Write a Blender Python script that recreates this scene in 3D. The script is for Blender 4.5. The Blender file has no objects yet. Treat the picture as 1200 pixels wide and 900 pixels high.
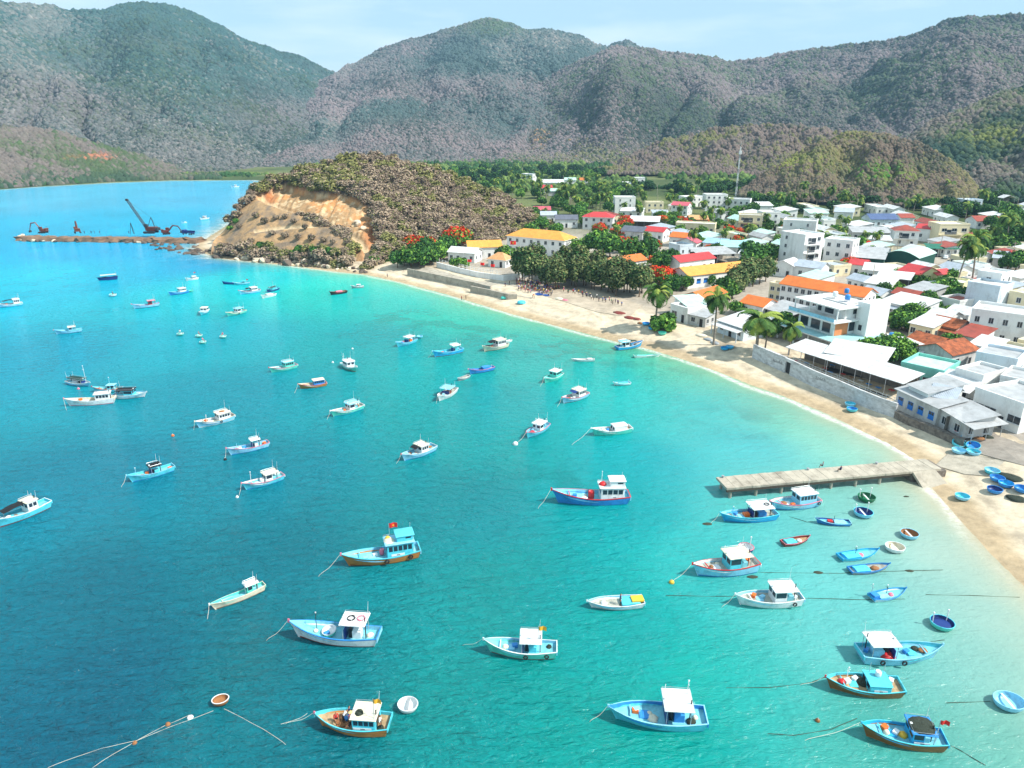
import bpy, bmesh, math, random
import numpy as np
from mathutils import Vector, Matrix

# ------------------------------------------------------------------ camera
SC = bpy.context.scene
COL = SC.collection
F_PX, YH, CAM_H = 830.0, 150.0, 56.0          # focal length and horizon row at 1200x900, camera height in metres
PITCH = math.atan((450.0 - YH) / F_PX)
cam_d = bpy.data.cameras.new('camera'); cam = bpy.data.objects.new('camera', cam_d); COL.objects.link(cam)
cam_d.sensor_width = 36.0; cam_d.lens = F_PX / 1200.0 * 36.0
cam_d.clip_start = 1.0; cam_d.clip_end = 40000.0
cam.location = (0, 0, CAM_H); cam.rotation_euler = (math.pi / 2 - PITCH, 0, 0)
SC.camera = cam

# ------------------------------------------------------------------ sky, sun, exposure
SUN_AZ, SUN_EL = math.radians(108.0), math.radians(48.0)   # clockwise from the view direction (+Y)
sun_dir = Vector((math.sin(SUN_AZ) * math.cos(SUN_EL), math.cos(SUN_AZ) * math.cos(SUN_EL), math.sin(SUN_EL)))
world = bpy.data.worlds.new('World'); SC.world = world; world.use_nodes = True
wt = world.node_tree; bg = wt.nodes['Background']
sky = wt.nodes.new('ShaderNodeTexSky'); sky.sky_type = 'NISHITA'; sky.sun_disc = False
sky.sun_elevation = SUN_EL; sky.sun_rotation = SUN_AZ
sky.air_density = 1.0; sky.dust_density = 0.6; sky.ozone_density = 1.0
tc = wt.nodes.new('ShaderNodeTexCoord'); mp = wt.nodes.new('ShaderNodeMapping'); mp.inputs['Scale'].default_value = (1.2, 1.2, 7.0)
wt.links.new(tc.outputs['Generated'], mp.inputs['Vector'])
cn = wt.nodes.new('ShaderNodeTexNoise'); cn.inputs['Scale'].default_value = 2.2; cn.inputs['Detail'].default_value = 6; cn.inputs['Roughness'].default_value = 0.55
wt.links.new(mp.outputs['Vector'], cn.inputs['Vector'])
cr = wt.nodes.new('ShaderNodeMapRange'); cr.inputs[1].default_value = 0.46; cr.inputs[2].default_value = 0.72; cr.inputs[3].default_value = 0.0; cr.inputs[4].default_value = 0.85
wt.links.new(cn.outputs['Fac'], cr.inputs[0])
c0 = wt.nodes.new('ShaderNodeMix'); c0.data_type = 'RGBA'; c0.inputs[0].default_value = .62; c0.inputs[7].default_value = (4.5, 6.5, 7.4, 1); wt.links.new(sky.outputs[0], c0.inputs[6])
cm = wt.nodes.new('ShaderNodeMix'); cm.data_type = 'RGBA'; cm.inputs[7].default_value = (7.8, 8.3, 8.5, 1)
wt.links.new(cr.outputs[0], cm.inputs[0]); wt.links.new(c0.outputs[2], cm.inputs[6]); wt.links.new(cm.outputs[2], bg.inputs['Color'])
bg.inputs['Strength'].default_value = 0.11
sun_d = bpy.data.lights.new('sun', 'SUN'); sun = bpy.data.objects.new('sun', sun_d); COL.objects.link(sun)
sun_d.energy = 4.9; sun_d.angle = math.radians(0.5); sun_d.color = (1.0, 0.95, 0.87)
sun.rotation_euler = (-sun_dir).to_track_quat('-Z', 'Y').to_euler()
SC.view_settings.view_transform = 'Standard'; SC.view_settings.look = 'None'
SC.view_settings.exposure = 0.5; SC.view_settings.gamma = 1.0; SC.view_settings.use_curve_mapping = False
SC.render.engine = 'CYCLES'
SC.cycles.use_denoising = True
SC.cycles.max_bounces = 6; SC.cycles.diffuse_bounces = 3; SC.cycles.glossy_bounces = 3; SC.cycles.transmission_bounces = 4
SC.cycles.volume_bounces = 0; SC.cycles.transparent_max_bounces = 8
SC.cycles.sample_clamp_indirect = 4.0

# ------------------------------------------------------------------ helpers
random.seed(7); RNG = np.random.default_rng(11)
CP, SP = math.cos(PITCH), math.sin(PITCH)

def ray(px, py):
    u = (px - 600.0) / F_PX; v = (450.0 - py) / F_PX
    return Vector((u, CP + v * SP, -SP + v * CP))

def at(px, py, z=0.0):
    d = ray(px, py); t = (z - CAM_H) / d.z
    return Vector((d.x * t, d.y * t, z))

def pix(x, y, z):
    y0 = y * CP - (z - CAM_H) * SP; z0 = y * SP + (z - CAM_H) * CP
    return 600 + F_PX * x / y0, 450 - F_PX * z0 / y0

def lin(r, g, b):
    f = lambda c: (c / 255.0) / 12.92 if c <= 10.3 else (((c / 255.0) + 0.055) / 1.055) ** 2.4
    return (f(r), f(g), f(b))

def vnoise(x, y, seed=0):
    x = np.asarray(x, float); y = np.asarray(y, float)
    xi = np.floor(x).astype(np.int64); yi = np.floor(y).astype(np.int64); fx = x - xi; fy = y - yi
    fx = fx * fx * (3 - 2 * fx); fy = fy * fy * (3 - 2 * fy)
    def h(i, j):
        n = (i * 374761393 + j * 668265263 + seed * 1442695041) & 0xFFFFFFFF
        n = ((n ^ (n >> 13)) * 1274126177) & 0xFFFFFFFF
        return ((n ^ (n >> 16)) & 0xFFFF) / 65535.0
    return (h(xi, yi) * (1 - fx) + h(xi + 1, yi) * fx) * (1 - fy) + (h(xi, yi + 1) * (1 - fx) + h(xi + 1, yi + 1) * fx) * fy

def fbm(x, y, octv=4, seed=0, gain=0.5):
    s = 0; a = 1; n = 0
    for k in range(octv):
        s = s + a * vnoise(x * 2 ** k, y * 2 ** k, seed + k * 17); n += a; a *= gain
    return s / n

def sstep(a, b, x):
    t = np.clip((np.asarray(x, float) - a) / (b - a), 0, 1); return t * t * (3 - 2 * t)

# materials: every one is procedural
MATS = {}
def new_mat(name):
    m = bpy.data.materials.new(name); m.use_nodes = True
    return m, m.node_tree, m.node_tree.nodes['Principled BSDF']

def N(t, kind, **kw):
    n = t.nodes.new(kind)
    for k, v in kw.items():
        if k.startswith('i_'): n.inputs[k[2:].replace('_', ' ')].default_value = v
        else: setattr(n, k, v)
    return n

def mat(name, rgb, rough=0.6, var=0.12, scale=1.5, bump=0.0, bscale=8.0, metal=0.0, spec=0.4, dirt=0.0, hue=0.0, stretch=None):
    """base colour broken up by two noises (tone and stains) in object space, optional bump and per-object tone"""
    if name in MATS: return MATS[name]
    m, t, b = new_mat(name); L = t.links.new
    tc_ = N(t, 'ShaderNodeTexCoord'); src = tc_.outputs['Object']
    if stretch:
        mpn = N(t, 'ShaderNodeMapping'); mpn.inputs['Scale'].default_value = stretch; L(src, mpn.inputs['Vector']); src = mpn.outputs['Vector']
    n1 = N(t, 'ShaderNodeTexNoise', i_Scale=scale, i_Detail=5.0, i_Roughness=0.65); L(src, n1.inputs['Vector'])
    r1 = N(t, 'ShaderNodeMapRange'); r1.inputs[1].default_value = 0.3; r1.inputs[2].default_value = 0.7; r1.inputs[3].default_value = 1 - var; r1.inputs[4].default_value = 1 + var
    L(n1.outputs['Fac'], r1.inputs[0])
    mx = N(t, 'ShaderNodeMix', data_type='RGBA', blend_type='MULTIPLY'); mx.inputs[0].default_value = 1.0
    mx.inputs[6].default_value = (*rgb, 1); L(r1.outputs[0], mx.inputs[7]); out = mx.outputs[2]
    if hue:
        oi = N(t, 'ShaderNodeObjectInfo'); r2 = N(t, 'ShaderNodeMapRange'); r2.inputs[3].default_value = 1 - hue; r2.inputs[4].default_value = 1 + hue
        L(oi.outputs['Random'], r2.inputs[0]); mh = N(t, 'ShaderNodeMix', data_type='RGBA', blend_type='MULTIPLY'); mh.inputs[0].default_value = 1.0
        L(out, mh.inputs[6]); L(r2.outputs[0], mh.inputs[7]); out = mh.outputs[2]
    if dirt:
        n2 = N(t, 'ShaderNodeTexNoise', i_Scale=scale * 0.6, i_Detail=8.0, i_Roughness=0.75); L(src, n2.inputs['Vector'])
        r3 = N(t, 'ShaderNodeMapRange'); r3.inputs[1].default_value = 0.5; r3.inputs[2].default_value = 0.64; r3.inputs[4].default_value = dirt; L(n2.outputs['Fac'], r3.inputs[0])
        md = N(t, 'ShaderNodeMix', data_type='RGBA'); L(r3.outputs[0], md.inputs[0]); L(out, md.inputs[6])
        md.inputs[7].default_value = (rgb[0] * .3 + .02, rgb[1] * .28 + .018, rgb[2] * .26 + .015, 1); out = md.outputs[2]
    L(out, b.inputs['Base Color'])
    b.inputs['Roughness'].default_value = rough; b.inputs['Metallic'].default_value = metal; b.inputs['Specular IOR Level'].default_value = spec
    if bump:
        n3 = N(t, 'ShaderNodeTexNoise', i_Scale=bscale, i_Detail=4.0); L(src, n3.inputs['Vector'])
        bp = N(t, 'ShaderNodeBump', i_Strength=bump, i_Distance=0.1); L(n3.outputs['Fac'], bp.inputs['Height']); L(bp.outputs[0], b.inputs['Normal'])
    MATS[name] = m
    return m

def attr_mat(name, attr='col', rough=0.9, var=0.25, scale=0.3, bump=0.0, bscale=1.0, bdist=0.3, spec=0.15):
    if name in MATS: return MATS[name]
    m, t, b = new_mat(name); L = t.links.new
    a = N(t, 'ShaderNodeAttribute', attribute_name=attr); g = N(t, 'ShaderNodeNewGeometry')
    n1 = N(t, 'ShaderNodeTexNoise', i_Scale=scale, i_Detail=6.0, i_Roughness=0.7); L(g.outputs['Position'], n1.inputs['Vector'])
    r1 = N(t, 'ShaderNodeMapRange'); r1.inputs[1].default_value = 0.3; r1.inputs[2].default_value = 0.7; r1.inputs[3].default_value = 1 - var; r1.inputs[4].default_value = 1 + var
    L(n1.outputs['Fac'], r1.inputs[0])
    mx = N(t, 'ShaderNodeMix', data_type='RGBA', blend_type='MULTIPLY'); mx.inputs[0].default_value = 1.0
    L(a.outputs['Color'], mx.inputs[6]); L(r1.outputs[0], mx.inputs[7]); L(mx.outputs[2], b.inputs['Base Color'])
    b.inputs['Roughness'].default_value = rough; b.inputs['Specular IOR Level'].default_value = spec
    if bump:
        n3 = N(t, 'ShaderNodeTexNoise', i_Scale=bscale, i_Detail=6.0, i_Roughness=0.65); L(g.outputs['Position'], n3.inputs['Vector'])
        bp = N(t, 'ShaderNodeBump', i_Strength=bump, i_Distance=bdist); L(n3.outputs['Fac'], bp.inputs['Height']); L(bp.outputs[0], b.inputs['Normal'])
    MATS[name] = m
    return m

# mesh builder: collects polygons with a material slot each and links ONE object
class MB:
    def __init__(s): s.v = []; s.f = []; s.m = []; s.mats = []
    def slot(s, m):
        if m not in s.mats: s.mats.append(m)
        return s.mats.index(m)
    def poly(s, pts, m):
        b = len(s.v); s.v += [tuple(p) for p in pts]; s.f.append(tuple(range(b, b + len(pts)))); s.m.append(s.slot(m))
    def mesh(s, verts, faces, m):
        b = len(s.v); s.v += [tuple(p) for p in verts]; k = s.slot(m)
        for f in faces: s.f.append(tuple(i + b for i in f)); s.m.append(k)
    def box(s, x0, x1, y0, y1, z0, z1, m, top=None):
        V = [(x0, y0, z0), (x1, y0, z0), (x1, y1, z0), (x0, y1, z0), (x0, y0, z1), (x1, y0, z1), (x1, y1, z1), (x0, y1, z1)]
        s.mesh(V, [(0, 3, 2, 1), (0, 1, 5, 4), (1, 2, 6, 5), (2, 3, 7, 6), (3, 0, 4, 7)], m)
        s.mesh(V[4:], [(0, 1, 2, 3)], top or m)
    def bevbox(s, x0, x1, y0, y1, z0, z1, m, e=0.05):
        """box with chamfered vertical and upper edges"""
        def ring(i, z): return [(x0 + i + e, y0 + i, z), (x1 - i - e, y0 + i, z), (x1 - i, y0 + i + e, z), (x1 - i, y1 - i - e, z), (x1 - i - e, y1 - i, z), (x0 + i + e, y1 - i, z), (x0 + i, y1 - i - e, z), (x0 + i, y0 + i + e, z)]
        rs = ring(0, z0) + ring(0, z1 - e) + ring(e, z1)
        F = [tuple(range(7, -1, -1)), tuple(range(16, 24))]
        for k in (0, 8):
            for i in range(8): F.append((k + i, k + (i + 1) % 8, k + 8 + (i + 1) % 8, k + 8 + i))
        s.mesh(rs, F, m)
    def tube(s, pts, r, m, n=6, r2=None):
        pts = [Vector(p) for p in pts]; k = len(pts); V = []; F = []
        for i, p in enumerate(pts):
            d = (pts[min(i + 1, k - 1)] - pts[max(i - 1, 0)]).normalized()
            a = d.cross(Vector((0, 0, 1)) if abs(d.z) < 0.9 else Vector((1, 0, 0))).normalized(); b = d.cross(a)
            rr = r + ((r2 if r2 is not None else r) - r) * i / max(1, k - 1)
            for j in range(n): V.append(p + (a * math.cos(2 * math.pi * j / n) + b * math.sin(2 * math.pi * j / n)) * rr)
        for i in range(k - 1):
            for j in range(n): F.append((i * n + j, i * n + (j + 1) % n, (i + 1) * n + (j + 1) % n, (i + 1) * n + j))
        F.append(tuple(range(n - 1, -1, -1))); F.append(tuple((k - 1) * n + j for j in range(n)))
        s.mesh(V, F, m)
    def lathe(s, prof, m, n=14, c=(0, 0, 0), mats=None, sx=1, sy=1):
        V = []; b = len(s.v)
        for r, z in prof:
            for j in range(n): V.append((c[0] + sx * r * math.cos(2 * math.pi * j / n), c[1] + sy * r * math.sin(2 * math.pi * j / n), c[2] + z))
        s.v += V
        for i in range(len(prof) - 1):
            k = s.slot(mats[i] if mats else m)
            for j in range(n): s.f.append(tuple(b + q for q in (i * n + j, i * n + (j + 1) % n, (i + 1) * n + (j + 1) % n, (i + 1) * n + j))); s.m.append(k)
    def torus(s, c, R, r, m, ax=(0, 0, 1), n=14, k=6):
        ax = Vector(ax).normalized(); a = ax.cross(Vector((0, 0, 1)) if abs(ax.z) < .9 else Vector((1, 0, 0))).normalized(); b = ax.cross(a); V = []; F = []
        for i in range(n):
            d = a * math.cos(2 * math.pi * i / n) + b * math.sin(2 * math.pi * i / n)
            for j in range(k): V.append(Vector(c) + d * (R + r * math.cos(2 * math.pi * j / k)) + ax * r * math.sin(2 * math.pi * j / k))
        for i in range(n):
            for j in range(k): F.append((i * k + j, ((i + 1) % n) * k + j, ((i + 1) % n) * k + (j + 1) % k, i * k + (j + 1) % k))
        s.mesh(V, F, m)
    def data(s, name):
        me = bpy.data.meshes.new(name); me.from_pydata(s.v, [], s.f)
        for m in s.mats: me.materials.append(m)
        me.polygons.foreach_set('material_index', s.m); me.update()
        return me
    def build(s, name, parent=None, smooth=False):
        o = bpy.data.objects.new(name, s.data(name)); COL.objects.link(o)
        if parent is not None: o.parent = parent
        if smooth: o.data.polygons.foreach_set('use_smooth', [True] * len(o.data.polygons))
        return o

def link_mesh(name, me, parent=None):
    o = bpy.data.objects.new(name, me); COL.objects.link(o)
    if parent is not None: o.parent = parent
    return o

def tag(o, label, cat, group=None):
    o['label'] = label; o['category'] = cat
    if group: o['group'] = group
    return o

def struct(o, kind='structure'):
    o['kind'] = kind; return o

def thing(name, label, cat, loc=(0, 0, 0), rz=0.0, group=None):
    o = bpy.data.objects.new(name, None); COL.objects.link(o); o.empty_display_size = 0.5
    o.location = loc; o.rotation_euler = (0, 0, rz)
    return tag(o, label, cat, group)

def np_mesh(name, V, Fq, mats, midx=None, smooth=True, cols=None):
    """V (n,3), Fq (m,k) arrays -> object"""
    V = np.asarray(V, np.float32); Fq = np.asarray(Fq, np.int32); k = Fq.shape[1]
    me = bpy.data.meshes.new(name); me.vertices.add(len(V)); me.vertices.foreach_set('co', V.ravel())
    me.loops.add(Fq.size); me.loops.foreach_set('vertex_index', Fq.ravel())
    me.polygons.add(len(Fq)); me.polygons.foreach_set('loop_start', np.arange(len(Fq), dtype=np.int32) * k)
    me.polygons.foreach_set('loop_total', np.full(len(Fq), k, np.int32))
    for m in mats: me.materials.append(m)
    if midx is not None: me.polygons.foreach_set('material_index', np.asarray(midx, np.int32))
    me.update(calc_edges=True)
    if smooth: me.polygons.foreach_set('use_smooth', np.ones(len(Fq), bool))
    for an, av in (cols or {}).items():
        av = np.asarray(av, np.float32)
        if av.ndim == 2:
            a = me.attributes.new(an, 'FLOAT_COLOR', 'POINT'); a.data.foreach_set('color', np.hstack([av[:, :3], np.ones((len(av), 1), np.float32)]).ravel())
        else:
            a = me.attributes.new(an, 'FLOAT', 'POINT'); a.data.foreach_set('value', av)
    return me

def grid_faces(nr, nc):
    i = np.arange(nr - 1)[:, None] * nc + np.arange(nc - 1)[None, :]
    return np.stack([i, i + 1, i + nc + 1, i + nc], -1).reshape(-1, 4)
# ================================================================== THE LIE OF THE LAND
SHORE_PX = [(228, 290), (240, 297), (258, 303), (290, 306), (330, 310), (360, 314), (390, 318), (430, 322), (470, 331), (520, 344), (560, 356), (600, 368), (640, 379), (680, 389),
            (720, 400), (760, 409), (800, 421), (840, 435), (880, 451), (910, 461), (940, 473), (970, 485), (990, 495), (1010, 505), (1040, 519), (1060, 531), (1078, 543), (1084, 560), (1094, 574),
            (1108, 590), (1124, 608), (1142, 628), (1160, 648), (1180, 668), (1205, 692), (1250, 740), (1330, 850)]
shore = [at(*p) for p in SHORE_PX]
FAR_PX = [(0, 222), (40, 219), (75, 217), (130, 214), (200, 211.5), (300, 211)]
farshore = [at(*p) for p in FAR_PX]
LAND = np.array([(p.x, p.y) for p in shore] + [(110, 30), (140, -60), (6000, -200), (9000, 9000), (-9000, 9000), (-6000, 500), (-1300, 560), (-800, 640)] +
                [(p.x, p.y) for p in farshore] + [(-262, 800), (-225, 640), (-190, 520), (-172, 430), (-166, 395)])

def land_dist(x, y):
    """signed distance to the shoreline, positive on land"""
    x = np.asarray(x, float); y = np.asarray(y, float); d2 = np.full(x.shape, 1e18); ins = np.zeros(x.shape, bool); n = len(LAND)
    for i in range(n):
        ax, ay = LAND[i]; bx, by = LAND[(i + 1) % n]; ex, ey = bx - ax, by - ay
        t = np.clip(((x - ax) * ex + (y - ay) * ey) / (ex * ex + ey * ey), 0, 1)
        d2 = np.minimum(d2, (x - ax - t * ex) ** 2 + (y - ay - t * ey) ** 2)
        if ay != by:
            c = ((ay > y) != (by > y)) & (x < ex * (y - ay) / ey + ax); ins ^= c
    return np.where(ins, 1, -1) * np.sqrt(d2)

def height(d, x, y):
    d = np.asarray(d, float)
    up = 0.35 * np.clip(d, 0, 2) / 2 + 2.05 * sstep(1, 20, d) + 0.6 * sstep(15, 45, d) + np.clip(0.012 * (d - 40), 0, 12)
    dn = np.maximum(-7, 0.07 * d - 0.02)
    return np.where(d > 0, up, dn)

def gz(x, y):
    x = np.array([x], float); y = np.array([y], float)
    return float(height(land_dist(x, y), x, y)[0])

def on_ground(px, py, up=0.0):
    z = 2.0
    for _ in range(12):
        p = at(px, py, z + up); z = gz(p.x, p.y)
    return Vector((p.x, p.y, z))

# -- ground sheet
naz, nd = 520, 560
az = np.radians(np.linspace(-72, 72, naz)); dd = np.geomspace(24, 5400, nd)
A, D = np.meshgrid(az, dd); GX = (D * np.sin(A)).ravel(); GY = (D * np.cos(A)).ravel()
gd = land_dist(GX, GY); GZ = height(gd, GX, GY)
GZ = GZ + np.where(gd > 1, (fbm(GX / 6, GY / 6, 3, 3) - .5) * 0.25 * sstep(1, 12, gd), 0) + sstep(500, 1500, gd) * (fbm(GX / 160, GY / 160, 4, 5) - .4) * 10
n1 = fbm(GX / 9, GY / 9, 4, 21)[:, None]; n2 = fbm(GX / 60, GY / 60, 4, 33)[:, None]; n3 = fbm(GX / 2.2, GY / 2.2, 3, 41)[:, None]
sand = np.array(lin(206, 191, 166)); wet = np.array(lin(176, 156, 126)); dusty = np.array(lin(178, 172, 162)); earth = np.array(lin(146, 132, 112)); green = np.array(lin(70, 84, 48)); field = np.array(lin(100, 108, 66)); litter = np.array(lin(120, 108, 94))
c = np.ones((len(GX), 3)) * sand
c = c * (0.86 + .28 * n1)
wl = sstep(5.5, 2.0, gd + 4 * (n1[:, 0] - .5))[:, None]; c = c * (1 - wl) + wet * (0.8 + .4 * n1) * wl
k = sstep(0.50, .62, n1)[:, 0][:, None] * sstep(7, 14, gd)[:, None] * sstep(.4, .6, n3) * .55; c = c * (1 - k) + litter * k
wr = (np.exp(-((gd - 6.5 - 5 * (n1[:, 0] - .5)) / 1.1) ** 2) + .7 * np.exp(-((gd - 13 - 7 * (n1[:, 0] - .5)) / 1.2) ** 2))[:, None] * sstep(.42, .6, n3) * .5; c = c * (1 - wr) + litter * .8 * wr; c = c * (.88 + .24 * n3)
dry = sstep(22, 34, gd + 8 * (n2[:, 0] - .5))[:, None]; c = c * (1 - dry) + (dusty * (1 - n2) + earth * n2) * (0.8 + .4 * n1) * dry
far = sstep(330, 460, GY + 0.25 * GX + 90 * (n2[:, 0] - .5))[:, None]; fz = sstep(.42, .6, n2); c = c * (1 - far) + (green * (1 - fz) + field * fz) * (.7 + .6 * n1) * far
me = np_mesh('ground', np.c_[GX, GY, GZ], grid_faces(nd, naz)[:, ::-1], [attr_mat('ground_soil', var=.26, scale=.6, bump=.35, bscale=1.6, bdist=.25)], cols={'col': c})
struct(link_mesh('ground', me))

# -- water: one sheet; its body colour follows the depth and the bottom under it
WPTS = [((20, 236), (120, 205, 238)), ((250, 230), (112, 200, 238)), ((60, 262), (95, 200, 238)), ((220, 262), (84, 196, 236)), ((60, 320), (82, 208, 236)), ((180, 310), (62, 200, 236)), ((235, 305), (40, 150, 215)), ((150, 295), (60, 190, 236)), ((300, 325), (92, 216, 228)), ((400, 332), (110, 226, 220)),
        ((450, 350), (100, 216, 216)), ((560, 368), (110, 218, 206)), ((40, 420), (44, 176, 208)), ((250, 400), (56, 192, 216)), ((250, 460), (32, 170, 196)), ((420, 400), (60, 192, 204)), ((600, 420), (66, 194, 198)), ((600, 470), (44, 180, 190)), ((700, 440), (72, 200, 202)), ((780, 430), (110, 212, 196)), ((820, 480), (70, 196, 196)),
        ((940, 500), (98, 206, 186)), ((880, 520), (58, 188, 192)), ((1000, 525), (120, 210, 188)), ((100, 560), (24, 152, 182)), ((300, 560), (18, 152, 176)), ((300, 650), (12, 138, 160)), ((550, 600), (22, 156, 170)), ((750, 540), (34, 170, 180)), ((750, 600), (32, 166, 174)), ((100, 700), (10, 126, 152)), ((100, 800), (8, 116, 144)),
        ((50, 870), (6, 108, 136)), ((300, 800), (12, 130, 148)), ((350, 880), (14, 128, 146)), ((550, 830), (28, 156, 160)), ((620, 680), (26, 160, 166)), ((720, 730), (34, 168, 170)), ((830, 640), (64, 188, 188)), ((900, 620), (86, 198, 194)), ((960, 660), (98, 204, 200)), ((1000, 590), (100, 200, 190)), ((1060, 600), (130, 204, 190)), ((1100, 640), (140, 206, 196)),
        ((850, 790), (54, 182, 176)), ((1000, 720), (92, 200, 196)), ((1130, 700), (130, 206, 196)), ((1160, 780), (112, 196, 186)), ((1050, 880), (64, 172, 162)), ((1180, 880), (88, 180, 166)), ((800, 880), (40, 166, 162)), ((700, 860), (34, 162, 160))]
wp = np.array([(at(*p).x, at(*p).y) for p, _ in WPTS]); wcol = np.array([lin(*q) for _, q in WPTS])
nwz, nwd = 640, 620
az = np.radians(np.linspace(-62, 62, nwz)); dd = np.geomspace(24, 1500, nwd)
A, D = np.meshgrid(az, dd); WX = (D * np.sin(A)).ravel(); WY = (D * np.cos(A)).ravel(); wd = -land_dist(WX, WY)
wgt = np.zeros((len(WX), len(wp)), np.float32); rr = np.hypot(WX, WY)
for i, (x, y) in enumerate(wp): wgt[:, i] = 1.0 / (((WX - x) ** 2 + (WY - y) ** 2) / (0.03 * (x * x + y * y)) + 0.12) ** 2
wc = (wgt @ wcol) / wgt.sum(1)[:, None]
big = fbm(WX / 38, WY / 38, 4, 61)[:, None]; fine = fbm(WX / 7, WY / 7, 4, 71)[:, None]
wc = wc * (0.86 + .28 * big) * (0.94 + .12 * fine)
# weed beds on the bottom
weed = np.zeros(len(WX))
for (px, py, r) in [(752, 388, 9), (610, 398, 9), (640, 402, 10), (560, 385, 9), (728, 422, 7), (850, 492, 5), (905, 512, 4), (868, 488, 5), (770, 430, 7), (690, 415, 8), (660, 560, 5), (1010, 545, 3), (560, 455, 5), (470, 372, 8), (520, 380, 8)]:
    p = at(px, py); weed = np.maximum(weed, np.exp(-(((WX - p.x) / (r * 1.8)) ** 2 + ((WY - p.y) / r) ** 2)))
wk = (sstep(.42, .62, fbm(WX / 5, WY / 5, 5, 81)) * weed)[:, None] * .3
wc = wc * (1 - wk) + np.array(lin(14, 96, 104)) * wk
# the sandy bottom shows through in the shallows
shal = np.exp(-np.clip(wd, 0, None) / 7.5)[:, None] * (.75 + .5 * (fine - .5)); near_r = sstep(60, 75, WX - .0 * WY)[:, None] * sstep(130, 105, WY)[:, None]
milk = near_r * np.exp(-np.clip(wd, 0, None) / 42.0)[:, None] * .8; wc = wc * (1 - milk) + np.array(lin(176, 216, 202)) * milk; shal = np.clip(shal + milk * .15, 0, .96)
wc = wc * (1 - shal) + np.array(lin(196, 190, 148)) * shal
fo = fbm(WX / 9, WY / 9, 3, 91); surf = np.exp(-((wd - .7 - 2.2 * (fo - .35)) / .85) ** 2) * sstep(.12, .45, fbm(WX / 14, WY / 14, 3, 95)) * sstep(70, 120, WY)
rk = sstep(-128, -138, WX) * sstep(.5, .7, fbm(WX / 4, WY / 4, 4, 99)) * np.exp(-np.clip(wd, 0, None) / 7.0); surf = np.maximum(surf, rk)
wf = grid_faces(nwd, nwz)[:, ::-1]; keep = (wd[wf].max(1) > -4); wf = wf[keep]
def water_mat():
    m, t, b = new_mat('sea_water'); L = t.links.new
    a = N(t, 'ShaderNodeAttribute', attribute_name='col'); fm = N(t, 'ShaderNodeAttribute', attribute_name='foam'); g = N(t, 'ShaderNodeNewGeometry')
    mpn = N(t, 'ShaderNodeMapping'); mpn.inputs['Rotation'].default_value = (0, 0, math.radians(-18)); mpn.inputs['Scale'].default_value = (.55, 1.25, 1); L(g.outputs['Position'], mpn.inputs['Vector'])
    w1 = N(t, 'ShaderNodeTexNoise', i_Scale=.6, i_Detail=5.0, i_Roughness=.6, i_Distortion=.6); w2 = N(t, 'ShaderNodeTexNoise', i_Scale=1.7, i_Detail=4.0, i_Roughness=.6, i_Distortion=.4)
    L(mpn.outputs[0], w1.inputs['Vector']); L(mpn.outputs[0], w2.inputs['Vector'])
    b1 = N(t, 'ShaderNodeBump', i_Strength=.8, i_Distance=1.15); b2 = N(t, 'ShaderNodeBump', i_Strength=1.0, i_Distance=.5)
    L(w1.outputs['Fac'], b1.inputs['Height']); L(w2.outputs['Fac'], b2.inputs['Height']); L(b1.outputs[0], b2.inputs['Normal']); L(b2.outputs[0], b.inputs['Normal'])
    ca = N(t, 'ShaderNodeAttribute', attribute_name='calm'); cs = N(t, 'ShaderNodeMapRange'); cs.inputs[3].default_value = .95; cs.inputs[4].default_value = .22; L(cs.outputs[0], b1.inputs['Strength']); L(ca.outputs['Fac'], cs.inputs[0]); L(cs.outputs[0], b2.inputs['Strength'])
    n3 = N(t, 'ShaderNodeTexNoise', i_Scale=1.1, i_Detail=7.0, i_Roughness=.75); L(g.outputs['Position'], n3.inputs['Vector'])
    r = N(t, 'ShaderNodeMapRange'); r.inputs[1].default_value = .35; r.inputs[2].default_value = .6; L(n3.outputs['Fac'], r.inputs[0])
    mu = N(t, 'ShaderNodeMath', operation='MULTIPLY'); L(r.outputs[0], mu.inputs[0]); L(fm.outputs['Fac'], mu.inputs[1])
    mx = N(t, 'ShaderNodeMix', data_type='RGBA'); L(mu.outputs[0], mx.inputs[0]); L(a.outputs['Color'], mx.inputs[6]); mx.inputs[7].default_value = (.82, .8, .76, 1)
    L(mx.outputs[2], b.inputs['Base Color']); b.inputs['Roughness'].default_value = .12; b.inputs['IOR'].default_value = 1.33; b.inputs['Specular IOR Level'].default_value = .45
    return m
WATER_GAIN = 0.57
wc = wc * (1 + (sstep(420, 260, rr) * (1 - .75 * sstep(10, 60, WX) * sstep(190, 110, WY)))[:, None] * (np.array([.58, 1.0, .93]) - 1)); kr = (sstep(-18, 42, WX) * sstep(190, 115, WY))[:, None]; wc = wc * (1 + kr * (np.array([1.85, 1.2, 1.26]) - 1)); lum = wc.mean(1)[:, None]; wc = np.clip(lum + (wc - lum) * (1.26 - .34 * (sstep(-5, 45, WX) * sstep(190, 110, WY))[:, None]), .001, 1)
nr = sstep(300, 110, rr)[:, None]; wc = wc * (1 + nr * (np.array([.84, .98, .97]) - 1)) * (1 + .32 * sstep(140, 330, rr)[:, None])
me = np_mesh('sea_water', np.c_[WX, WY, np.full(len(WX), 0.0)], wf, [water_mat()], cols={'col': wc * WATER_GAIN, 'foam': surf, 'calm': np.clip(milk[:, 0] * 1.2 + shal[:, 0] + kr[:, 0] * .75, 0, 1)})
struct(link_mesh('sea_water', me))
del wgt

# -- hills: each layer is a real slope from its foot to its crest and down behind it
def azel(px, py):
    d = ray(px, py); return math.atan2(d.x, d.y), d.z / math.hypot(d.x, d.y)

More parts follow.
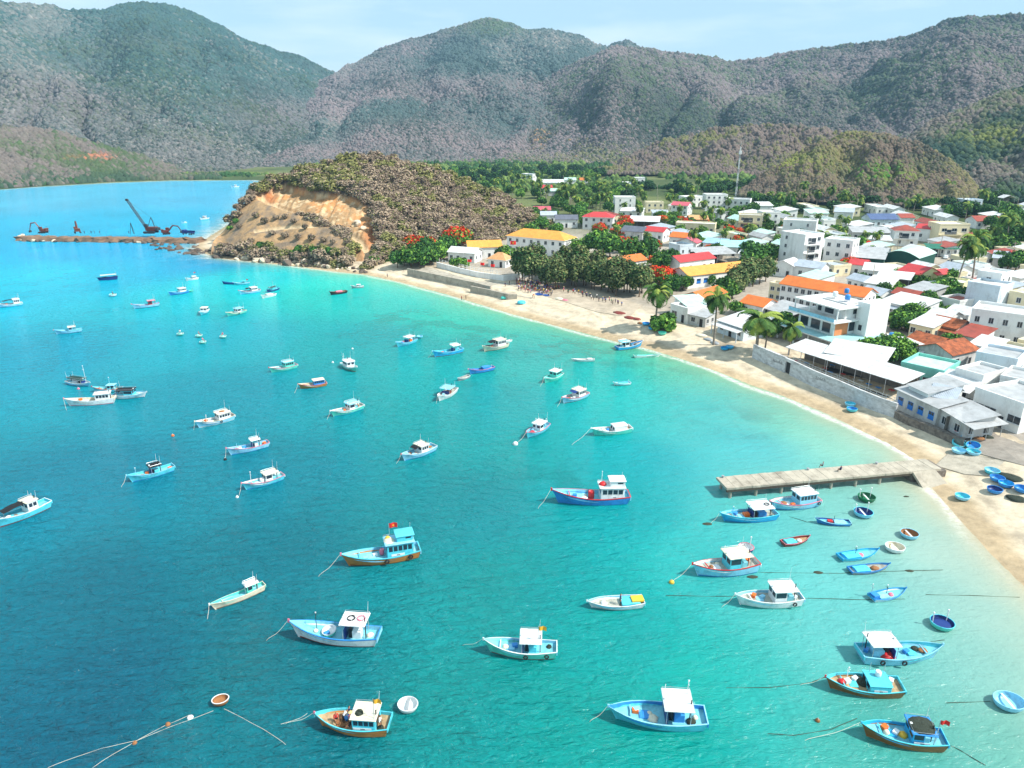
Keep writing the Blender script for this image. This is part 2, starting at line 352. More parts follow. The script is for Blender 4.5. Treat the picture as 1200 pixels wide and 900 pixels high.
def hill_grid(crest, foot_r, crest_r, z0, rpy=200, nu=300, nt=110, rough=1.0, gully=18, seed=0, prof=1.15, crest_noise=3.0, back=.9, ext=0.0):
    """crest: pixel line; foot_r / crest_r: distance in metres, number or [(px, m)...]; returns (nt,nu,3) points and t"""
    ca = np.array([azel(*p) for p in crest]); o = np.argsort(ca[:, 0]); ca = ca[o]
    a = np.linspace(ca[0, 0], ca[-1, 0], nu); el = np.interp(a, ca[:, 0], ca[:, 1])
    def rad(v):
        if not isinstance(v, list): return np.full(nu, float(v))
        q = np.array([(azel(px, rpy)[0], m) for px, m in v]); return np.interp(a, q[:, 0], q[:, 1])
    rf, rc = rad(foot_r), rad(crest_r); zc = CAM_H + el * rc
    t = np.r_[np.linspace(0, 1, nt), np.linspace(1, 1 + back, nt // 3)[1:]]
    T = t[:, None]; Rr = rf + (rc - rf) * T
    up = np.clip(T, 0, 1) ** prof; dn = 1 - np.clip((T - 1) / back, 0, 1) ** 1.3 * .9
    Zz = z0 + (zc - z0)[None, :] * up * dn
    S = (rc - rf).mean(); env = np.clip(np.sin(np.pi * np.clip(T, 0, 1)) ** .7, 0, 1) * np.ones_like(Zz)
    U = a[None, :] * rc.mean(); V = Rr
    gl = fbm(U / (S / gully * 4) + fbm(U / S * 3, V / S * 3, 3, seed) * 1.3, V / (S * .9), 4, seed + 3)
    gl = np.abs(gl * 2 - 1) ** .8
    md = fbm(U / (S * .22), V / (S * .22), 4, seed + 9) - .5
    dz = (gl - .3) * .62 * rough + md * .34 * rough
    sp = np.abs(fbm(U / (S * .5) + fbm(U / S * 2, V / S * 2, 3, seed + 31) * 1.2, V / (S * 2.2), 3, seed + 33) * 2 - 1); dz = dz + (.32 - sp) * .75 * min(1.0, rough * 1.2)
    Zz = Zz + env * dz * (zc - z0)[None, :] * .55
    Zz = Zz + crest_noise * (fbm(U / 30 / max(.3, S / 900), V / 30 / max(.3, S / 900), 4, seed + 15) - .5) * 2 * np.clip(T * 4, 0, 1)
    Rr = Rr * np.ones_like(Zz)
    return np.stack([np.sin(a)[None, :] * Rr, np.cos(a)[None, :] * Rr, Zz], -1), t, env

def clumps(P, n, size, cols, seed, tmin=.02, tmax=1.25, nt=110, back=.9, dens=None, zj=.25):
    """n little faceted shrubs on a hill grid, coloured by patches; returns V, F, C"""
    r = np.random.default_rng(seed); R_, C_ = P.shape[:2]
    fr = r.random(n) * (R_ - 1.01); fc = r.random(n) * (C_ - 1.01)
    i = fr.astype(int); j = fc.astype(int); a = (fr - i)[:, None]; b = (fc - j)[:, None]
    p = (P[i, j] * (1 - b) + P[i, j + 1] * b) * (1 - a) + (P[i + 1, j] * (1 - b) + P[i + 1, j + 1] * b) * a
    if dens is not None:
        k = r.random(n) < dens(p[:, 0], p[:, 1], p[:, 2]); p = p[k]; n = len(p)
    rows = 3; ang = 2 * np.pi * np.arange(5) / 5
    tmpl = np.array([(math.cos(q), math.sin(q), -.35) for q in ang] + [(.85 * math.cos(q + .6), .85 * math.sin(q + .6), .45) for q in ang] + [(0.1, 0, 1.0)])
    F = []
    for q in range(5):
        F += [(q, (q + 1) % 5, 5 + q), ((q + 1) % 5, 5 + (q + 1) % 5, 5 + q), (5 + q, 5 + (q + 1) % 5, 10)]
    F = np.array(F)
    s = size * (.5 + .8 * r.random(n)) * np.clip(np.hypot(p[:, 0], p[:, 1]) / (1900 if size > 4.3 else 900), .5, 1.25); jit = 1 + .55 * (r.random((n, 11, 3)) - .5)
    V = tmpl[None] * jit * s[:, None, None]; V[:, :, 2] *= ((.6 if size > 4.3 else .75) + .6 * r.random(n))[:, None]; th = r.random(n) * 6.28
    x = V[:, :, 0] * np.cos(th)[:, None] - V[:, :, 1] * np.sin(th)[:, None]; y = V[:, :, 0] * np.sin(th)[:, None] + V[:, :, 1] * np.cos(th)[:, None]
    V = np.stack([x, y, V[:, :, 2]], -1) + p[:, None, :]
    sg = 34 if size > 4.3 else 7; pj = p + r.normal(0, 1, p.shape) * np.array([sg, sg, sg * .3]); cc = cols(pj[:, 0], pj[:, 1], pj[:, 2], r); cc = cc * (.87 + .26 * r.random((n, 1)))
    return V.reshape(-1, 3), (F[None] + (np.arange(n) * 11)[:, None, None]).reshape(-1, 3), np.repeat(cc, 11, 0)

def mixc(a, b, k, hard=0): return np.asarray(a) * (1 - k[:, None]) + np.asarray(b) * k[:, None]
C_DRY, C_DRY2, C_GREEN, C_DARK, C_OLIVE, C_ROCK, C_SOIL = (np.array(lin(*q)) for q in ((108, 100, 94), (94, 86, 78), (76, 94, 60), (38, 60, 52), (118, 118, 62), (150, 142, 136), (170, 130, 94)))
C_YG = np.array(lin(126, 132, 66))

def hill(name, crest, foot_r, crest_r, z0, cols, nclump, size, seed, label=None, **kw):
    P, t, env = hill_grid(crest, foot_r, crest_r, z0, seed=seed, **kw); R_, C_ = P.shape[:2]; q = P.reshape(-1, 3)
    r = np.random.default_rng(seed)
    c = cols(q[:, 0], q[:, 1], q[:, 2], r) * .95
    o = link_mesh(name, np_mesh(name, q, grid_faces(R_, C_)[:, ::-1], [attr_mat('hill_soil', var=.35, scale=.05, bump=.8, bscale=.11, bdist=4.0)], cols={'col': c})); struct(o)
    if nclump:
        V, F, C = clumps(P[: int(R_ * .86)], nclump, size, cols, seed + 1)
        so = link_mesh('hill_scrub', np_mesh('hill_scrub', V, F, [attr_mat('scrub_leaves', var=.3, scale=.4)], smooth=size > 4.3, cols={'col': C})); struct(so, 'stuff')
    return P

def pz(x, y, z):
    y0 = y * CP - (z - CAM_H) * SP; z0 = y * SP + (z - CAM_H) * CP
    return 600 + F_PX * x / y0, 450 - F_PX * z0 / y0

def blob(px, py, cx, cy, rx, ry): return np.exp(-((px - cx) / rx) ** 2 - ((py - cy) / ry) ** 2)

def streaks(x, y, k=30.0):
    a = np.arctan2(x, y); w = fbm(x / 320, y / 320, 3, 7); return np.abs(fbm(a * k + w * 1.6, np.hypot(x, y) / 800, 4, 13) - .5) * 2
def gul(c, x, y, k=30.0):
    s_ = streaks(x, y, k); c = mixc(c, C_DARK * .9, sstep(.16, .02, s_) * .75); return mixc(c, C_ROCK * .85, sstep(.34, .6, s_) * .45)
C_TEAL = np.array(lin(56, 86, 82)); C_PURP = np.array(lin(124, 112, 112))
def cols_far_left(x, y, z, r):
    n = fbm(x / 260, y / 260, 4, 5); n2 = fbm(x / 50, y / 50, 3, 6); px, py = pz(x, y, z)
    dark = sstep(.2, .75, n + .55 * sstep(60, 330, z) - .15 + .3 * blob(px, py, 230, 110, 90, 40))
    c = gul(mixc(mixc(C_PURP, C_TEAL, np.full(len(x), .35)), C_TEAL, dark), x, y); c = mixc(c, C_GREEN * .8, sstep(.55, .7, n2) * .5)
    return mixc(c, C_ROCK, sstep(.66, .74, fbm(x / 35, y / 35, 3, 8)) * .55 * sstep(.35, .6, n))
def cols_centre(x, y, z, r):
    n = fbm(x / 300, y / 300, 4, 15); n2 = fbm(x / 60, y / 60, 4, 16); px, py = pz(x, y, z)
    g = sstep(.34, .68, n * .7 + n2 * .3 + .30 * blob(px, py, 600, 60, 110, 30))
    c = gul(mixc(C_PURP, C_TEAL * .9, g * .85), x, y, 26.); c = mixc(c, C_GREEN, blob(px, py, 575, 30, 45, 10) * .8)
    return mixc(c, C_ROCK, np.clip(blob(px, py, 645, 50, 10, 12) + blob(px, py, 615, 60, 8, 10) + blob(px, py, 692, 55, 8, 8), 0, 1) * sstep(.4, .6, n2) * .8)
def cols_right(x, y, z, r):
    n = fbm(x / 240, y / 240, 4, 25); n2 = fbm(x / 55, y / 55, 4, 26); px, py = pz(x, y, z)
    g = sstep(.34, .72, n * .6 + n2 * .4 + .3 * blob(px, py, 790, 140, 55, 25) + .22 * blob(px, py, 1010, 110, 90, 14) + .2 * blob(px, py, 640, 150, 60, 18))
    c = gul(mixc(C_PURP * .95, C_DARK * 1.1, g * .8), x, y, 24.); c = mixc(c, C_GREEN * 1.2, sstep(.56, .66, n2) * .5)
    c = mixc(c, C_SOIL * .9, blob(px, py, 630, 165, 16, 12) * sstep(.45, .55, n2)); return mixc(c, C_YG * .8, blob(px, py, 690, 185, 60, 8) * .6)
def cols_brown(x, y, z, r):
    n = fbm(x / 60, y / 60, 4, 35); n2 = fbm(x / 14, y / 14, 3, 36)
    c = mixc(np.array(lin(120, 106, 98)), np.array(lin(96, 86, 80)), n); c = mixc(c, C_DARK * 1.2, sstep(.52, .68, n2) * .55); return mixc(c, C_OLIVE * .9, sstep(.5, .62, n2 * .5 + n * .5) * .7)
def cols_knoll(x, y, z, r):
    n = fbm(x / 40, y / 40, 4, 45); n2 = fbm(x / 12, y / 12, 3, 46); px, py = pz(x, y, z)
    c = mixc(np.array(lin(94, 82, 72)), np.array(lin(116, 102, 90)), n); c = mixc(c, C_DARK * 1.2, sstep(.5, .66, n2) * .55); c = mixc(c, C_OLIVE, sstep(.5, .7, n) * .5); k = np.clip(blob(px, py, 930, 190, 40, 14) + blob(px, py, 1040, 205, 40, 14) + .6 * blob(px, py, 985, 160, 40, 8), 0, 1) * sstep(.35, .55, n2); c = mixc(c, C_YG * .85, k)
    k2 = blob(px, py, 1025, 202, 22, 8) * sstep(.45, .6, n2); return mixc(c, np.array(lin(60, 110, 40)), k2)
def cols_slope(x, y, z, r):
    n = fbm(x / 70, y / 70, 4, 55); n2 = fbm(x / 18, y / 18, 3, 56); px, py = pz(x, y, z)
    c = mixc(C_DARK * 1.1, C_DRY, sstep(.42, .62, n)); c = mixc(c, C_YG * .9, np.clip(blob(px, py, 1170, 160, 50, 12), 0, 1) * sstep(.35, .55, n2)); return mixc(c, C_GREEN, sstep(.5, .65, n2) * .6)
def cols_bayhill(x, y, z, r):
    n = fbm(x / 60, y / 60, 4, 65); n2 = fbm(x / 20, y / 20, 3, 66); px, py = pz(x, y, z)
    c = mixc(C_DRY, C_GREEN * .9, sstep(.4, .62, n2 * .5 + n * .5)); c = mixc(c, C_DARK * 1.3, sstep(200, 212, py) * .6 * sstep(.4, .5, n2)); return mixc(c, np.array(lin(176, 112, 86)), blob(px, py, 110, 186, 18, 2.5))

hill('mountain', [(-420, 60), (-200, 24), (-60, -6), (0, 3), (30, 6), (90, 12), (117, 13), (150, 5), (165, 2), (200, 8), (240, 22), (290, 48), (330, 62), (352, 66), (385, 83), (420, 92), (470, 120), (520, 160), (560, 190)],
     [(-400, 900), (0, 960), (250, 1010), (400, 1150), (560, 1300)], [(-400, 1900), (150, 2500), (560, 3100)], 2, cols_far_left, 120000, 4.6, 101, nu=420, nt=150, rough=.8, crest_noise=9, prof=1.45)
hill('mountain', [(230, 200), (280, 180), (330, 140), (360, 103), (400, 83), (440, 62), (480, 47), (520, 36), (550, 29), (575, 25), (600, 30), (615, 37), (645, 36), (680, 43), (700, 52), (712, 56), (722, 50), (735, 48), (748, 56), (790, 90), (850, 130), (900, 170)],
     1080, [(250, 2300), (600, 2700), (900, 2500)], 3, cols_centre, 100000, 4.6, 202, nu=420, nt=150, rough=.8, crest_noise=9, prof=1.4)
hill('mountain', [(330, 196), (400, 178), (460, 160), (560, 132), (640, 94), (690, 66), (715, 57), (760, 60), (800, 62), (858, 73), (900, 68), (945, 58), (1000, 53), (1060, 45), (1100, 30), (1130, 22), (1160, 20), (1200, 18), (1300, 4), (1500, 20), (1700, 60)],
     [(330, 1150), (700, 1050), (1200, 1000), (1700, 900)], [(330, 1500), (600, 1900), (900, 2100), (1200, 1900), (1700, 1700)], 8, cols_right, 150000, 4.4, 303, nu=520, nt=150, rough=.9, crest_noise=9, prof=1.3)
hill('hill', [(-300, 120), (-100, 140), (0, 153), (40, 151), (70, 157), (110, 170), (140, 178), (180, 190), (220, 203), (258, 207)], [(-300, 1000)] + [(px, p.xy.length + 6) for (px, _), p in zip(FAR_PX, farshore)], [(-300, 1150)] + [(px, p.xy.length + 150) for (px, _), p in zip(FAR_PX, farshore)], 1.5, cols_bayhill, 14000, 3.4, 404, rpy=216, nu=160, nt=60, rough=.5, crest_noise=2)
hill('hill', [(690, 214), (705, 204), (740, 185), (780, 166), (830, 155), (880, 149), (920, 148), (960, 152), (1020, 170), (1080, 196)], 800, 960, 10, cols_brown, 19000, 2.5, 505, nu=180, nt=60, rough=1.0, crest_noise=9)
hill('hill', [(1010, 190), (1060, 166), (1093, 144), (1133, 128), (1170, 113), (1200, 103), (1300, 70), (1450, 60), (1600, 80)], [(1010, 640), (1200, 600), (1600, 520)], [(1010, 760), (1200, 880), (1600, 800)], 10, cols_slope, 15000, 3.2, 606, nu=200, nt=70, rough=.6, crest_noise=2)
KNOLL = hill('hill', [(866, 226), (890, 208), (920, 190), (950, 172), (990, 157), (1020, 154), (1060, 162), (1100, 182), (1130, 202), (1146, 222)], [(866, 560), (1000, 530), (1146, 540)], [(866, 590), (1000, 650), (1146, 600)], 9, cols_knoll, 13000, 2.1, 707, nu=160, nt=60, rough=1.0, crest_noise=4)

# -- the headland: heightfield with the quarried face and the haul road cut into it
def cols_head(x, y, z, r):
    n = fbm(x / 18, y / 18, 4, 75); return mixc(C_DRY2 * .8, C_DRY * .9, n)
HCREST = [(238, 294), (248, 284), (262, 271), (280, 245), (300, 224), (315, 214), (330, 210), (360, 198), (400, 190), (440, 187), (480, 194), (520, 206), (560, 221), (590, 234), (615, 249), (640, 264), (655, 272)]
hf = [(px, math.hypot(at(px, py).x, at(px, py).y)) for px, py in [(238, 295), (258, 301), (290, 304), (330, 308), (390, 315), (430, 318), (470, 308), (520, 300), (560, 295), (600, 288), (655, 274)]]
HP, HT, henv = hill_grid(HCREST, hf, [(238, 348), (262, 385), (330, 410), (440, 420), (560, 415), (655, 400)], 0.6, rpy=296, nu=360, nt=150, rough=.12, seed=808, prof=.80, crest_noise=.7, gully=8)
hpx, hpy = pz(HP[..., 0], HP[..., 1], HP[..., 2])
def polyline_d(px, py, pts):
    d = np.full(px.shape, 1e9)
    for (ax, ay), (bx, by) in zip(pts[:-1], pts[1:]):
        ex, ey = bx - ax, by - ay; t = np.clip(((px - ax) * ex + (py - ay) * ey) / (ex * ex + ey * ey), 0, 1)
        d = np.minimum(d, np.hypot(px - ax - t * ex, (py - ay - t * ey) * 1.5))
    return d
def inside(px, py, poly):
    r = np.zeros(px.shape, bool); n = len(poly)
    for i in range(n):
        ax, ay = poly[i]; bx, by = poly[(i + 1) % n]
        if ay != by: r ^= ((ay > py) != (by > py)) & (px < (bx - ax) * (py - ay) / (by - ay) + ax)
    return r
ROAD = [(309, 226), (322, 232), (345, 240), (368, 248), (392, 256), (410, 262), (422, 271), (430, 284), (429, 298), (421, 314)]
ROAD2 = [(418, 266), (395, 262), (360, 264), (330, 266), (300, 270)]
CUT = [(303, 230), (310, 222), (322, 214), (335, 212), (350, 215), (365, 219), (380, 221), (400, 223), (418, 228), (432, 238), (440, 250), (444, 264), (440, 300), (424, 318), (405, 316), (410, 290), (404, 272), (392, 264), (370, 256), (345, 247), (322, 240)]
BARE = [(228, 300), (232, 288), (262, 268), (285, 244), (305, 226), (345, 247), (400, 268), (410, 290), (402, 312), (370, 300), (330, 300), (300, 296), (270, 292), (250, 298)]
wob = (fbm(HP[..., 0] / 5, HP[..., 1] / 5, 3, 3) - .5) * 10
dr = np.minimum(polyline_d(hpx, hpy, ROAD), polyline_d(hpx, hpy, ROAD2) + 1.2)
cut = inside(hpx + wob, hpy + wob * .6, CUT); bare = inside(hpx + wob, hpy + wob * .6, BARE)
road = sstep(5.0, 3.0, dr + wob * .12)
face = cut & ~(road > .5)
def soften(a, n):
    a = a.astype(float)
    for _ in range(n): a = (a + np.roll(a, 1, 0) + np.roll(a, -1, 0) + np.roll(a, 1, 1) + np.roll(a, -1, 1)) / 5
    return a
HP[..., 2] -= 4.5 * soften(cut, 10) + 1.2 * soften(road > .5, 3)
hd_ = land_dist(HP[..., 0], HP[..., 1]); HP[..., 2] = HP[..., 2] * sstep(-1.5, 5, hd_) - 2.5 * sstep(2, -2, hd_)
rib = fbm(HP[..., 0] / 1.6, HP[..., 2] / 9, 3, 12)
HP[..., 2] += soften(face, 2) * (rib - .5) * 1.6
soil = soften(face | (road > .4), 1); bs = soften(bare, 2)
n = fbm(HP[..., 0] / 7, HP[..., 1] / 7, 4, 7); n_ = fbm(HP[..., 0] / 2, HP[..., 1] / 2, 4, 17)
hc = cols_head(HP[..., 0].ravel(), HP[..., 1].ravel(), HP[..., 2].ravel(), None)
tan = np.array(lin(172, 140, 102)); ochre = np.array(lin(196, 142, 92)); pale = np.array(lin(214, 190, 152)); grey = np.array(lin(132, 116, 98))
bc = mixc(grey, tan, sstep(.35, .6, n * .6 + n_ * .4).ravel()); fc = mixc(mixc(tan * .9, ochre, sstep(.45, .65, n).ravel()), pale, sstep(.5, .7, n_).ravel() * .7)
fc = mixc(fc, np.array(lin(176, 106, 62)), np.clip(blob(hpx, hpy, 438, 262, 9, 16) + blob(hpx, hpy, 314, 222, 9, 7) + .7 * blob(hpx, hpy, 430, 290, 7, 25), 0, 1).ravel() * .8)
hc = mixc(hc, bc, bs.ravel()); hc = mixc(hc, fc, soil.ravel()); hc = mixc(hc, pale * .98, (road * .75).ravel())
me = np_mesh('headland_hill', HP.reshape(-1, 3), grid_faces(*HP.shape[:2])[:, ::-1], [attr_mat('headland_soil', var=.2, scale=.35, bump=.6, bscale=.7, bdist=.8)], cols={'col': hc})
struct(link_mesh('headland_hill', me))
HVEG = (~cut) & (~bare) & (road < .2)        # where shrubs stand on the headland
# haze between the camera and the far slopes
def haze():
    m = bpy.data.materials.new('haze_air'); m.use_nodes = True; t = m.node_tree; t.nodes.clear()
    o = t.nodes.new('ShaderNodeOutputMaterial'); v = t.nodes.new('ShaderNodeVolumePrincipled')
    v.inputs['Color'].default_value = (.42, .72, 1.0, 1); v.inputs['Density'].default_value = HAZE; v.inputs['Anisotropy'].default_value = 0.0
    t.links.new(v.outputs[0], o.inputs['Volume'])
    b = MB(); b.box(-5600, 5600, -300, 5600, -9, 760, m); struct(b.build('haze'), 'stuff')
HAZE = 0.00010
haze()
# ================================================================== BOATS
def paint(name, rgb, **k):
    a = dict(rough=.42, var=.10, scale=1.3, dirt=.45, bump=.12, bscale=5, spec=.4); a.update(k); return mat(name, lin(*rgb), **a)
PM = {
    'aqua': paint('aqua_paint', (84, 200, 218)), 'cyan': paint('cyan_paint', (40, 170, 224)), 'mint': paint('mint_paint', (92, 208, 190)), 'blue': paint('blue_paint', (52, 140, 212)), 'sky': paint('pale_blue_paint', (140, 206, 232)),
    'navy': paint('navy_paint', (30, 58, 124)), 'white': paint('white_paint', (226, 230, 230)), 'cream': paint('cream_paint', (222, 214, 190)), 'wood': paint('varnished_planks', (186, 124, 62), var=.25, stretch=(1, 1, 9), dirt=.55), 'brown': paint('brown_planks', (142, 94, 48), var=.25, stretch=(1, 1, 9), dirt=.6),
    'rust': paint('rust_primer', (128, 50, 38)), 'red': paint('red_paint', (200, 40, 44)), 'pink': paint('pink_paint', (226, 120, 140)), 'green': paint('green_paint', (24, 110, 74)), 'grey': paint('grey_paint', (150, 156, 160)), 'black': paint('black_tarp', (22, 24, 28), rough=.8), 'dgreen': paint('dark_green_tarp', (26, 58, 52), rough=.8),
    'dark': mat('dark_opening', (.012, .016, .022), rough=.35), 'glass': mat('cabin_glass', (.02, .035, .055), rough=.12, spec=.6), 'deck': paint('worn_deck', (176, 176, 162), dirt=.6, var=.22), 'deckb': paint('blue_deck', (120, 196, 210), dirt=.4, var=.2), 'deckw': paint('plank_deck', (180, 150, 112), var=.3, dirt=.5),
    'yellow': paint('yellow_paint', (232, 186, 60)), 'orange': paint('orange_paint', (230, 110, 40)), 'rubber': mat('tyre_rubber', (.018, .018, .02), rough=.85), 'steel': mat('galvanised_pipe', (.5, .53, .55), rough=.4, metal=.5), 'rope': mat('pale_rope', lin(206, 202, 184), rough=.9), 'ropedark': mat('weedy_rope', lin(60, 66, 52), rough=.95),
    'flagred': mat('flag_cloth', lin(214, 40, 34), rough=.8), 'flagyellow': mat('yellow_flag_cloth', lin(240, 176, 50), rough=.8), 'net': mat('fishing_net', lin(52, 60, 50), rough=.95, bump=.8, bscale=14, var=.35, scale=6), 'netblue': mat('blue_net', lin(50, 96, 170), rough=.95, bump=.8, bscale=14, var=.35, scale=6), 'wicker': paint('tarred_wicker', (150, 104, 66), rough=.8, var=.25, dirt=.4),
}

def hull_lines(L, B, h, bowup, sternup, tw, rake):
    def fb(s):
        return (tw + (1 - tw) * math.sin(min(1, s / .38) * math.pi / 2)) if s < .38 else max(.02, 1 - ((s - .38) / .62) ** 3.4)
    def hs(s): return h * (1 + bowup * max(0, (s - .4) / .6) ** 2 + sternup * max(0, (.4 - s) / .4) ** 2)
    def pt(s, yk, z, side):
        sh = hs(s); x = -L / 2 + L * s + rake * L * max(0, (s - .55) / .45) ** 1.5 * max(0, z) / sh - .05 * L * max(0, (.15 - s) / .15) * max(0, z) / sh
        return (x, side * yk * fb(s) * B / 2, z)
    return fb, hs, pt

def make_boat(b, s, label, name='fishing_boat', hull='aqua', boot='rust', strake='white', inn='aqua', deck='deckb', cab=None, B=.29, h=.78, bowup=.9, sternup=.15, tw=.78, rake=.11,
              L=None, awn=None, mast=[], tyres=[], plate=None, flag=None, group='boats moored in the bay', k=None, hatch=True, rope=None, bulw=.42, extra=None, stem=None):
    pb, ps = at(*b), at(*s); d = pb - ps; L = (L or d.length) * .9; c = (pb + ps) / 2 - d * .03; q = k or min(1.25, max(.62, L / 7.9))
    B = B * 1.16 * L; h = h * 1.28 * q; bulw = bulw * 1.1 * q; bowup *= 1.05; rake *= 1.25
    t = thing(name, label, 'boat', (c.x, c.y, 0), math.atan2(d.y, d.x), group); t.rotation_euler = (math.radians(random.uniform(-1.5, 1.5)), math.radians(random.uniform(-.6, .6)), math.atan2(d.y, d.x))
    fb, hs, pt = hull_lines(L, B, h, bowup, sternup, tw, rake)
    ns = 15; S = [i / (ns - 1) for i in range(ns)]; mb = MB()
    rows = [(.30, -.5 * q, boot), (.80, .0, boot), (.86, .16 * q, hull), (.95, None, hull), (.995, -1, strake), (1.03, -2, None)]
    for side in (1, -1):
        G = []
        for sv in S:
            sh = hs(sv); fl = 1 - .62 * max(0, (sv - .4) / .6) ** 1.6; col = []
            for yk, z, _ in rows:
                zz = z if z is not None and z > -.9 * q + -.0 and z not in (-1, -2) else (.62 * sh if z is None else sh - (.13 * q if z == -1 else 0))
                f_ = yk if zz > .9 * sh else yk * (fl + (1 - fl) * max(0, zz) / sh); col.append(pt(sv, f_, zz, side))
            G.append(col)
        for i in range(ns - 1):
            for r_ in range(5):
                P4 = [G[i][r_], G[i + 1][r_], G[i + 1][r_ + 1], G[i][r_ + 1]]
                mb.poly(P4 if side < 0 else P4[::-1], PM[rows[r_][2]])
        if side == 1: T1 = [G[0][r_] for r_ in range(6)]; E1 = G[-1]
        else: T2 = [G[0][r_] for r_ in range(6)]; E2 = G[-1]
        # rail cap and inner bulwark
        for i in range(ns - 1):
            o0, o1 = G[i][5], G[i + 1][5]; ii = lambda sv, z: pt(sv, max(.0, 1.0 - .09 * q / max(.08, fb(sv) * B / 2)), z, side)
            a0, a1 = ii(S[i], hs(S[i]) + .015), ii(S[i + 1], hs(S[i + 1]) + .015); w0, w1 = ii(S[i], hs(S[i]) - bulw), ii(S[i + 1], hs(S[i + 1]) - bulw)
            P4 = [o0, o1, a1, a0]; mb.poly(P4 if side < 0 else P4[::-1], PM[strake]); P4 = [a0, a1, w1, w0]; mb.poly(P4 if side < 0 else P4[::-1], PM[inn])
    mb.poly(T1 + T2[::-1], PM[hull]); mb.poly([E2[r_] for r_ in range(6)] + [E1[r_] for r_ in range(5, -1, -1)], PM[hull])
    # transom rail
    y0 = abs(pt(0, 1.03, 1, 1)[1]); x0 = pt(0, 1, hs(0), 1)[0]; mb.box(x0 + .004, x0 + .12 * q, -y0, y0, hs(0) - bulw, hs(0) + .03, PM[inn], PM[strake])
    # stem post
    xt, _, zt = pt(1, 0, hs(1), 1); mb.box(xt - .16 * q, xt + .04, -.06 * q, .06 * q, zt - .25 * q, zt + .16 * q, PM[stem or strake])
    mb.build('hull', t)
    md = MB(); zd = lambda sv: hs(sv) - bulw
    for i in range(ns - 1):
        a, c_ = S[i], S[i + 1]; e = lambda sv, sd: pt(sv, max(0, 1.0 - .09 * q / max(.08, fb(sv) * B / 2)), zd(sv) + .004, sd)
        md.poly([e(a, -1), e(c_, -1), e(c_, 1), e(a, 1)], PM[deck])
    dk = md.build('deck', t)
    if hatch:
        m_ = MB(); xh = L * .20; zz = zd(.5 + .2); w = B * .17; m_.bevbox(xh - .07 * L, xh + .06 * L, -w, w, zd(.66) - .02, zd(.7) + .12 * q, PM[inn], .03); m_.build('hatch_cover', t)
        m_ = MB(); xb = L * .36; m_.box(xb - .05, xb + .05, -B * .26, B * .26, zd(.86) + .1, zd(.86) + .22 * q, PM[strake]); m_.build('bow_thwart', t)
    top = hs(.2); info = dict(t=t, L=L, B=B, q=q, hs=hs, zd=zd, bow=Vector((xt, 0, zt)), stern=Vector((x0, 0, hs(0))), roofz=None)
    if cab:
        kind = cab[0]; X = lambda f: -L / 2 + L * f; xa, xb = X(cab[1]), X(cab[2]); zb = zd((cab[1] + cab[2]) / 2) - .01; ch = cab[3] * 1.32 * q; wc_, rc = PM[cab[4]], PM[cab[5]]
        w = B / 2 * min(fb(cab[1] + .02), fb(cab[2])) * (cab[6] if len(cab) > 6 else .74); ov = .16 * q
        if kind == 'house':
            m_ = MB(); m_.bevbox(xa, xb, -w, w, zb, zb + ch, wc_, .05); cb = m_.build('cabin', t)
            nw = max(2, int((xb - xa) / (.62 * q))); wz0, wz1 = zb + ch * .52, zb + ch * .86; ww = (xb - xa - .3 * q) / nw
            for sd in (-1, 1):
                for i in range(nw):
                    m_ = MB(); xs = xa + .15 * q + i * ww; y = sd * w; m_.box(xs + .06 * q, xs + ww - .06 * q, min(y, y + sd * .02), max(y, y + sd * .02), wz0, wz1, PM['glass']); m_.build('window', cb)
            for yy in (-.5, .5):
                m_ = MB(); m_.box(xb, xb + .02, yy * w - .36 * w, yy * w + .36 * w, wz0, wz1, PM['glass']); m_.build('window', cb)
            m_ = MB(); m_.box(xa - .02, xa, -w * .45, w * .45, zb + .08, zb + ch * .86, PM['dark']); m_.build('doorway', cb)
        elif kind == 'open':
            lo = ch * .42; m_ = MB(); xm = xa + (xb - xa) * .45
            m_.bevbox(xm, xb, -w * .92, w * .92, zb, zb + ch * .98, wc_, .04)
            cb = m_.build('wheelhouse', t)
            for yy in (-.48, .48):
                m_ = MB(); m_.box(xb, xb + .02, yy * w - .36 * w, yy * w + .36 * w, zb + ch * .5, zb + ch * .84, PM['glass']); m_.build('window', cb)
            for sd in (-1, 1):
                m_ = MB(); y = sd * w * .92; m_.box(xm + .12, xb - .12, min(y, y + sd * .02), max(y, y + sd * .02), zb + ch * .48, zb + ch * .86, PM['glass']); m_.build('window', cb)
                m_ = MB(); m_.tube([(xa + .06, sd * w * .95, zb), (xa + .06, sd * w * .95, zb + ch)], .035, PM['steel'], 6); m_.build('roof_post', t)
            m_ = MB(); m_.bevbox(xa + .15, xm - .02, -w * .5, w * .5, zb, zb + lo, PM['deckb'], .04); m_.build('engine_box', t)
            m_ = MB(); m_.box(xm - .02, xm - .002, -w * .7, w * .7, zb + .1, zb + ch * .9, PM['dark']); m_.build('doorway', cb)
        elif kind == 'shade':
            for fx in (xa + .06, xb - .06):
                for sd in (-1, 1):
                    m_ = MB(); m_.tube([(fx, sd * w * .95, zb), (fx, sd * w * .95, zb + ch)], .035, PM['steel'], 6); m_.build('roof_post', t)
            m_ = MB(); m_.bevbox(xa + (xb - xa) * .2, xa + (xb - xa) * .62, -w * .45, w * .45, zb, zb + ch * .42, wc_, .04); m_.build('engine_box', t)
            m_ = MB(); m_.bevbox(xb - .24 * q, xb - .10, -w * .8, w * .8, zb, zb + ch * .62, PM['navy'], .03); m_.build('windscreen_panel', t)
            m_ = MB(); m_.bevbox(xa + (xb - xa) * .66, xa + (xb - xa) * .8, -w * .3, w * .3, zb, zb + ch * .5, PM['dark'], .03); m_.build('helm_seat', t)
        elif kind == 'low':
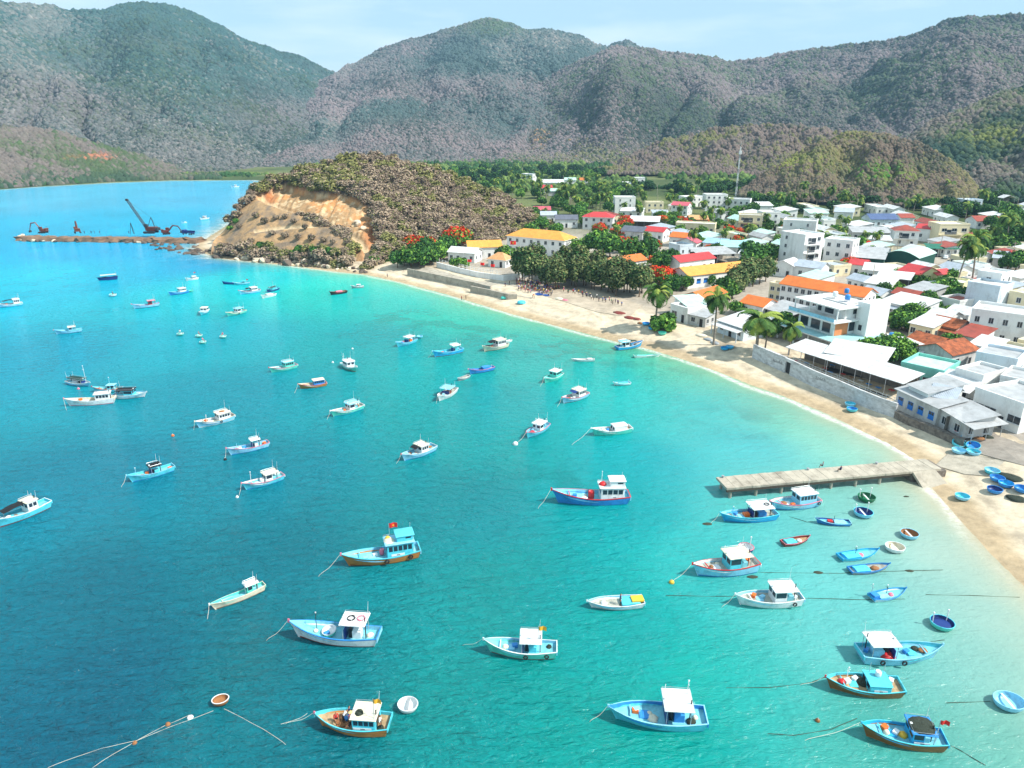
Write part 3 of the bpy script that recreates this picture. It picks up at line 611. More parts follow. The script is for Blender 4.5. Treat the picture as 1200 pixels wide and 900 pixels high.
            m_ = MB(); m_.bevbox(xa, xb, -w, w, zb, zb + ch * .8, wc_, .05)
            n_ = 7; P_ = [(-w - .05 + (2 * w + .1) * i / n_, zb + ch * .8 + .16 * q * math.sin(math.pi * i / n_)) for i in range(n_ + 1)]
            cb = m_.build('cabin', t); m_ = MB()
            for i in range(n_): m_.poly([(xa - .08, P_[i][0], P_[i][1] + .01), (xb + .08, P_[i][0], P_[i][1] + .01), (xb + .08, P_[i + 1][0], P_[i + 1][1] + .01), (xa - .08, P_[i + 1][0], P_[i + 1][1] + .01)][::-1], rc)
            m_.poly([(xa - .08, y, z) for y, z in P_], rc); m_.poly([(xb + .08, y, z) for y, z in P_][::-1], rc); m_.build('roof', t); info['roofz'] = zb + ch * .8 + .17 * q
            for i in (-1, 1):
                m_ = MB(); m_.box(xb, xb + .02, i * w * .5 - .3 * w, i * w * .5 + .3 * w, zb + ch * .3, zb + ch * .68, PM['glass']); m_.build('window', cb)
        elif kind == 'tarp':
            m_ = MB(); n_ = 6
            V = [[(xa + (xb - xa) * i / n_, (-1 + 2 * j / 4) * w, zb + ch * (1 - .12 * abs(j - 2)) + .05 * random.random() - .04) for j in range(5)] for i in range(n_ + 1)]
            for i in range(n_):
                for j in range(4): m_.poly([V[i][j], V[i + 1][j], V[i + 1][j + 1], V[i][j + 1]], rc)
            for sd, j in ((-1, 0), (1, 4)):
                for i in range(n_): P4 = [V[i][j], V[i + 1][j], (V[i + 1][j][0], V[i + 1][j][1], zb), (V[i][j][0], V[i][j][1], zb)]; m_.poly(P4[::sd], wc_)
            for i in (0, n_): m_.poly(V[i] + [(V[i][4][0], V[i][4][1], zb), (V[i][0][0], V[i][0][1], zb)], wc_)
            m_.build('tarpaulin_cover', t)
        if kind in ('house', 'open', 'shade'):
            m_ = MB(); xr = xa - ov * (1.2 if kind != 'house' else 1.0); m_.bevbox(xr, xb + ov * 1.5, -w - ov, w + ov, zb + ch + .003, zb + ch + .11 * q, rc, .04); m_.build('roof', t); info['roofz'] = zb + ch + .11 * q
            info['roof'] = (xr, xb + ov * 1.5, w + ov)
            if len(cab) > 7 and cab[7]:   # upper wheelhouse with rounded top
                cc = PM[cab[7]]; z0 = zb + ch + .11 * q; x1 = xa + (xb - xa) * .62; hh = .75 * q; m_ = MB(); m_.bevbox(xa - .05, x1, -w * .86, w * .86, z0, z0 + hh, cc, .1); up = m_.build('upper_cabin', t)
                m_ = MB(); m_.bevbox(xa - .2, x1 + .15, -w * .98, w * .98, z0 + hh + .003, z0 + hh + .12, cc, .05); m_.build('upper_roof', t); info['roofz2'] = z0 + hh + .12
                for sd in (-1, 1):
                    m_ = MB(); y = sd * w * .86; m_.box(xa + .3, xa + .9 * q, min(y, y + sd * .02), max(y, y + sd * .02), z0 + hh * .55, z0 + hh * .8, PM['glass']); m_.build('window', up)
    if awn:   # dark cloth stretched forward of the roof
        xa, xb = -L / 2 + L * awn[1], -L / 2 + L * awn[2]; w = B * .36; z1 = (info['roofz'] or 2 * q) - .06; n_ = 5; m_ = MB()
        V = [[(xa + (xb - xa) * i / n_, (-1 + j) * w * (1 - .12 * i / n_), z1 - .28 * q * (i / n_) ** 1.3 + .1 * q * (j == 1) - .05 * math.sin(i * 1.9)) for j in range(3)] for i in range(n_ + 1)]
        for i in range(n_):
            for j in range(2): m_.poly([V[i][j], V[i][j + 1], V[i + 1][j + 1], V[i + 1][j]], PM[awn[0]])
        m_.build('awning', t)
        for sd in (-1, 1):
            m_ = MB(); m_.tube([(xb, sd * w * .88, zd(awn[2])), (xb, sd * w * .88, z1 - .28 * q)], .03, PM['steel'], 5); m_.build('awning_post', t)
    for mx in mast:   # (fraction along, height, colour, side)
        f_, hh, cl, sy = mx; z0 = info['roofz'] if (cab and cab[1] < f_ < cab[2] and info['roofz']) else zd(f_); x = -L / 2 + L * f_
        m_ = MB(); m_.tube([(x, sy * B, z0 - .02), (x + .04, sy * B, z0 + hh * .5), (x + .0, sy * B, z0 + hh)], .045, PM[cl], 6, .028)
        if hh > 1.2: m_.tube([(x, sy * B - .28, z0 + hh * .8), (x, sy * B + .28, z0 + hh * .8)], .025, PM[cl], 5); m_.bevbox(x - .07, x + .07, sy * B - .07, sy * B + .07, z0 + hh, z0 + hh + .15, PM['white'], .03)
        m_.build('mast', t)
    for f_, sd in tyres:
        m_ = MB(); y = pt(f_, 1.03, hs(f_) * .6, sd)[1] + sd * .07; m_.torus((-L / 2 + L * f_, y, hs(f_) * .62), .23 * q, .085 * q, PM['rubber'], (0, 1, 0)); m_.build('tyre_fender', t)
    if info.get('roof') and L > 5.5:   # pipe rail round the roof, whip aerials, lamp
        xa, xb, w = info['roof']; z0 = info['roofz']; m_ = MB(); P_ = [(xa + .1, -w + .08), (xb - .1, -w + .08), (xb - .1, w - .08), (xa + .1, w - .08)]
        m_.tube([(*p, z0 + .2) for p in P_ + P_[:1]], .022, PM['steel'], 4)
        for p in P_: m_.tube([(*p, z0 - .01), (*p, z0 + .2)], .022, PM['steel'], 4)
        m_.build('roof_rail', t)
        for sd in (-1, 1):
            m_ = MB(); h_ = random.uniform(.9, 2.0); m_.tube([(xa + .3, sd * (w - .12), z0), (xa + .2, sd * (w - .05), z0 + h_)], .022, PM['white'], 4, .012); m_.build('aerial', t)
        m_ = MB(); m_.bevbox(xb - .35, xb - .12, -.12, .12, z0, z0 + .2, PM['white'], .03); m_.build('roof_lamp', t)
        m_ = MB(); m_.tube([(xa + .2, .3 * w, zd(.2)), (xa + .2, .3 * w, z0 + .5)], .06, PM['rubber'], 6); m_.build('exhaust_pipe', t)
    if plate:   # white registration board with a short dark line of lettering too small to read
        f0, f1 = plate; sm = .5 * (f0 + f1); z0 = zd(sm) + .12 * q
        for sd in (-1, 1):
            m_ = MB()
            w = B / 2 * min(fb(cab[1] + .02), fb(cab[2])) * (cab[6] if len(cab) > 6 else .74) if cab else B * .4
            y = sd * (w + .012); m_.box(-L / 2 + L * f0, -L / 2 + L * f1, min(y, y + sd * .02), max(y, y + sd * .02), z0 + .2 * q, z0 + .5 * q, PM['white'])
            for i in range(5): xx = -L / 2 + L * (f0 + (f1 - f0) * (.36 + .05 * i)); y2 = y + sd * .02; m_.box(xx, xx + .018 * L * (f1 - f0) * 2, min(y2, y2 + sd * .006), max(y2, y2 + sd * .006), z0 + .29 * q, z0 + .4 * q, PM['dark'])
            m_.build('registration_board', t)
    if flag:   # (fraction, height above deck or roof, colour, lateral)
        f_, hh, cl, sy = flag; z0 = (info.get('roofz2') or info['roofz'] or zd(f_)) if cab and cab[1] - .05 <= f_ <= cab[2] + .05 else zd(f_); x = -L / 2 + L * f_
        m_ = MB(); m_.tube([(x, sy * B, z0 - .02), (x, sy * B, z0 + hh)], .035, PM['steel'], 6); fp = m_.build('flagpole', t)
        m_ = MB(); n_ = 6; fw, fh = .95 * q, .62 * q
        V = [[(x - .03 - fw * i / n_, sy * B + .09 * math.sin(i * 1.3), z0 + hh - fh * j - .05 * i / n_) for i in range(n_ + 1)] for j in range(2)]
        for i in range(n_): m_.poly([V[0][i], V[0][i + 1], V[1][i + 1], V[1][i]], PM['flagyellow' if cl == 'yellow' else 'flagred'])
        fl = m_.build('flag', fp)
        if cl == 'star':
            for sd in (-1, 1):
                m_ = MB(); cx, cz = x - .03 - fw * .5, z0 + hh - fh * .5; pts = [(cx + (.2 if i % 2 == 0 else .08) * q * math.sin(i * math.pi / 5), sy * B + sd * .10, cz + (.2 if i % 2 == 0 else .08) * q * math.cos(i * math.pi / 5)) for i in range(10)]
                m_.poly(pts[::sd], PM['flagyellow']); m_.build('star', fp)
    if L > 6.2 and name == 'fishing_boat':   # loose gear on deck
        sh_ = ' '.join(label.split()[:7])
        for gi in range(3):
            gx = (-.42, .28, .13)[gi] * L; gy = random.uniform(-.26, .26) * B; cl_ = random.choice(['white', 'sky', 'orange', 'blue', 'cream', 'wicker', 'net'])
            cn_ = dict(sky='pale blue', cream='cream', wicker='brown', net='dark').get(cl_, cl_)
            if cl_ in ('net', 'wicker', 'cream'): place_on(info, heap('net_heap', cn_ + (' stern', ' bow', ' midship')[gi] + ' net pile on the ' + sh_, 'net', cl_, random.uniform(.25, .5), .25, int(L * 99) + gi), gx, gy, zd(.5 + gx / L))
            else: place_on(info, crate(cn_ + (' stern', ' bow', ' midship')[gi] + ' crate on the ' + sh_, cl_, .6, .45, .34), gx, gy, zd(.5 + gx / L), random.random())
    if rope:
        mooring(info, rope, label)
    if extra: extra(info)
    return info

def wpos(info, x, y, z):
    t = info['t']; return Matrix.Translation(t.location) @ t.rotation_euler.to_matrix().to_4x4() @ Vector((x, y, z))

def mooring(info, px, label, start=None, r=.022, m='rope', sag=.35):
    p0 = wpos(info, *(start or info['bow'])); p1 = at(*px); n_ = 9
    pts = [p0.lerp(p1, i / n_) - Vector((0, 0, sag * math.sin(math.pi * i / n_) * min(1, max(0, p0.lerp(p1, i / n_).z)))) for i in range(n_ + 1)]
    pts[-1].z = -.15; b = MB(); b.tube(pts, r, PM[m], 5); o = b.build('mooring_rope')
    short = ' '.join(label.split()[:9]); return tag(o, 'mooring rope at the bow of the ' + short, 'rope', 'mooring ropes')

# small things carried on the boats ------------------------------------------------
def place_on(info, o, x, y, z, rz=0.0):
    p = wpos(info, x, y, z); o.location = p; o.rotation_euler = (0, 0, info['t'].rotation_euler.z + rz); return o

def heap(name, label, cat, m, R, h, seed, group=None, sy=1.0):
    r = random.Random(seed); b = MB(); n_, rg = 11, [(1.0, 0), (.95, .35), (.7, .75), (.35, .97), (.02, 1.0)]; V = []
    for rr, z in rg:
        for j in range(n_):
            a = 2 * math.pi * j / n_; k = R * rr * (1 + .3 * (r.random() - .5)); V.append((k * math.cos(a), sy * k * math.sin(a), h * z * (1 + .25 * (r.random() - .5)) if z else 0))
    F = [(i * n_ + j, i * n_ + (j + 1) % n_, (i + 1) * n_ + (j + 1) % n_, (i + 1) * n_ + j) for i in range(len(rg) - 1) for j in range(n_)]
    F.append(tuple(range((len(rg) - 1) * n_, len(rg) * n_))); b.mesh(V, F, PM[m]); return tag(b.build(name, smooth=True), label, cat, group)

def barrel(label, m, r=.32, h=.95):
    t = thing('barrel', label, 'barrel'); b = MB(); b.lathe([(.001, 0), (r * .92, 0), (r, .06), (r, h * .33), (r * 1.04, h * .36), (r, h * .4), (r, h * .62), (r * 1.04, h * .65), (r, h * .68), (r, h - .05), (r * .92, h), (r * .9, h - .02), (.001, h - .02)], PM[m]); b.build('body', t, True)
    b = MB(); b.lathe([(.07, h - .03), (.07, h + .03), (.001, h + .03)], PM['white'], 8, (r * .5, 0, 0)); b.build('cap', t); return t

def crate(label, m, w=.7, d=.5, h=.42):
    t = thing('crate', label, 'crate'); b = MB(); e = .04
    b.box(-w / 2, w / 2, -d / 2, d / 2, 0, e, PM[m])
    for y in (-d / 2, d / 2 - e): b.box(-w / 2, w / 2, y, y + e, e, h, PM[m])
    for x in (-w / 2, w / 2 - e): b.box(x, x + e, -d / 2 + e, d / 2 - e, e, h, PM[m])
    b.build('sides', t); b = MB(); b.bevbox(-w / 2 - .02, w / 2 + .02, -d / 2 - .02, d / 2 + .02, h + .003, h + .06, PM[m], .02); b.build('lid', t); return t

def ring(label, m, R=.42, r=.08):
    b = MB(); b.torus((0, 0, r), R, r, PM[m], (0, 0, 1), 18, 8)
    for k in range(4):
        a = k * math.pi / 2 + .4; b.torus((R * math.cos(a), R * math.sin(a), r), r * 1.06, .02, PM['white'], (-math.sin(a), math.cos(a), 0), 8, 4)
    return tag(b.build('life_ring', smooth=True), label, 'life ring')

# round basket boats ---------------------------------------------------------------
def basket(px=None, label='', R=1.0, out='sky', ins='sky', rim='sky', loc=None, tilt=(0, 0), sx=1.0, sy=1.0, rz=0.0, board=True, poles=0, name='basket_boat', group='round basket boats', z=.0, upside=False, filler=None):
    R *= .84; p = loc if loc is not None else at(*px); t = thing(name, label, 'basket boat', (p[0], p[1], (p[2] if loc is not None else 0) + z), 0, group); t.rotation_euler = (tilt[0], tilt[1], rz)
    hgt = .62 * R ** .5; pr = [(.001, 0), (.45 * R, .01), (.72 * R, .07), (.9 * R, .24 * hgt), (.985 * R, .6 * hgt), (R, hgt)]
    b = MB(); b.lathe(pr, PM[out], 20, sx=sx, sy=sy); b.lathe([(r - .035 if r > .1 else r, zz + .03) for r, zz in pr][::-1], PM[ins], 20, sx=sx, sy=sy); h_ = b.build('hull', t, True)
    b = MB(); n_ = 22; V = []; F = []
    for i in range(n_):
        a = 2 * math.pi * i / n_
        for j in range(6): g = 2 * math.pi * j / 6; V.append(((R + .055 * math.cos(g)) * math.cos(a) * sx, (R + .055 * math.cos(g)) * math.sin(a) * sy, hgt + .055 * math.sin(g)))
    for i in range(n_):
        for j in range(6): F.append((i * 6 + j, ((i + 1) % n_) * 6 + j, ((i + 1) % n_) * 6 + (j + 1) % 6, i * 6 + (j + 1) % 6))
    b.mesh(V, F, PM[rim]); b.build('rim', t, True)
    if board:
        b = MB(); b.bevbox(-.13, .13, -R * .93 * sy, R * .93 * sy, hgt * .62, hgt * .62 + .05, PM['white' if ins != 'white' else 'grey'], .01); b.build('seat_board', t)
    if filler:
        b = MB(); b.lathe([(.86 * R, .5 * hgt), (.6 * R, .62 * hgt), (.001, .66 * hgt)], PM[filler], 14, sx=sx, sy=sy); b.build('floor_cover', t)
    for i in range(poles):
        b = MB(); a = .6 + i * 2.4; b.tube([(.8 * R * math.cos(a), .8 * R * math.sin(a) * sy, .1), (.86 * R * math.cos(a), .9 * R * math.sin(a) * sy, 1.7)], .05, PM['white'], 6); b.bevbox(.86 * R * math.cos(a) - .09, .86 * R * math.cos(a) + .09, .9 * R * math.sin(a) * sy - .09, .9 * R * math.sin(a) * sy + .09, 1.7, 1.92, PM['white'], .02); b.build('pole', t)
    if upside: t.rotation_euler = (math.pi + tilt[0], tilt[1], rz); t.location.z += hgt + .1
    return t

# people ---------------------------------------------------------------------------
SKIN, HAIR = mat('skin', lin(176, 122, 90), rough=.6), mat('black_hair', (.012, .01, .01), rough=.6)
CLOTH = {k: mat(k + '_cloth', lin(*v), rough=.9, var=.15, scale=8) for k, v in dict(pink=(220, 120, 140), red=(190, 40, 46), white=(228, 228, 224), black=(28, 28, 34), navy=(34, 44, 84), blue=(60, 110, 190), yellow=(226, 190, 80), green=(60, 130, 90), grey=(130, 132, 140), violet=(130, 90, 150)).items()}
PMESH = {}
def person_mesh(pose, top, low, hat=False):
    key = (pose, top, low, hat)
    if key in PMESH: return PMESH[key]
    J = {'pel': ((0, 0, .90), .135), 'spi': ((0, .01, 1.12), .125), 'che': ((0, .0, 1.32), .15), 'nec': ((0, .01, 1.45), .055), 'hea': ((0, .035, 1.55), .088), 'top': ((0, .03, 1.66), .075), 'nos': ((0, .125, 1.57), .018)}
    E = [('pel', 'spi'), ('spi', 'che'), ('che', 'nec'), ('nec', 'hea'), ('hea', 'top'), ('hea', 'nos')]
    for sd, n_ in ((-1, 'r'), (1, 'l')):
        fw = .18 if pose == 'walk' and sd > 0 else (-.14 if pose == 'walk' else 0)
        if pose == 'sit': leg = [(.1, .05, .86), (.14, .42, .92), (.14, .50, .50), (.14, .62, .46)]
        else: leg = [(.095, 0, .84), (.11, .05 + fw, .46), (.115, fw * 1.6 - .02, .08), (.12, .14 + fw * 1.6, .04)]
        arm = [(.19, 0, 1.37), (.245, -.02 - fw * .6, 1.10), (.235, .10 - fw, .88), (.225, .14 - fw, .79)] if pose != 'reach' else [(.19, .03, 1.37), (.24, .26, 1.22), (.16, .46, 1.12), (.14, .54, 1.08)]
        if pose == 'sit': arm = [(.19, 0, 1.37), (.24, .08, 1.10), (.18, .32, 1.02), (.16, .40, .99)]
        for nm, pts, rr in (('leg', leg, (.085, .06, .042, .034)), ('arm', arm, (.062, .045, .034, .034))):
            pv = 'pel' if nm == 'leg' else 'che'
            for i, p in enumerate(pts): k = nm + n_ + str(i); J[k] = ((sd * p[0], p[1], p[2]), rr[i]); E.append((pv, k)); pv = k
        hx, hy, hz = J['arm' + n_ + '3'][0]
        for i, (ox, ln) in enumerate(((-.03, .07), (-.01, .085), (.01, .08), (.03, .065))):
            k = 'fin' + n_ + str(i); J[k] = ((hx + ox * .6, hy + ox + .02, hz - ln), .010); E.append(('arm' + n_ + '3', k))
        k = 'thu' + n_; J[k] = ((hx - sd * .02, hy + .06, hz + .005), .011); E.append(('arm' + n_ + '2', k))
    if pose == 'bend':
        for k in ('spi', 'che', 'nec', 'hea', 'top', 'nos'):
            (x, y, z), r_ = J[k]; a = .95; J[k] = ((x, (y) * math.cos(a) + (z - .9) * math.sin(a), .9 + (z - .9) * math.cos(a) - y * math.sin(a)), r_)
        for k in list(J):
            if k[:3] in ('arm', 'fin', 'thu'): (x, y, z), r_ = J[k]; dy, dz = J['che'][0][1], J['che'][0][2] - 1.32; J[k] = ((x, y + dy + .02, z + dz), r_)
    ks = list(J); me = bpy.data.meshes.new('body'); me.from_pydata([J[k][0] for k in ks], [(ks.index(a), ks.index(b)) for a, b in E], []); o = bpy.data.objects.new('body_tmp', me); COL.objects.link(o)
    o.modifiers.new('s', 'SKIN'); sd_ = o.modifiers.new('u', 'SUBSURF'); sd_.levels = 1
    lay = me.skin_vertices[0] if me.skin_vertices else None
    if lay is None:
        bm = bmesh.new(); bm.from_mesh(me); bm.verts.layers.skin.verify(); bm.to_mesh(me); bm.free(); lay = me.skin_vertices[0]
    for i, k in enumerate(ks): lay.data[i].radius = (J[k][1], J[k][1] * (.72 if k in ('pel', 'spi', 'che') else 1)); lay.data[i].use_root = (k == 'pel')
    dg = bpy.context.evaluated_depsgraph_get(); dg.update(); out = bpy.data.meshes.new_from_object(o.evaluated_get(dg)); COL.objects.unlink(o); bpy.data.objects.remove(o)
    out.materials.clear()
    for m_ in (SKIN, HAIR, CLOTH[top], CLOTH[low]): out.materials.append(m_)
    JP = {k: Vector(J[k][0]) for k in ks}
    for f in out.polygons:
        c_ = f.center; kk = min(JP, key=lambda k: (JP[k] - c_).length_squared)
        f.material_index = 1 if (kk == 'top' or (kk == 'hea' and c_.y < JP['hea'].y - .02)) else 0 if kk in ('nec', 'hea', 'nos') or kk[:3] in ('fin', 'thu') or kk in ('armr3', 'arml3', 'armr2', 'arml2', 'legr3', 'legl3') else 3 if kk == 'pel' or kk[:3] == 'leg' else 2
        f.use_smooth = True
    PMESH[key] = out; return out

def person(p, rz, label, pose='stand', top='white', low='navy', hat=False, group=None, sc=1.0, drop=0.0):
    o = link_mesh('person', person_mesh(pose, top, low)); o.location = (p[0], p[1], p[2] - drop); o.rotation_euler = (0, 0, rz); o.scale = (sc, sc, sc); tag(o, label, 'person', group)
    if hat:
        b = MB(); b.lathe([(.24, 1.585), (.12, 1.68), (.001, 1.76)], mat('straw', lin(214, 188, 130), rough=.9), 12, (0, .03, 0)); b.build('conical_hat', o)
    return o
# ------------------------------------------------------------------ every boat of the bay (bow pixel, stern pixel on the waterline)
def seats(info, lst):
    for (x, y, rz, lab, pose, top, low, hat) in lst:
        z = info['zd'](.5 + x) + .005; p = wpos(info, x * info['L'], y * info['B'], z); person(p, info['t'].rotation_euler.z + rz, lab, pose, top, low, hat, drop=.42 if pose == 'sit' else 0)

def ex_big(i):
    rz = i['roofz']; x0, x1, w = i['roof']
    place_on(i, heap('net_heap', 'yellow and white folded sail cloth on front of orange boat roof', 'net', 'cream', .75, .3, 5), x1 - .75, 0, rz)
    place_on(i, heap('net_heap', 'small yellow bundle on the roof of the big orange boat', 'net', 'yellow', .35, .25, 6), x1 - .6, -.4, rz + .2)
    place_on(i, barrel('pink barrel before the cabin of the big orange boat', 'pink', .34, .8), x1 + .3, -.35, i['zd'](.6))
make_boat((404, 664), (490, 649), 'large orange planked boat with aqua double cabin and red star flag', hull='wood', boot='brown', strake='aqua', inn='sky', deck='deckb', cab=('house', .06, .46, 1.45, 'aqua', 'sky', .8, 'aqua'), flag=(.40, 1.7, 'star', 0), tyres=[(.48, 1), (.12, 1)], plate=(.2, .4), rope=(372, 676), bowup=.75, B=.30, extra=ex_big, stem='pink')
def ex_red(i):
    place_on(i, barrel('two tone red barrel in front of white cabin on blue boat', 'red', .48, 1.25), i['L'] * .03, .05, i['zd'](.53)); place_on(i, heap('net_heap', 'white net heap on deck of blue boat with red barrel', 'net', 'white', .6, .35, 8), -.0 + i['L'] * .14, .55, i['zd'](.64))
    x0, x1, w = i['roof']; place_on(i, heap('net_heap', 'crimson cloth bundle on the wheelhouse roof of the blue boat', 'net', 'red', .62, .5, 9), x1 - .65, 0, i['roofz'])
make_boat((649, 589), (735, 587), 'blue hulled boat with white two level cabin and red rail', hull='blue', boot='blue', strake='red', inn='sky', deck='deckb', cab=('house', .05, .40, 1.35, 'white', 'white', .8, 'white'), mast=[(.38, 2.2, 'white', 0)], rope=(630, 596), extra=ex_red, B=.27, plate=(.12, .28))
make_boat((249, 716), (309, 690), 'slender pale green boat with small white roofed wheelhouse', hull='cream', boot='brown', strake='cream', inn='mint', deck='deckb', cab=('open', .12, .36, 1.3, 'mint', 'white', .85), mast=[(.37, 1.9, 'white', .05)], rope=(243, 726), B=.2, bowup=.5, stem='white')
def ex_white(i):
    x0, x1, w = i['roof']; place_on(i, ring('pink life ring on white roof of white boat', 'pink'), x0 + .75, -.1, i['roofz']); place_on(i, ring('grey life ring on white roof of white boat', 'black'), x0 + 1.9, .0, i['roofz'])
    p = wpos(i, i['L'] * .1, 0, i['zd'](.6)); basket(label='pale mint basket boat stowed on deck of white boat', R=.95, out='mint', ins='white', rim='white', loc=p, z=.02, board=False, tilt=(.12, -.1))
make_boat((344, 746), (443, 752), 'white boat with blue stripe carrying a round basket boat amidships', hull='white', boot='rust', strake='blue', inn='sky', deck='deckb', cab=('shade', .12, .40, 1.5, 'white', 'white', .82), mast=[(.78, 2.2, 'black', -.1), (.13, 1.2, 'white', .2)], rope=(311, 751), B=.28, extra=ex_white, stem='pink', hatch=False)
make_boat((570, 764), (651, 767), 'white rimmed teal boat with big white roof and yellow pennant', hull='mint', boot='rust', strake='white', inn='sky', deck='deckb', cab=('shade', .22, .52, 1.5, 'aqua', 'white', .95), flag=(.25, 2.0, 'yellow', .3), tyres=[(.12, 1), (.45, 1)], rope=(541, 756), B=.31, h=.85)
def ex_dinghy(i): seats(i, [(-.05, .12, 1.2, 'person in dark clothes standing in the white skiff with yellow board', 'stand', 'navy', 'black', False)]); place_on(i, heap('net_heap', 'white net heap at the bow of the white skiff', 'net', 'white', .4, .3, 19), i['L'] * .28, 0, i['zd'](.78))
make_boat((690, 712), (752, 708), 'white flat skiff with turquoise cover and yellow stern board', name='skiff', hull='white', boot='white', strake='white', inn='sky', deck='deck', cab=('tarp', .04, .42, .5, 'aqua', 'aqua', .85), B=.34, bowup=.45, h=.7, hatch=False, extra=lambda i: (ex_dinghy(i), place_on(i, crate('yellow board box on stern of white skiff', 'yellow', 1.5, 1.1, .2), -i['L'] * .42, 0, i['zd'](.1) + .35)))
def ex_people(i):
    seats(i, [(.17, .1, 2.4, 'person in white shirt bending on the orange boat foredeck', 'bend', 'white', 'black', False), (.04, .12, -2.2, 'person in straw hat, pink top and red trousers on orange boat', 'stand', 'pink', 'red', True), (.10, -.12, 1.8, 'person in navy clothes on the crowded orange boat', 'stand', 'navy', 'black', False), (.28, .1, .6, 'person in red shirt sitting at the bow of the orange boat', 'sit', 'red', 'black', False), (.03, .30, -1.4, 'person in black sitting on the rail of the orange boat', 'sit', 'black', 'black', False), (-.42, .2, 1.5, 'person in white top standing at the orange boat stern', 'stand', 'white', 'black', False)])
    x0, x1, w = i['roof']; place_on(i, heap('net_heap', 'black net bundle on pink rimmed boat roof', 'net', 'net', .42, .3, 11), x1 - .8, .35, i['roofz']); place_on(i, heap('net_heap', 'brown net spread over the orange boat foredeck', 'net', 'wicker', .9, .12, 12), i['L'] * .2, 0, i['zd'](.7))
make_boat((373, 850), (456, 855), 'orange planked boat with aqua rail, people aboard and yellow pennant', hull='wood', boot='brown', strake='aqua', inn='aqua', deck='deckw', cab=('house', .14, .50, 1.4, 'aqua', 'cream', .86), flag=(.16, 2.3, 'yellow', .3), plate=(.2, .48), rope=(333, 848), B=.38, h=.95, bowup=.55, extra=ex_people, stem='pink', hatch=False)
def ex_cyan(i): place_on(i, heap('net_heap', 'dark net heap in the stern of the long cyan boat', 'net', 'net', .5, .3, 14), -i['L'] * .36, .5, i['zd'](.12)); place_on(i, heap('net_heap', 'pale net heap amidships on the long cyan boat', 'net', 'cream', .6, .25, 15), i['L'] * .1, .35, i['zd'](.6)); place_on(i, crate('orange crate in the bow of the long cyan boat', 'orange', .6, .5, .3), i['L'] * .3, -.2, i['zd'](.8))
make_boat((716, 842), (824, 848), 'long cyan boat with square white canopy and two whip masts', hull='aqua', boot='aqua', strake='sky', inn='blue', deck='deckb', cab=('shade', .16, .46, 1.6, 'blue', 'white', .95), mast=[(.45, 1.0, 'white', -.3), (.18, 1.6, 'white', -.28)], rope=(690, 846), B=.32, bowup=.5, h=.8, extra=ex_cyan)
def ex_b9(i): place_on(i, heap('net_heap', 'crimson net pile under the white roof of pale blue boat', 'net', 'red', .9, .5, 17), -i['L'] * .17, -.2, i['zd'](.3)); place_on(i, heap('net_heap', 'brown coil in the high bow of pale blue boat', 'net', 'wicker', .5, .15, 18), i['L'] * .36, 0, i['zd'](.86))
make_boat((1098, 771), (1007, 772), 'pale blue boat with bow to the right and white stern canopy', hull='sky', boot='aqua', strake='sky', inn='aqua', deck='deckb', cab=('shade', .06, .42, 1.45, 'sky', 'white', .9), mast=[(.4, .6, 'white', .2)], tyres=[(.2, -1), (.5, -1)], B=.33, h=.82, bowup=.75, extra=ex_b9)
def ex_b10(i): place_on(i, heap('net_heap', 'grey net heap before the low aqua cabin', 'net', 'net', .6, .55, 21), i['L'] * .03, -.3, i['zd'](.53)); place_on(i, heap('net_heap', 'red cloth at the bow of the boat with low cabin', 'net', 'red', .4, .3, 22), i['L'] * .37, 0, i['zd'](.87)); place_on(i, barrel('white drum on the stern of boat with low cabin', 'white', .3, .6), -i['L'] * .18, -.3, i['roofz'] or 1.5)
make_boat((968, 806), (1053, 811), 'brown planked boat with low aqua cabin and lamp poles', hull='brown', boot='wood', strake='aqua', inn='aqua', deck='deckw', cab=('low', .18, .50, 1.15, 'aqua', 'aqua', .88), mast=[(.76, 1.5, 'white', -.2), (.42, 1.2, 'steel', -.3), (.2, 1.0, 'steel', -.3)], plate=(.24, .44), rope=(936, 803), B=.36, h=.9, bowup=.6, extra=ex_b10, stem='red')
def ex_b11(i):
    x0, x1, w = i['roof']; place_on(i, heap('net_heap', 'dark fishing net drying on aqua framed roof', 'net', 'net', w * .95, .2, 25, sy=1.0), (x0 + x1) / 2, 0, i['roofz']); place_on(i, heap('net_heap', 'yellow rope heap beside the cabin of the brown and blue boat', 'net', 'yellow', .45, .4, 26), i['L'] * .03, .0, i['zd'](.53)); place_on(i, heap('net_heap', 'small grey bundle on the foredeck of the brown and blue boat', 'net', 'cream', .3, .35, 27), i['L'] * .27, .15, i['zd'](.77))
make_boat((1010, 862), (1103, 874), 'brown hulled boat with bright blue deck and net covered roof', hull='brown', boot='wood', strake='aqua', inn='cyan', deck='deckb', cab=('open', .16, .46, 1.35, 'cyan', 'blue', .9), flag=(.09, 2.6, 'red', .1), plate=(.22, .44), rope=(940, 868), B=.36, h=.95, bowup=.65, extra=ex_b11)
def ex_b12(i): place_on(i, heap('net_heap', 'brown weed clump by the stern of the boat near basket', 'net', 'wicker', .01, .01, 3), 0, 0, .2) if 0 else None
make_boat((813, 675), (884, 666), 'white and blue boat with wide pale roof tied below the jetty', hull='sky', boot='blue', strake='red', inn='white', deck='deck', cab=('open', .14, .52, 1.5, 'aqua', 'cream', .9), mast=[(.5, .7, 'white', -.3)], rope=(787, 682), B=.33, h=.95, bowup=.6)
make_boat((863, 709), (936, 706), 'white boat with mint waterline and oversized white roof', hull='white', boot='mint', strake='white', inn='sky', deck='deck', cab=('open', .10, .48, 1.5, 'white', 'white', .92), tyres=[(.14, 1)], rope=(845, 712), B=.33, h=.9, bowup=.6)
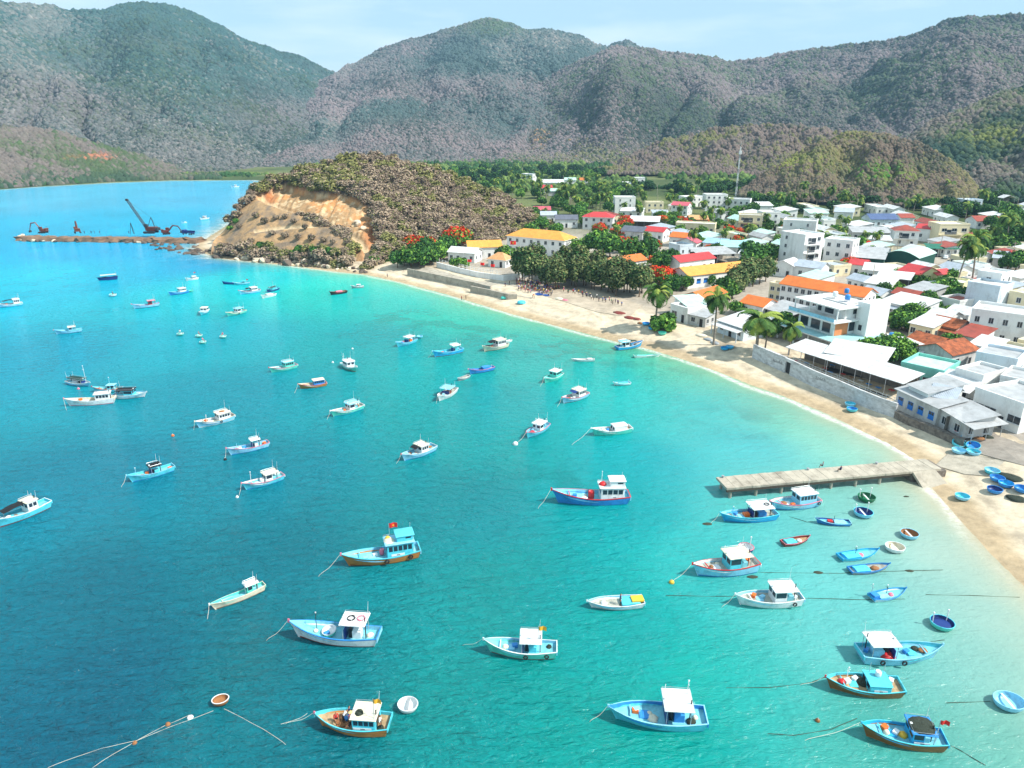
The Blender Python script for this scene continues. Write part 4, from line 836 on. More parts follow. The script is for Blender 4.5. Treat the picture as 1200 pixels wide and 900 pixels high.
make_boat((845, 611), (907, 606), 'blue boat with white canopy and orange box near the jetty end', hull='cyan', boot='blue', strake='aqua', inn='sky', deck='deck', cab=('shade', .10, .50, 1.35, 'blue', 'white', .95), mast=[(.84, 1.3, 'cyan', -.1)], B=.33, h=.78, bowup=.55, rope=(832, 614), extra=lambda i: (place_on(i, crate('orange crate on the deck of the blue boat by the jetty', 'orange', .9, .7, .5), i['L'] * .08, 0, i['zd'](.58)), place_on(i, ring('black ring on the white canopy near the jetty', 'black', .34), i['roof'][0] + .8, .1, i['roofz'])))
make_boat((903, 597), (956, 590), 'white cabin boat with blue hull moored closest beside jetty', hull='sky', boot='blue', strake='pink', inn='white', deck='deckb', cab=('house', .08, .50, 1.5, 'sky', 'white', .84), tyres=[(.04, 1)], B=.36, h=.85, bowup=.6)
make_boat((956, 613), (995, 615), 'small navy blue rowing boat with pale cover and red seat', name='rowing_boat', hull='blue', boot='navy', strake='sky', inn='navy', deck='deckb', cab=('tarp', .12, .5, .5, 'sky', 'sky', .8), mast=[(.5, 1.2, 'black', 0)], B=.31, h=.62, hatch=False, extra=lambda i: place_on(i, crate('red box in the small navy blue rowing boat', 'red', .7, .6, .3), i['L'] * .13, 0, i['zd'](.6)))
make_boat((947, 634), (917, 639), 'small dull red boat with turquoise cover over the stern', name='rowing_boat', hull='rust', boot='rust', strake='pink', inn='rust', deck='deckw', cab=('tarp', .08, .5, .55, 'aqua', 'aqua', .85), B=.36, h=.62, hatch=False, extra=lambda i: place_on(i, heap('net_heap', 'white bundle in the bow of the dull red boat', 'net', 'white', .4, .25, 31), i['L'] * .18, 0, i['zd'](.68)))
make_boat((1027, 650), (984, 656), 'cyan rowing boat with blue cover and dark outboard pole', name='rowing_boat', hull='aqua', boot='white', strake='cyan', inn='cyan', deck='deckb', cab=('tarp', .1, .52, .55, 'cyan', 'aqua', .85), mast=[(.42, 1.5, 'black', 0)], B=.33, h=.64, hatch=False, extra=lambda i: place_on(i, heap('net_heap', 'pink bundle in the cyan rowing boat', 'net', 'pink', .4, .25, 32), i['L'] * .1, 0, i['zd'](.6)))
make_boat((1040, 667), (996, 671), 'grey hulled rowing boat with blue cover and brown nets', name='rowing_boat', hull='grey', boot='rust', strake='blue', inn='blue', deck='deck', cab=('tarp', .1, .5, .55, 'cyan', 'aqua', .85), B=.31, h=.62, hatch=False, extra=lambda i: place_on(i, heap('net_heap', 'brown net heap in bow of grey rowing boat', 'net', 'wicker', .55, .28, 33), i['L'] * .2, 0, i['zd'](.7)))
make_boat((1059, 696), (1021, 703), 'white hulled rowing boat with blue stern engine and mast', name='rowing_boat', hull='white', boot='white', strake='blue', inn='cyan', deck='deckb', cab=('tarp', .18, .48, .5, 'sky', 'sky', .7), mast=[(.45, 1.6, 'black', 0), (.05, 1.6, 'steel', .3)], B=.35, h=.62, hatch=False, extra=lambda i: (place_on(i, crate('blue engine box on the stern of the white rowing boat', 'blue', .8, .9, .55), -i['L'] * .43, 0, i['zd'](.1)), place_on(i, heap('net_heap', 'pink cloth in the white hulled rowing boat', 'net', 'pink', .35, .25, 35), i['L'] * .13, 0, i['zd'](.6))))
# ---- left and middle of the bay
A = dict(boot='blue')
make_boat((-10, 622), (57, 593), 'aqua boat with long black awning cut by the picture edge', hull='aqua', boot='rust', strake='white', inn='aqua', deck='deckb', cab=('house', .22, .42, 1.4, 'white', 'cream', .8), awn=('black', .42, .86), mast=[(.26, .9, 'white', .1)], B=.3, h=.85)
make_boat((152, 566), (203, 550), 'aqua boat with black solar roof and mooring line at lower left', hull='aqua', boot='blue', strake='sky', inn='aqua', deck='deckb', cab=('shade', .30, .56, 1.35, 'aqua', 'black', .8), mast=[(.9, 1.3, 'sky', 0)], rope=(142, 571), B=.29)
make_boat((286, 575), (331, 560), 'aqua boat with cream roof and striped drum on deck', hull='aqua', boot='blue', strake='pink', inn='white', deck='deckb', cab=('open', .14, .50, 1.4, 'white', 'cream', .85), mast=[(.86, 2.0, 'white', 0)], rope=(280, 581), B=.31, extra=lambda i: place_on(i, barrel('white and red drum on aqua boat with cream roof', 'white', .32, .75), i['L'] * .08, .2, i['zd'](.6)))
make_boat((268, 534), (314, 522), 'pale aqua boat with small raised white square roof', hull='sky', boot='blue', strake='pink', inn='sky', deck='deckb', cab=('shade', .22, .44, 1.4, 'white', 'white', .7), mast=[(.84, 1.1, 'sky', 0)], rope=(264, 538), B=.26)
make_boat((231, 502), (273, 490), 'white and pale boat with piled gear on beige roof', hull='sky', boot='white', strake='cream', inn='white', deck='deck', cab=('house', .10, .46, 1.35, 'white', 'cream', .88), mast=[(.78, 1.4, 'white', 0)], tyres=[(.42, 1)], rope=(227, 504), B=.33, extra=lambda i: place_on(i, heap('net_heap', 'brown gear heap on the beige boat roof', 'net', 'wicker', .55, .2, 41), (i['roof'][0] + i['roof'][1]) / 2, 0, i['roofz']))
make_boat((79, 476), (135, 471), 'white boat with long bow and pink stem rafted to others', hull='white', boot='pink', strake='white', inn='cream', deck='deck', cab=('house', .06, .40, 1.2, 'white', 'white', .8), rope=(78, 481), B=.25, h=.8, bowup=.7, stem='pink')
make_boat((168, 465), (138, 466), 'white boat with dark net roof rafted on the right side', hull='white', boot='navy', strake='white', inn='sky', deck='deckb', cab=('open', .1, .68, 1.4, 'aqua', 'black', .9), mast=[(.04, .9, 'white', 0)], B=.42, h=.85, bowup=.5, L=6.6)
make_boat((113, 459), (140, 458), 'small aqua boat with tower frame rafted behind white boats', hull='aqua', boot='rust', strake='red', inn='aqua', deck='deckw', cab=('open', .2, .5, 1.3, 'aqua', 'sky', .7), mast=[(.4, 1.6, 'sky', 0)], B=.34, h=.8, L=6.0)
make_boat((106, 453), (81, 449), 'white boat with dark green tent roof and tall mast', hull='sky', boot='navy', strake='white', inn='white', deck='deckb', cab=('shade', .06, .80, 1.25, 'white', 'dgreen', .9), mast=[(.92, 4.2, 'white', 0)], B=.36, h=.8, bowup=.4, L=6.4)
make_boat((65, 392), (96, 388), 'small pale aqua boat alone at left, red tipped bow', hull='sky', boot='navy', strake='aqua', inn='sky', deck='deckb', cab=('open', .22, .52, 1.3, 'sky', 'cream', .85), B=.3, stem='red')
make_boat((156, 362), (186, 358), 'pale boat with dark cabin near the bay middle left', hull='sky', boot='navy', strake='pink', inn='sky', deck='deckb', cab=('open', .12, .42, 1.3, 'rust', 'pink', .8), B=.25)
make_boat((-4, 361), (26, 357), 'white boat with black awning half cut by left edge', hull='sky', boot='navy', strake='white', inn='white', deck='deckb', cab=('house', .06, .34, 1.6, 'white', 'white', .85), awn=('black', .34, .8), mast=[(.2, .8, 'pink', 0)], B=.3)
make_boat((115, 329), (138, 327), 'dark hulled barge with full length white roof', name='barge', hull='navy', boot='navy', strake='black', inn='navy', deck='deck', cab=('shade', .03, .9, 1.2, 'navy', 'white', .98), B=.3, bowup=.15, tw=.9, h=1.1, hatch=False)
make_boat((201, 346), (218, 343), 'blue boat with navy bow and white cabin near small tender', hull='blue', boot='navy', strake='aqua', inn='sky', deck='deckb', cab=('house', .12, .5, 1.5, 'white', 'white', .8), B=.34, L=6.8)
make_boat((218, 329), (232, 327), 'tiny white boat flying a pink flag below the headland', hull='white', boot='white', strake='white', inn='white', deck='deck', cab=('house', .15, .5, 1.3, 'white', 'white', .8), flag=(.3, 1.5, 'red', 0), B=.34)
make_boat((261, 333), (276, 333), 'narrow dark boat without cabin below the headland', hull='navy', boot='navy', strake='blue', inn='navy', deck='deckw', B=.22)
make_boat((274, 334), (292, 333), 'pale teal boat with red flags moored by narrow dark boat', hull='aqua', boot='navy', strake='white', inn='sky', deck='deckb', cab=('open', .2, .45, 1.2, 'aqua', 'aqua', .8), flag=(.15, 1.6, 'red', 0), B=.28)
make_boat((283, 345), (302, 342), 'white and blue boat with dark awning near pale teal boat', hull='sky', boot='blue', strake='pink', inn='white', deck='deckb', cab=('house', .12, .45, 1.3, 'white', 'white', .85), awn=('black', .45, .75), B=.33, L=7.4)
make_boat((307, 350), (322, 346), 'low all white boat with small dark opening', hull='white', boot='white', strake='white', inn='white', deck='deck', cab=('low', .3, .7, 1.0, 'white', 'white', .8), B=.34)
make_boat((313, 343), (326, 339), 'teal boat with black roof behind the low white boat', hull='navy', boot='navy', strake='aqua', inn='aqua', deck='deckb', cab=('shade', .3, .8, 1.1, 'aqua', 'black', .8), B=.3)
make_boat((234, 371), (243, 364), 'aqua boat seen bow on with white cabin', hull='aqua', boot='navy', strake='white', inn='white', deck='deckb', cab=('house', .12, .5, 1.5, 'white', 'cream', .85), B=.4, L=6.0)
make_boat((267, 371), (286, 366), 'mint hulled boat with pale cabin beside the aqua boat', hull='mint', boot='navy', strake='cream', inn='cream', deck='deckb', cab=('open', .12, .52, 1.4, 'white', 'sky', .85), tyres=[(.5, 1)], B=.36, L=6.8)
make_boat((317, 437), (347, 430), 'mint boat with pale green cabin and pinkish bow', hull='mint', boot='mint', strake='pink', inn='white', deck='deckb', cab=('house', .12, .5, 1.5, 'mint', 'sky', .86), B=.34, stem='red')
make_boat((351, 456), (382, 451), 'orange planked boat with bright blue cabin in mid bay', hull='wood', boot='rust', strake='pink', inn='cream', deck='deck', cab=('house', .06, .5, 1.4, 'blue', 'cream', .88), B=.34, rope=(345, 461), stem='red')
make_boat((421, 438), (401, 427), 'mint boat facing right with white cabin and slanted pole', hull='mint', boot='wood', strake='white', inn='white', deck='deckb', cab=('house', .2, .6, 1.5, 'white', 'white', .85), mast=[(.04, 2.6, 'white', -.1), (.8, 1.8, 'sky', .1)], B=.36, L=6.8)
make_boat((389, 489), (424, 478), 'mint hulled boat with clean white deck and pale blue roof', hull='mint', boot='blue', strake='white', inn='white', deck='deck', cab=('open', .14, .50, 1.35, 'white', 'sky', .85), rope=(383, 492), B=.32)
make_boat((465, 407), (486, 400), 'blue hulled boat with white roof and orange seat', hull='aqua', boot='blue', strake='sky', inn='sky', deck='deckb', cab=('shade', .1, .5, 1.4, 'orange', 'white', .9), B=.34, L=7.0)
make_boat((508, 419), (541, 412), 'long low blue boat with white square roof aft', hull='cyan', boot='rust', strake='sky', inn='aqua', deck='deckb', cab=('shade', .1, .36, 1.3, 'aqua', 'white', .85), B=.25, rope=(501, 420))
make_boat((568, 412), (592, 406), 'grey white boat with black awning and pink bow', hull='cream', boot='rust', strake='cream', inn='grey', deck='deck', cab=('house', .1, .5, 1.6, 'white', 'cream', .85), awn=('black', .5, .84), B=.34, L=8.0)
make_boat((591, 402), (599, 400), 'tiny white dinghy tied behind the grey white boat', name='dinghy', hull='white', boot='white', strake='white', inn='white', deck='deck', B=.4, hatch=False, bowup=.3, h=.6)
make_boat((550, 439), (578, 433), 'blue violet boat with low blue cover in mid bay', hull='blue', boot='navy', strake='pink', inn='blue', deck='deckb', cab=('low', .2, .5, 1.0, 'blue', 'blue', .8), B=.24, mast=[(.05, .9, 'white', 0)])
make_boat((537, 447), (549, 442), 'small grey tender tied to the blue violet boat', name='dinghy', hull='grey', boot='grey', strake='white', inn='grey', deck='deck', B=.34, hatch=False, h=.6)
make_boat((515, 470), (531, 459), 'white boat pointing to viewer with red inside cabin', hull='white', boot='white', strake='white', inn='white', deck='deck', cab=('shade', .24, .62, 1.4, 'rust', 'sky', .9), rope=(511, 473), B=.36, L=7.2)
make_boat((472, 541), (508, 526), 'white and aqua boat with black awning and red rail', hull='sky', boot='blue', strake='white', inn='sky', deck='deckb', cab=('house', .28, .54, 1.4, 'white', 'cream', .85), awn=('black', .54, .74), rope=(464, 544), B=.33, stem='red')
make_boat((617, 515), (640, 500), 'aqua boat with tall slanting mast beside white buoy', hull='aqua', boot='navy', strake='pink', inn='sky', deck='deckb', cab=('open', .18, .55, 1.35, 'white', 'white', .8), mast=[(.6, 2.6, 'white', 0), (.1, 1.6, 'sky', .2)], rope=(605, 520), B=.33, L=7.2, extra=lambda i: place_on(i, heap('net_heap', 'red and orange nets in the bow by the white buoy', 'net', 'red', .55, .3, 51), i['L'] * .28, 0, i['zd'](.78)))
make_boat((694, 511), (738, 505), 'mint hulled boat with white low cabin and long mooring rope', hull='mint', boot='mint', strake='white', inn='white', deck='deck', cab=('low', .12, .5, 1.25, 'white', 'white', .85), rope=(669, 522), B=.3)
make_boat((658, 474), (687, 463), 'white boat with red bow rail and blue windows', hull='sky', boot='rust', strake='pink', inn='white', deck='deck', cab=('house', .14, .48, 1.45, 'white', 'cream', .86), awn=('navy', .48, .66), B=.34, rope=(653, 477), stem='red', L=7.6)
make_boat((637, 450), (657, 440), 'mint boat with blue wheelhouse glass and white top', hull='mint', boot='mint', strake='white', inn='mint', deck='deckb', cab=('house', .12, .5, 1.5, 'mint', 'white', .85), B=.36, rope=(633, 453), L=6.8)
make_boat((671, 423), (696, 423), 'white flat open motor skiff near the beach', name='skiff', hull='white', boot='white', strake='white', inn='white', deck='deck', B=.26, h=.6, bowup=.4, hatch=False, cab=('low', .1, .3, .7, 'white', 'white', .8))
make_boat((719, 452), (738, 450), 'small white open boat filled with light blue cover', name='skiff', hull='white', boot='rust', strake='white', inn='aqua', deck='deckb', cab=('tarp', .2, .75, .5, 'aqua', 'aqua', .85), mast=[(.1, 1.1, 'white', .1)], B=.36, hatch=False, h=.6)
make_boat((752, 406), (723, 410), 'blue and white boat with raised black roof at beach edge', hull='cyan', boot='rust', strake='white', inn='blue', deck='deckw', cab=('open', .12, .45, 1.4, 'white', 'sky', .85), awn=('dgreen', .45, .8), B=.32, mast=[(.06, .6, 'white', 0)])
make_boat((773, 418), (743, 419), 'long white skiff with turquoise cover lying at beach edge', name='skiff', hull='white', boot='white', strake='white', inn='mint', deck='deckb', cab=('tarp', .1, .5, .45, 'mint', 'mint', .9), B=.2, h=.55, hatch=False, bowup=.4)
make_boat((387, 346), (406, 343), 'dark green boat with pink red cover off headland beach', hull='dgreen', boot='navy', strake='dgreen', inn='rust', deck='deckw', cab=('tarp', .3, .7, .9, 'pink', 'pink', .85), B=.28)
make_boat((412, 338), (426, 337), 'grey white motor boat nearest the headland beach', hull='grey', boot='grey', strake='white', inn='white', deck='deck', cab=('open', .25, .6, 1.2, 'white', 'white', .8), B=.32)
make_boat((235, 258), (244, 256.5), 'white trawler moored in the far bay behind headland', hull='white', boot='mint', strake='white', inn='white', deck='deck', cab=('house', .3, .6, 1.5, 'white', 'white', .8), B=.3)
make_boat((213, 262.2), (219, 261.6), 'tiny pale boat in far bay left of white trawler', hull='sky', boot='sky', strake='white', inn='white', deck='deck', cab=('low', .2, .5, 1.0, 'white', 'white', .8), B=.3)
make_boat((271, 219.6), (280, 219.2), 'white boat farthest away near the distant beach', hull='white', boot='white', strake='white', inn='white', deck='deck', cab=('house', .3, .6, 1.5, 'white', 'white', .8), B=.3)
# ---- round basket boats afloat
def bk(px, py, label, d_px, **k):
    p = at(px, py); D = math.hypot(p.x, math.hypot(p.y, CAM_H)); return basket((px, py), label, R=max(.75, d_px / 2 / (F_PX / D)), **k)
bk(478, 830, 'big white round basket boat tied behind crowded orange boat', 25, out='white', ins='white', rim='white', sy=.92, tilt=(.05, .03))
bk(259, 824, 'lone tan basket boat with white rim at lower left', 19, out='wicker', ins='wicker', rim='white', sy=.8, rz=.3, board=False)
bk(1181, 827, 'light blue basket boat at the lower right edge', 31, out='sky', ins='sky', rim='sky', sy=.85)
bk(1103, 734, 'mint basket boat with dark inside and two white poles', 25, out='mint', ins='navy', rim='aqua', poles=2, board=False, filler='navy')
bk(1015, 586, 'dark green basket boat with white half cover near jetty', 20, out='green', ins='green', rim='green', poles=2)
bk(1011, 604, 'blue basket boat with navy inside below the green one', 22, out='sky', ins='navy', rim='aqua', poles=2)
bk(1065, 629, 'aqua basket boat with wooden seat near right beach', 20, out='sky', ins='wicker', rim='sky')
bk(1048, 645, 'white oval basket boat with white seat', 22, out='white', ins='cream', rim='white', sy=.9)
bk(874, 645, 'blue and white basket boat with pink float astern of white boat', 19, out='navy', ins='white', rim='pink', poles=1)
bk(223.6, 342, 'tiny mint tender beside the navy bowed boat', 6, out='mint', ins='mint', rim='mint', board=False)
bk(492, 396, 'small aqua basket behind blue hulled boat', 8, out='aqua', ins='sky', rim='sky', board=False)
for (px, py, lab, top) in [(211.6, 393, 'mint basket boat with one rower, leftmost of the four', 'white'), (233.4, 395, 'mint basket boat with one rower, upper middle', 'grey'), (261.6, 396, 'mint basket boat with one rower, rightmost of the four', 'pink'), (238, 402.5, 'mint basket boat with one rower, lowest of the four', 'pink'), (132.5, 347, 'white basket boat with standing rower below dark barge', 'navy')]:
    t = bk(px, py, lab, 8, out='mint' if px > 150 else 'white', ins='mint', rim='white'); p = t.location; person((p.x, p.y, .55 if px > 150 else .1), random.uniform(0, 6), 'person in %s shirt in the %s' % (top, ' '.join(lab.split()[:3]) + ', ' + (lab.split(',')[-1].strip() if ',' in lab else 'below dark barge')), 'sit' if px > 150 else 'stand', top, 'navy', False, drop=.42 if px > 150 else 0)
# ---- buoys and floats
def buoy(px, py, label, m, R=.35):
    p = at(px, py); t = thing('buoy', label, 'buoy', (p.x, p.y, R * .25), 0, 'mooring buoys'); b = MB(); b.lathe([(.001, -R), (.5 * R, -.87 * R), (.87 * R, -.5 * R), (R, 0), (.87 * R, .5 * R), (.5 * R, .87 * R), (.001, R)], PM[m], 12); b.build('float', t, True)
    b = MB(); b.torus((0, 0, R * 1.08), .1, .03, PM['steel'], (1, 0, 0), 10, 5); b.build('eye', t)
buoy(604, 521, 'large white buoy at end of a mooring rope', 'white', .5); buoy(202.6, 511, 'small orange buoy left of the piled gear boat', 'orange', .3); buoy(264, 539, 'small dark buoy at the pale aqua boat', 'black', .3); buoy(390, 425, 'small white buoy left of mint boat with slanted pole', 'white', .28)
buoy(92, 456, 'pink buoy under the tent roofed boat', 'pink', .3); buoy(787, 683, 'yellow buoy on the rope of white and blue boat', 'yellow', .35); buoy(413, 409, 'white buoy above the mint boat facing right', 'white', .28); buoy(278, 583, 'white buoy by the aqua boat with cream roof', 'white', .25); buoy(958, 845, 'brown float on the rope of net roofed boat', 'brown', .25)
# floating lines at lower left
def line(pts, label, r=.018, m='rope', z=.02, cat='rope', name='floating_rope'):
    P = [at(*p) for p in pts]; Q = []
    for a, b_ in zip(P[:-1], P[1:]):
        for i in range(6): q = a.lerp(b_, i / 6); q.z = z + .03 * math.sin(7 * i + a.x); q.x += .10 * math.sin(q.y * 1.7); Q.append(q)
    Q.append(Vector((P[-1].x, P[-1].y, z))); b = MB(); b.tube(Q, r, PM[m], 5); return tag(b.build(name), label, 'rope', 'ropes floating on the water')
line([(56, 900), (118, 877), (160, 868), (200, 852), (250, 833)], 'pale floating rope leading to the tan basket, upper strand'); line([(108, 900), (158, 869), (195, 850), (222, 838)], 'pale floating rope, steeper strand left of tan basket')
line([(262, 831), (285, 842), (310, 855), (335, 873)], 'pale rope curving right from the tan basket'); line([(330, 849), (350, 842), (360, 836)], 'short rope left of crowded orange boat')
for (px, py, lab, m, R) in [(223, 841, 'white float knot where the two pale ropes meet', 'white', .3), (197, 849, 'brown knot of rope on the pale floating line', 'wicker', .25), (158, 871, 'brown cork float at the fork of pale ropes', 'wicker', .22)]:
    o = heap('rope_float', lab, 'float', m, R, .3, int(px)); p = at(px, py); o.location = (p.x, p.y, -.05)
for pts, lab in [([(832, 668), (900, 671), (985, 672), (1030, 670), (1105, 668)], 'dark weedy rope stretched below the rowing boats'), ([(780, 698), (840, 699), (862, 699)], 'dark weedy rope left of oversized white roof'), ([(940, 701), (1010, 703), (1060, 702)], 'dark weedy rope right of oversized white roof'), ([(1085, 697), (1140, 698), (1195, 700)], 'dark weedy rope in the right shallows'), ([(850, 806), (900, 806), (950, 800), (966, 794)], 'dark weedy rope left of low cabin boat'), ([(1110, 824), (1160, 822)], 'dark rope left of light blue basket'), ([(900, 860), (930, 862), (975, 855), (1004, 842)], 'dark rope at bow of net roofed boat'), ([(1105, 870), (1130, 882), (1155, 897)], 'rope astern of the net roofed boat'), ([(925, 605), (945, 612), (953, 611)], 'dark rope between the jetty boats'), ([(1090, 752), (1107, 750)], 'rope at right of the pale blue boat')]:
    line(pts, lab, .035, 'ropedark', .015)
for (px, py, R, lab) in [(882, 676, .8, 'brown weed clump at stern of boat by basket'), (959, 671, .7, 'brown weed clump on the dark rope'), (1066, 669, .6, 'brown weed clump right of the grey rowing boat'), (938, 700, .4, 'weed clump at stern of oversized roof boat'), (829, 614, .8, 'brown weed clump left of the blue jetty boat'), (1147, 617, .9, 'dark drift branch in the right shallows'), (1062, 582, .5, 'weed patch by the ramp of the jetty')]:
    o = heap('weed_clump', lab, 'weed', 'ropedark', R, .16, int(px), sy=.5); p = at(px, py); o.location = (p.x, p.y, -.04)
# ================================================================== BUILDINGS
def roofmat(name, rgb, rough=.55, dirt=.3, kind='sheet', scale=.6, var=.16):
    """corrugated sheet or tile courses: colour broken by courses and stains, ribs as bump"""
    if name in MATS: return MATS[name]
    m = mat(name, lin(*rgb), rough=rough, var=var, scale=scale, dirt=dirt); t = m.node_tree; b = t.nodes['Principled BSDF']; L = t.links.new
    g = N(t, 'ShaderNodeTexCoord'); w = N(t, 'ShaderNodeTexWave', i_Scale=1.1 if kind == 'sheet' else .9, i_Distortion=.0); w.bands_direction = 'X'; L(g.outputs['Object'], w.inputs['Vector'])
    src = w.outputs['Fac']
    if kind == 'tile':
        w2 = N(t, 'ShaderNodeTexWave', i_Scale=1.3); w2.bands_direction = 'Y'; L(g.outputs['Object'], w2.inputs['Vector']); ad = N(t, 'ShaderNodeMath', operation='ADD'); L(w.outputs['Fac'], ad.inputs[0]); L(w2.outputs['Fac'], ad.inputs[1]); src = ad.outputs[0]
    bp = N(t, 'ShaderNodeBump', i_Strength=.45, i_Distance=.08); L(src, bp.inputs['Height']); L(bp.outputs[0], b.inputs['Normal']); return m
RM = {'orange': roofmat('orange_tile_roof', (216, 116, 48), kind='tile', dirt=.2), 'yellow': roofmat('yellow_tile_roof', (228, 160, 70), kind='tile', dirt=.15), 'red': roofmat('red_sheet_roof', (196, 62, 62)), 'pink': roofmat('faded_pink_roof', (198, 92, 104)), 'rust': roofmat('rusty_red_roof', (158, 72, 56), dirt=.6),
      'tile': roofmat('old_brown_tile_roof', (160, 88, 54), kind='tile', dirt=.95, rough=.9, scale=.95, var=.5), 'tan': roofmat('tan_tile_roof', (214, 160, 108), kind='tile'), 'grey': roofmat('grey_sheet_roof', (172, 174, 175), dirt=.4), 'dgrey': roofmat('dark_grey_roof', (100, 104, 116), dirt=.3), 'white': roofmat('white_sheet_roof', (214, 215, 214), dirt=.5, scale=.9), 'blue': roofmat('blue_sheet_roof', (150, 186, 210)),
      'navy': roofmat('slate_blue_roof', (78, 98, 138)), 'teal': roofmat('teal_sheet_roof', (160, 208, 212)), 'mint': roofmat('mint_sheet_roof', (186, 218, 206)), 'green': roofmat('green_sheet_roof', (36, 112, 88)), 'greyblue': roofmat('grey_blue_roof', (172, 182, 192))}
def wallmat(k, rgb, dirt=.25): return mat(k + '_render', lin(*rgb), rough=.85, var=.08, scale=.45, dirt=dirt, bump=.1, bscale=3, stretch=(1, 1, .5))
WM = {'white': wallmat('white', (230, 231, 228), .3), 'cream': wallmat('cream', (226, 214, 180)), 'blue': wallmat('pale_blue', (208, 220, 228), .4), 'grey': wallmat('grey', (196, 196, 194), .6), 'mint': wallmat('mint', (130, 204, 190)), 'pink': wallmat('pink', (206, 166, 152)), 'yellow': wallmat('yellow', (232, 222, 168)), 'green': wallmat('dark_green', (22, 76, 66)), 'concrete': wallmat('concrete', (150, 148, 144), .8), 'orange': wallmat('orange_panel', (222, 138, 88)), 'tan': wallmat('tan', (206, 168, 120))}
FRAME, PANE, DOORM = paint('window_frame', (206, 210, 212)), mat('window_pane', (.025, .035, .045), rough=.12, spec=.6), mat('dark_doorway', (.03, .03, .032), rough=.7)
BLUEW = paint('blue_shutter', (40, 120, 200)); RAIL = mat('railing_metal', (.35, .37, .38), rough=.4, metal=.4)
HOUSES = []      # (x, y, short name) landmarks for the trees' labels
_wm = {}
def win_meshes(w, h, blue=False):
    k = (round(w, 2), round(h, 2), blue)
    if k not in _wm:
        f = MB(); e = .07; m = BLUEW if blue else FRAME
        f.box(-w / 2 - e, w / 2 + e, -.05, 0, -e, 0, m); f.box(-w / 2 - e, w / 2 + e, -.05, 0, h, h + e, m); f.box(-w / 2 - e, -w / 2, -.05, 0, 0, h, m); f.box(w / 2, w / 2 + e, -.05, 0, 0, h, m); f.box(-.03, .03, -.045, 0, 0, h, m)
        if blue: f.box(-w / 2, w / 2, -.035, -.02, 0, h * .55, m)
        f.box(-w / 2 - .16, w / 2 + .16, -.16, 0, -e - .08, -e, m)
        p = MB(); p.box(-w / 2, w / 2, -.018, -.003, 0, h, PANE); _wm[k] = (f.data('window'), p.data('pane'))
    return _wm[k]
def window(parent, x, y, z, face, w=1.2, h=1.3, blue=False):
    f, p = win_meshes(w, h, blue); o = link_mesh('window', f, parent); o.location = (x, y, z); o.rotation_euler = (0, 0, face); link_mesh('pane', p, o); return o

def frame_of(A, B, h):
    g = 3.0
    for _ in range(6): a, b = at(*A, g + h), at(*B, g + h); m = (a + b) / 2; g = gz(m.x, m.y)
    d = b - a; return Vector((a.x, a.y, g)), math.atan2(d.y, d.x), math.hypot(d.x, d.y)

def roof_gable(mb, W, D, h, m, axis='x', pitch=.42, ov=.45, th=.14):
    if axis == 'x':
        r = h + D / 2 * pitch; e = h - ov * pitch
        for y0, y1, sg in ((-ov, D / 2, 1), (D + ov, D / 2, -1)):
            V = [(-ov, y0, e), (W + ov, y0, e), (W + ov, y1, r), (-ov, y1, r)]; V += [(x, y, z + th) for x, y, z in V]
            F = [(0, 3, 2, 1), (4, 5, 6, 7), (0, 1, 5, 4), (1, 2, 6, 5), (2, 3, 7, 6), (3, 0, 4, 7)]
            mb.mesh(V, F if sg > 0 else [f[::-1] for f in F], m)
    else:
        r = h + W / 2 * pitch; e = h - ov * pitch
        for x0, x1, sg in ((-ov, W / 2, -1), (W + ov, W / 2, 1)):
            V = [(x0, -ov, e), (x0, D + ov, e), (x1, D + ov, r), (x1, -ov, r)]; V += [(x, y, z + th) for x, y, z in V]
            F = [(0, 3, 2, 1), (4, 5, 6, 7), (0, 1, 5, 4), (1, 2, 6, 5), (2, 3, 7, 6), (3, 0, 4, 7)]
            mb.mesh(V, F if sg < 0 and False else (F if sg > 0 and False else ([f[::-1] for f in F] if sg < 0 else F)), m)
    return r

def tank(p, rz, label, col='blue'):
    t = thing('water_tank', label, 'water tank', p, rz, 'roof water tanks'); b = MB(); b.lathe([(.001, .55), (.62, .55), (.66, .62), (.66, 1.6), (.6, 1.72), (.3, 1.86), (.001, 1.88)], PM[col], 14)
    for k in range(4): b.torus((0, 0, .75 + .24 * k), .665, .02, PM[col], (0, 0, 1), 14, 4)
    b.build('drum', t, True); b = MB(); b.lathe([(.2, 1.86), (.2, 1.95), (.001, 1.97)], PM['grey'], 10); b.build('lid', t)
    b = MB()
    for sx in (-1, 1):
        for sy in (-1, 1): b.tube([(sx * .45, sy * .45, -.05), (sx * .4, sy * .4, .55)], .03, PM['steel'], 5)
    for sx in (-1, 1): b.tube([(sx * .42, -.42, .5), (sx * .42, .42, .5)], .03, PM['steel'], 5); b.tube([(-.42, sx * .42, .3), (.42, sx * .42, .3)], .03, PM['steel'], 5)
    b.build('stand', t); return t

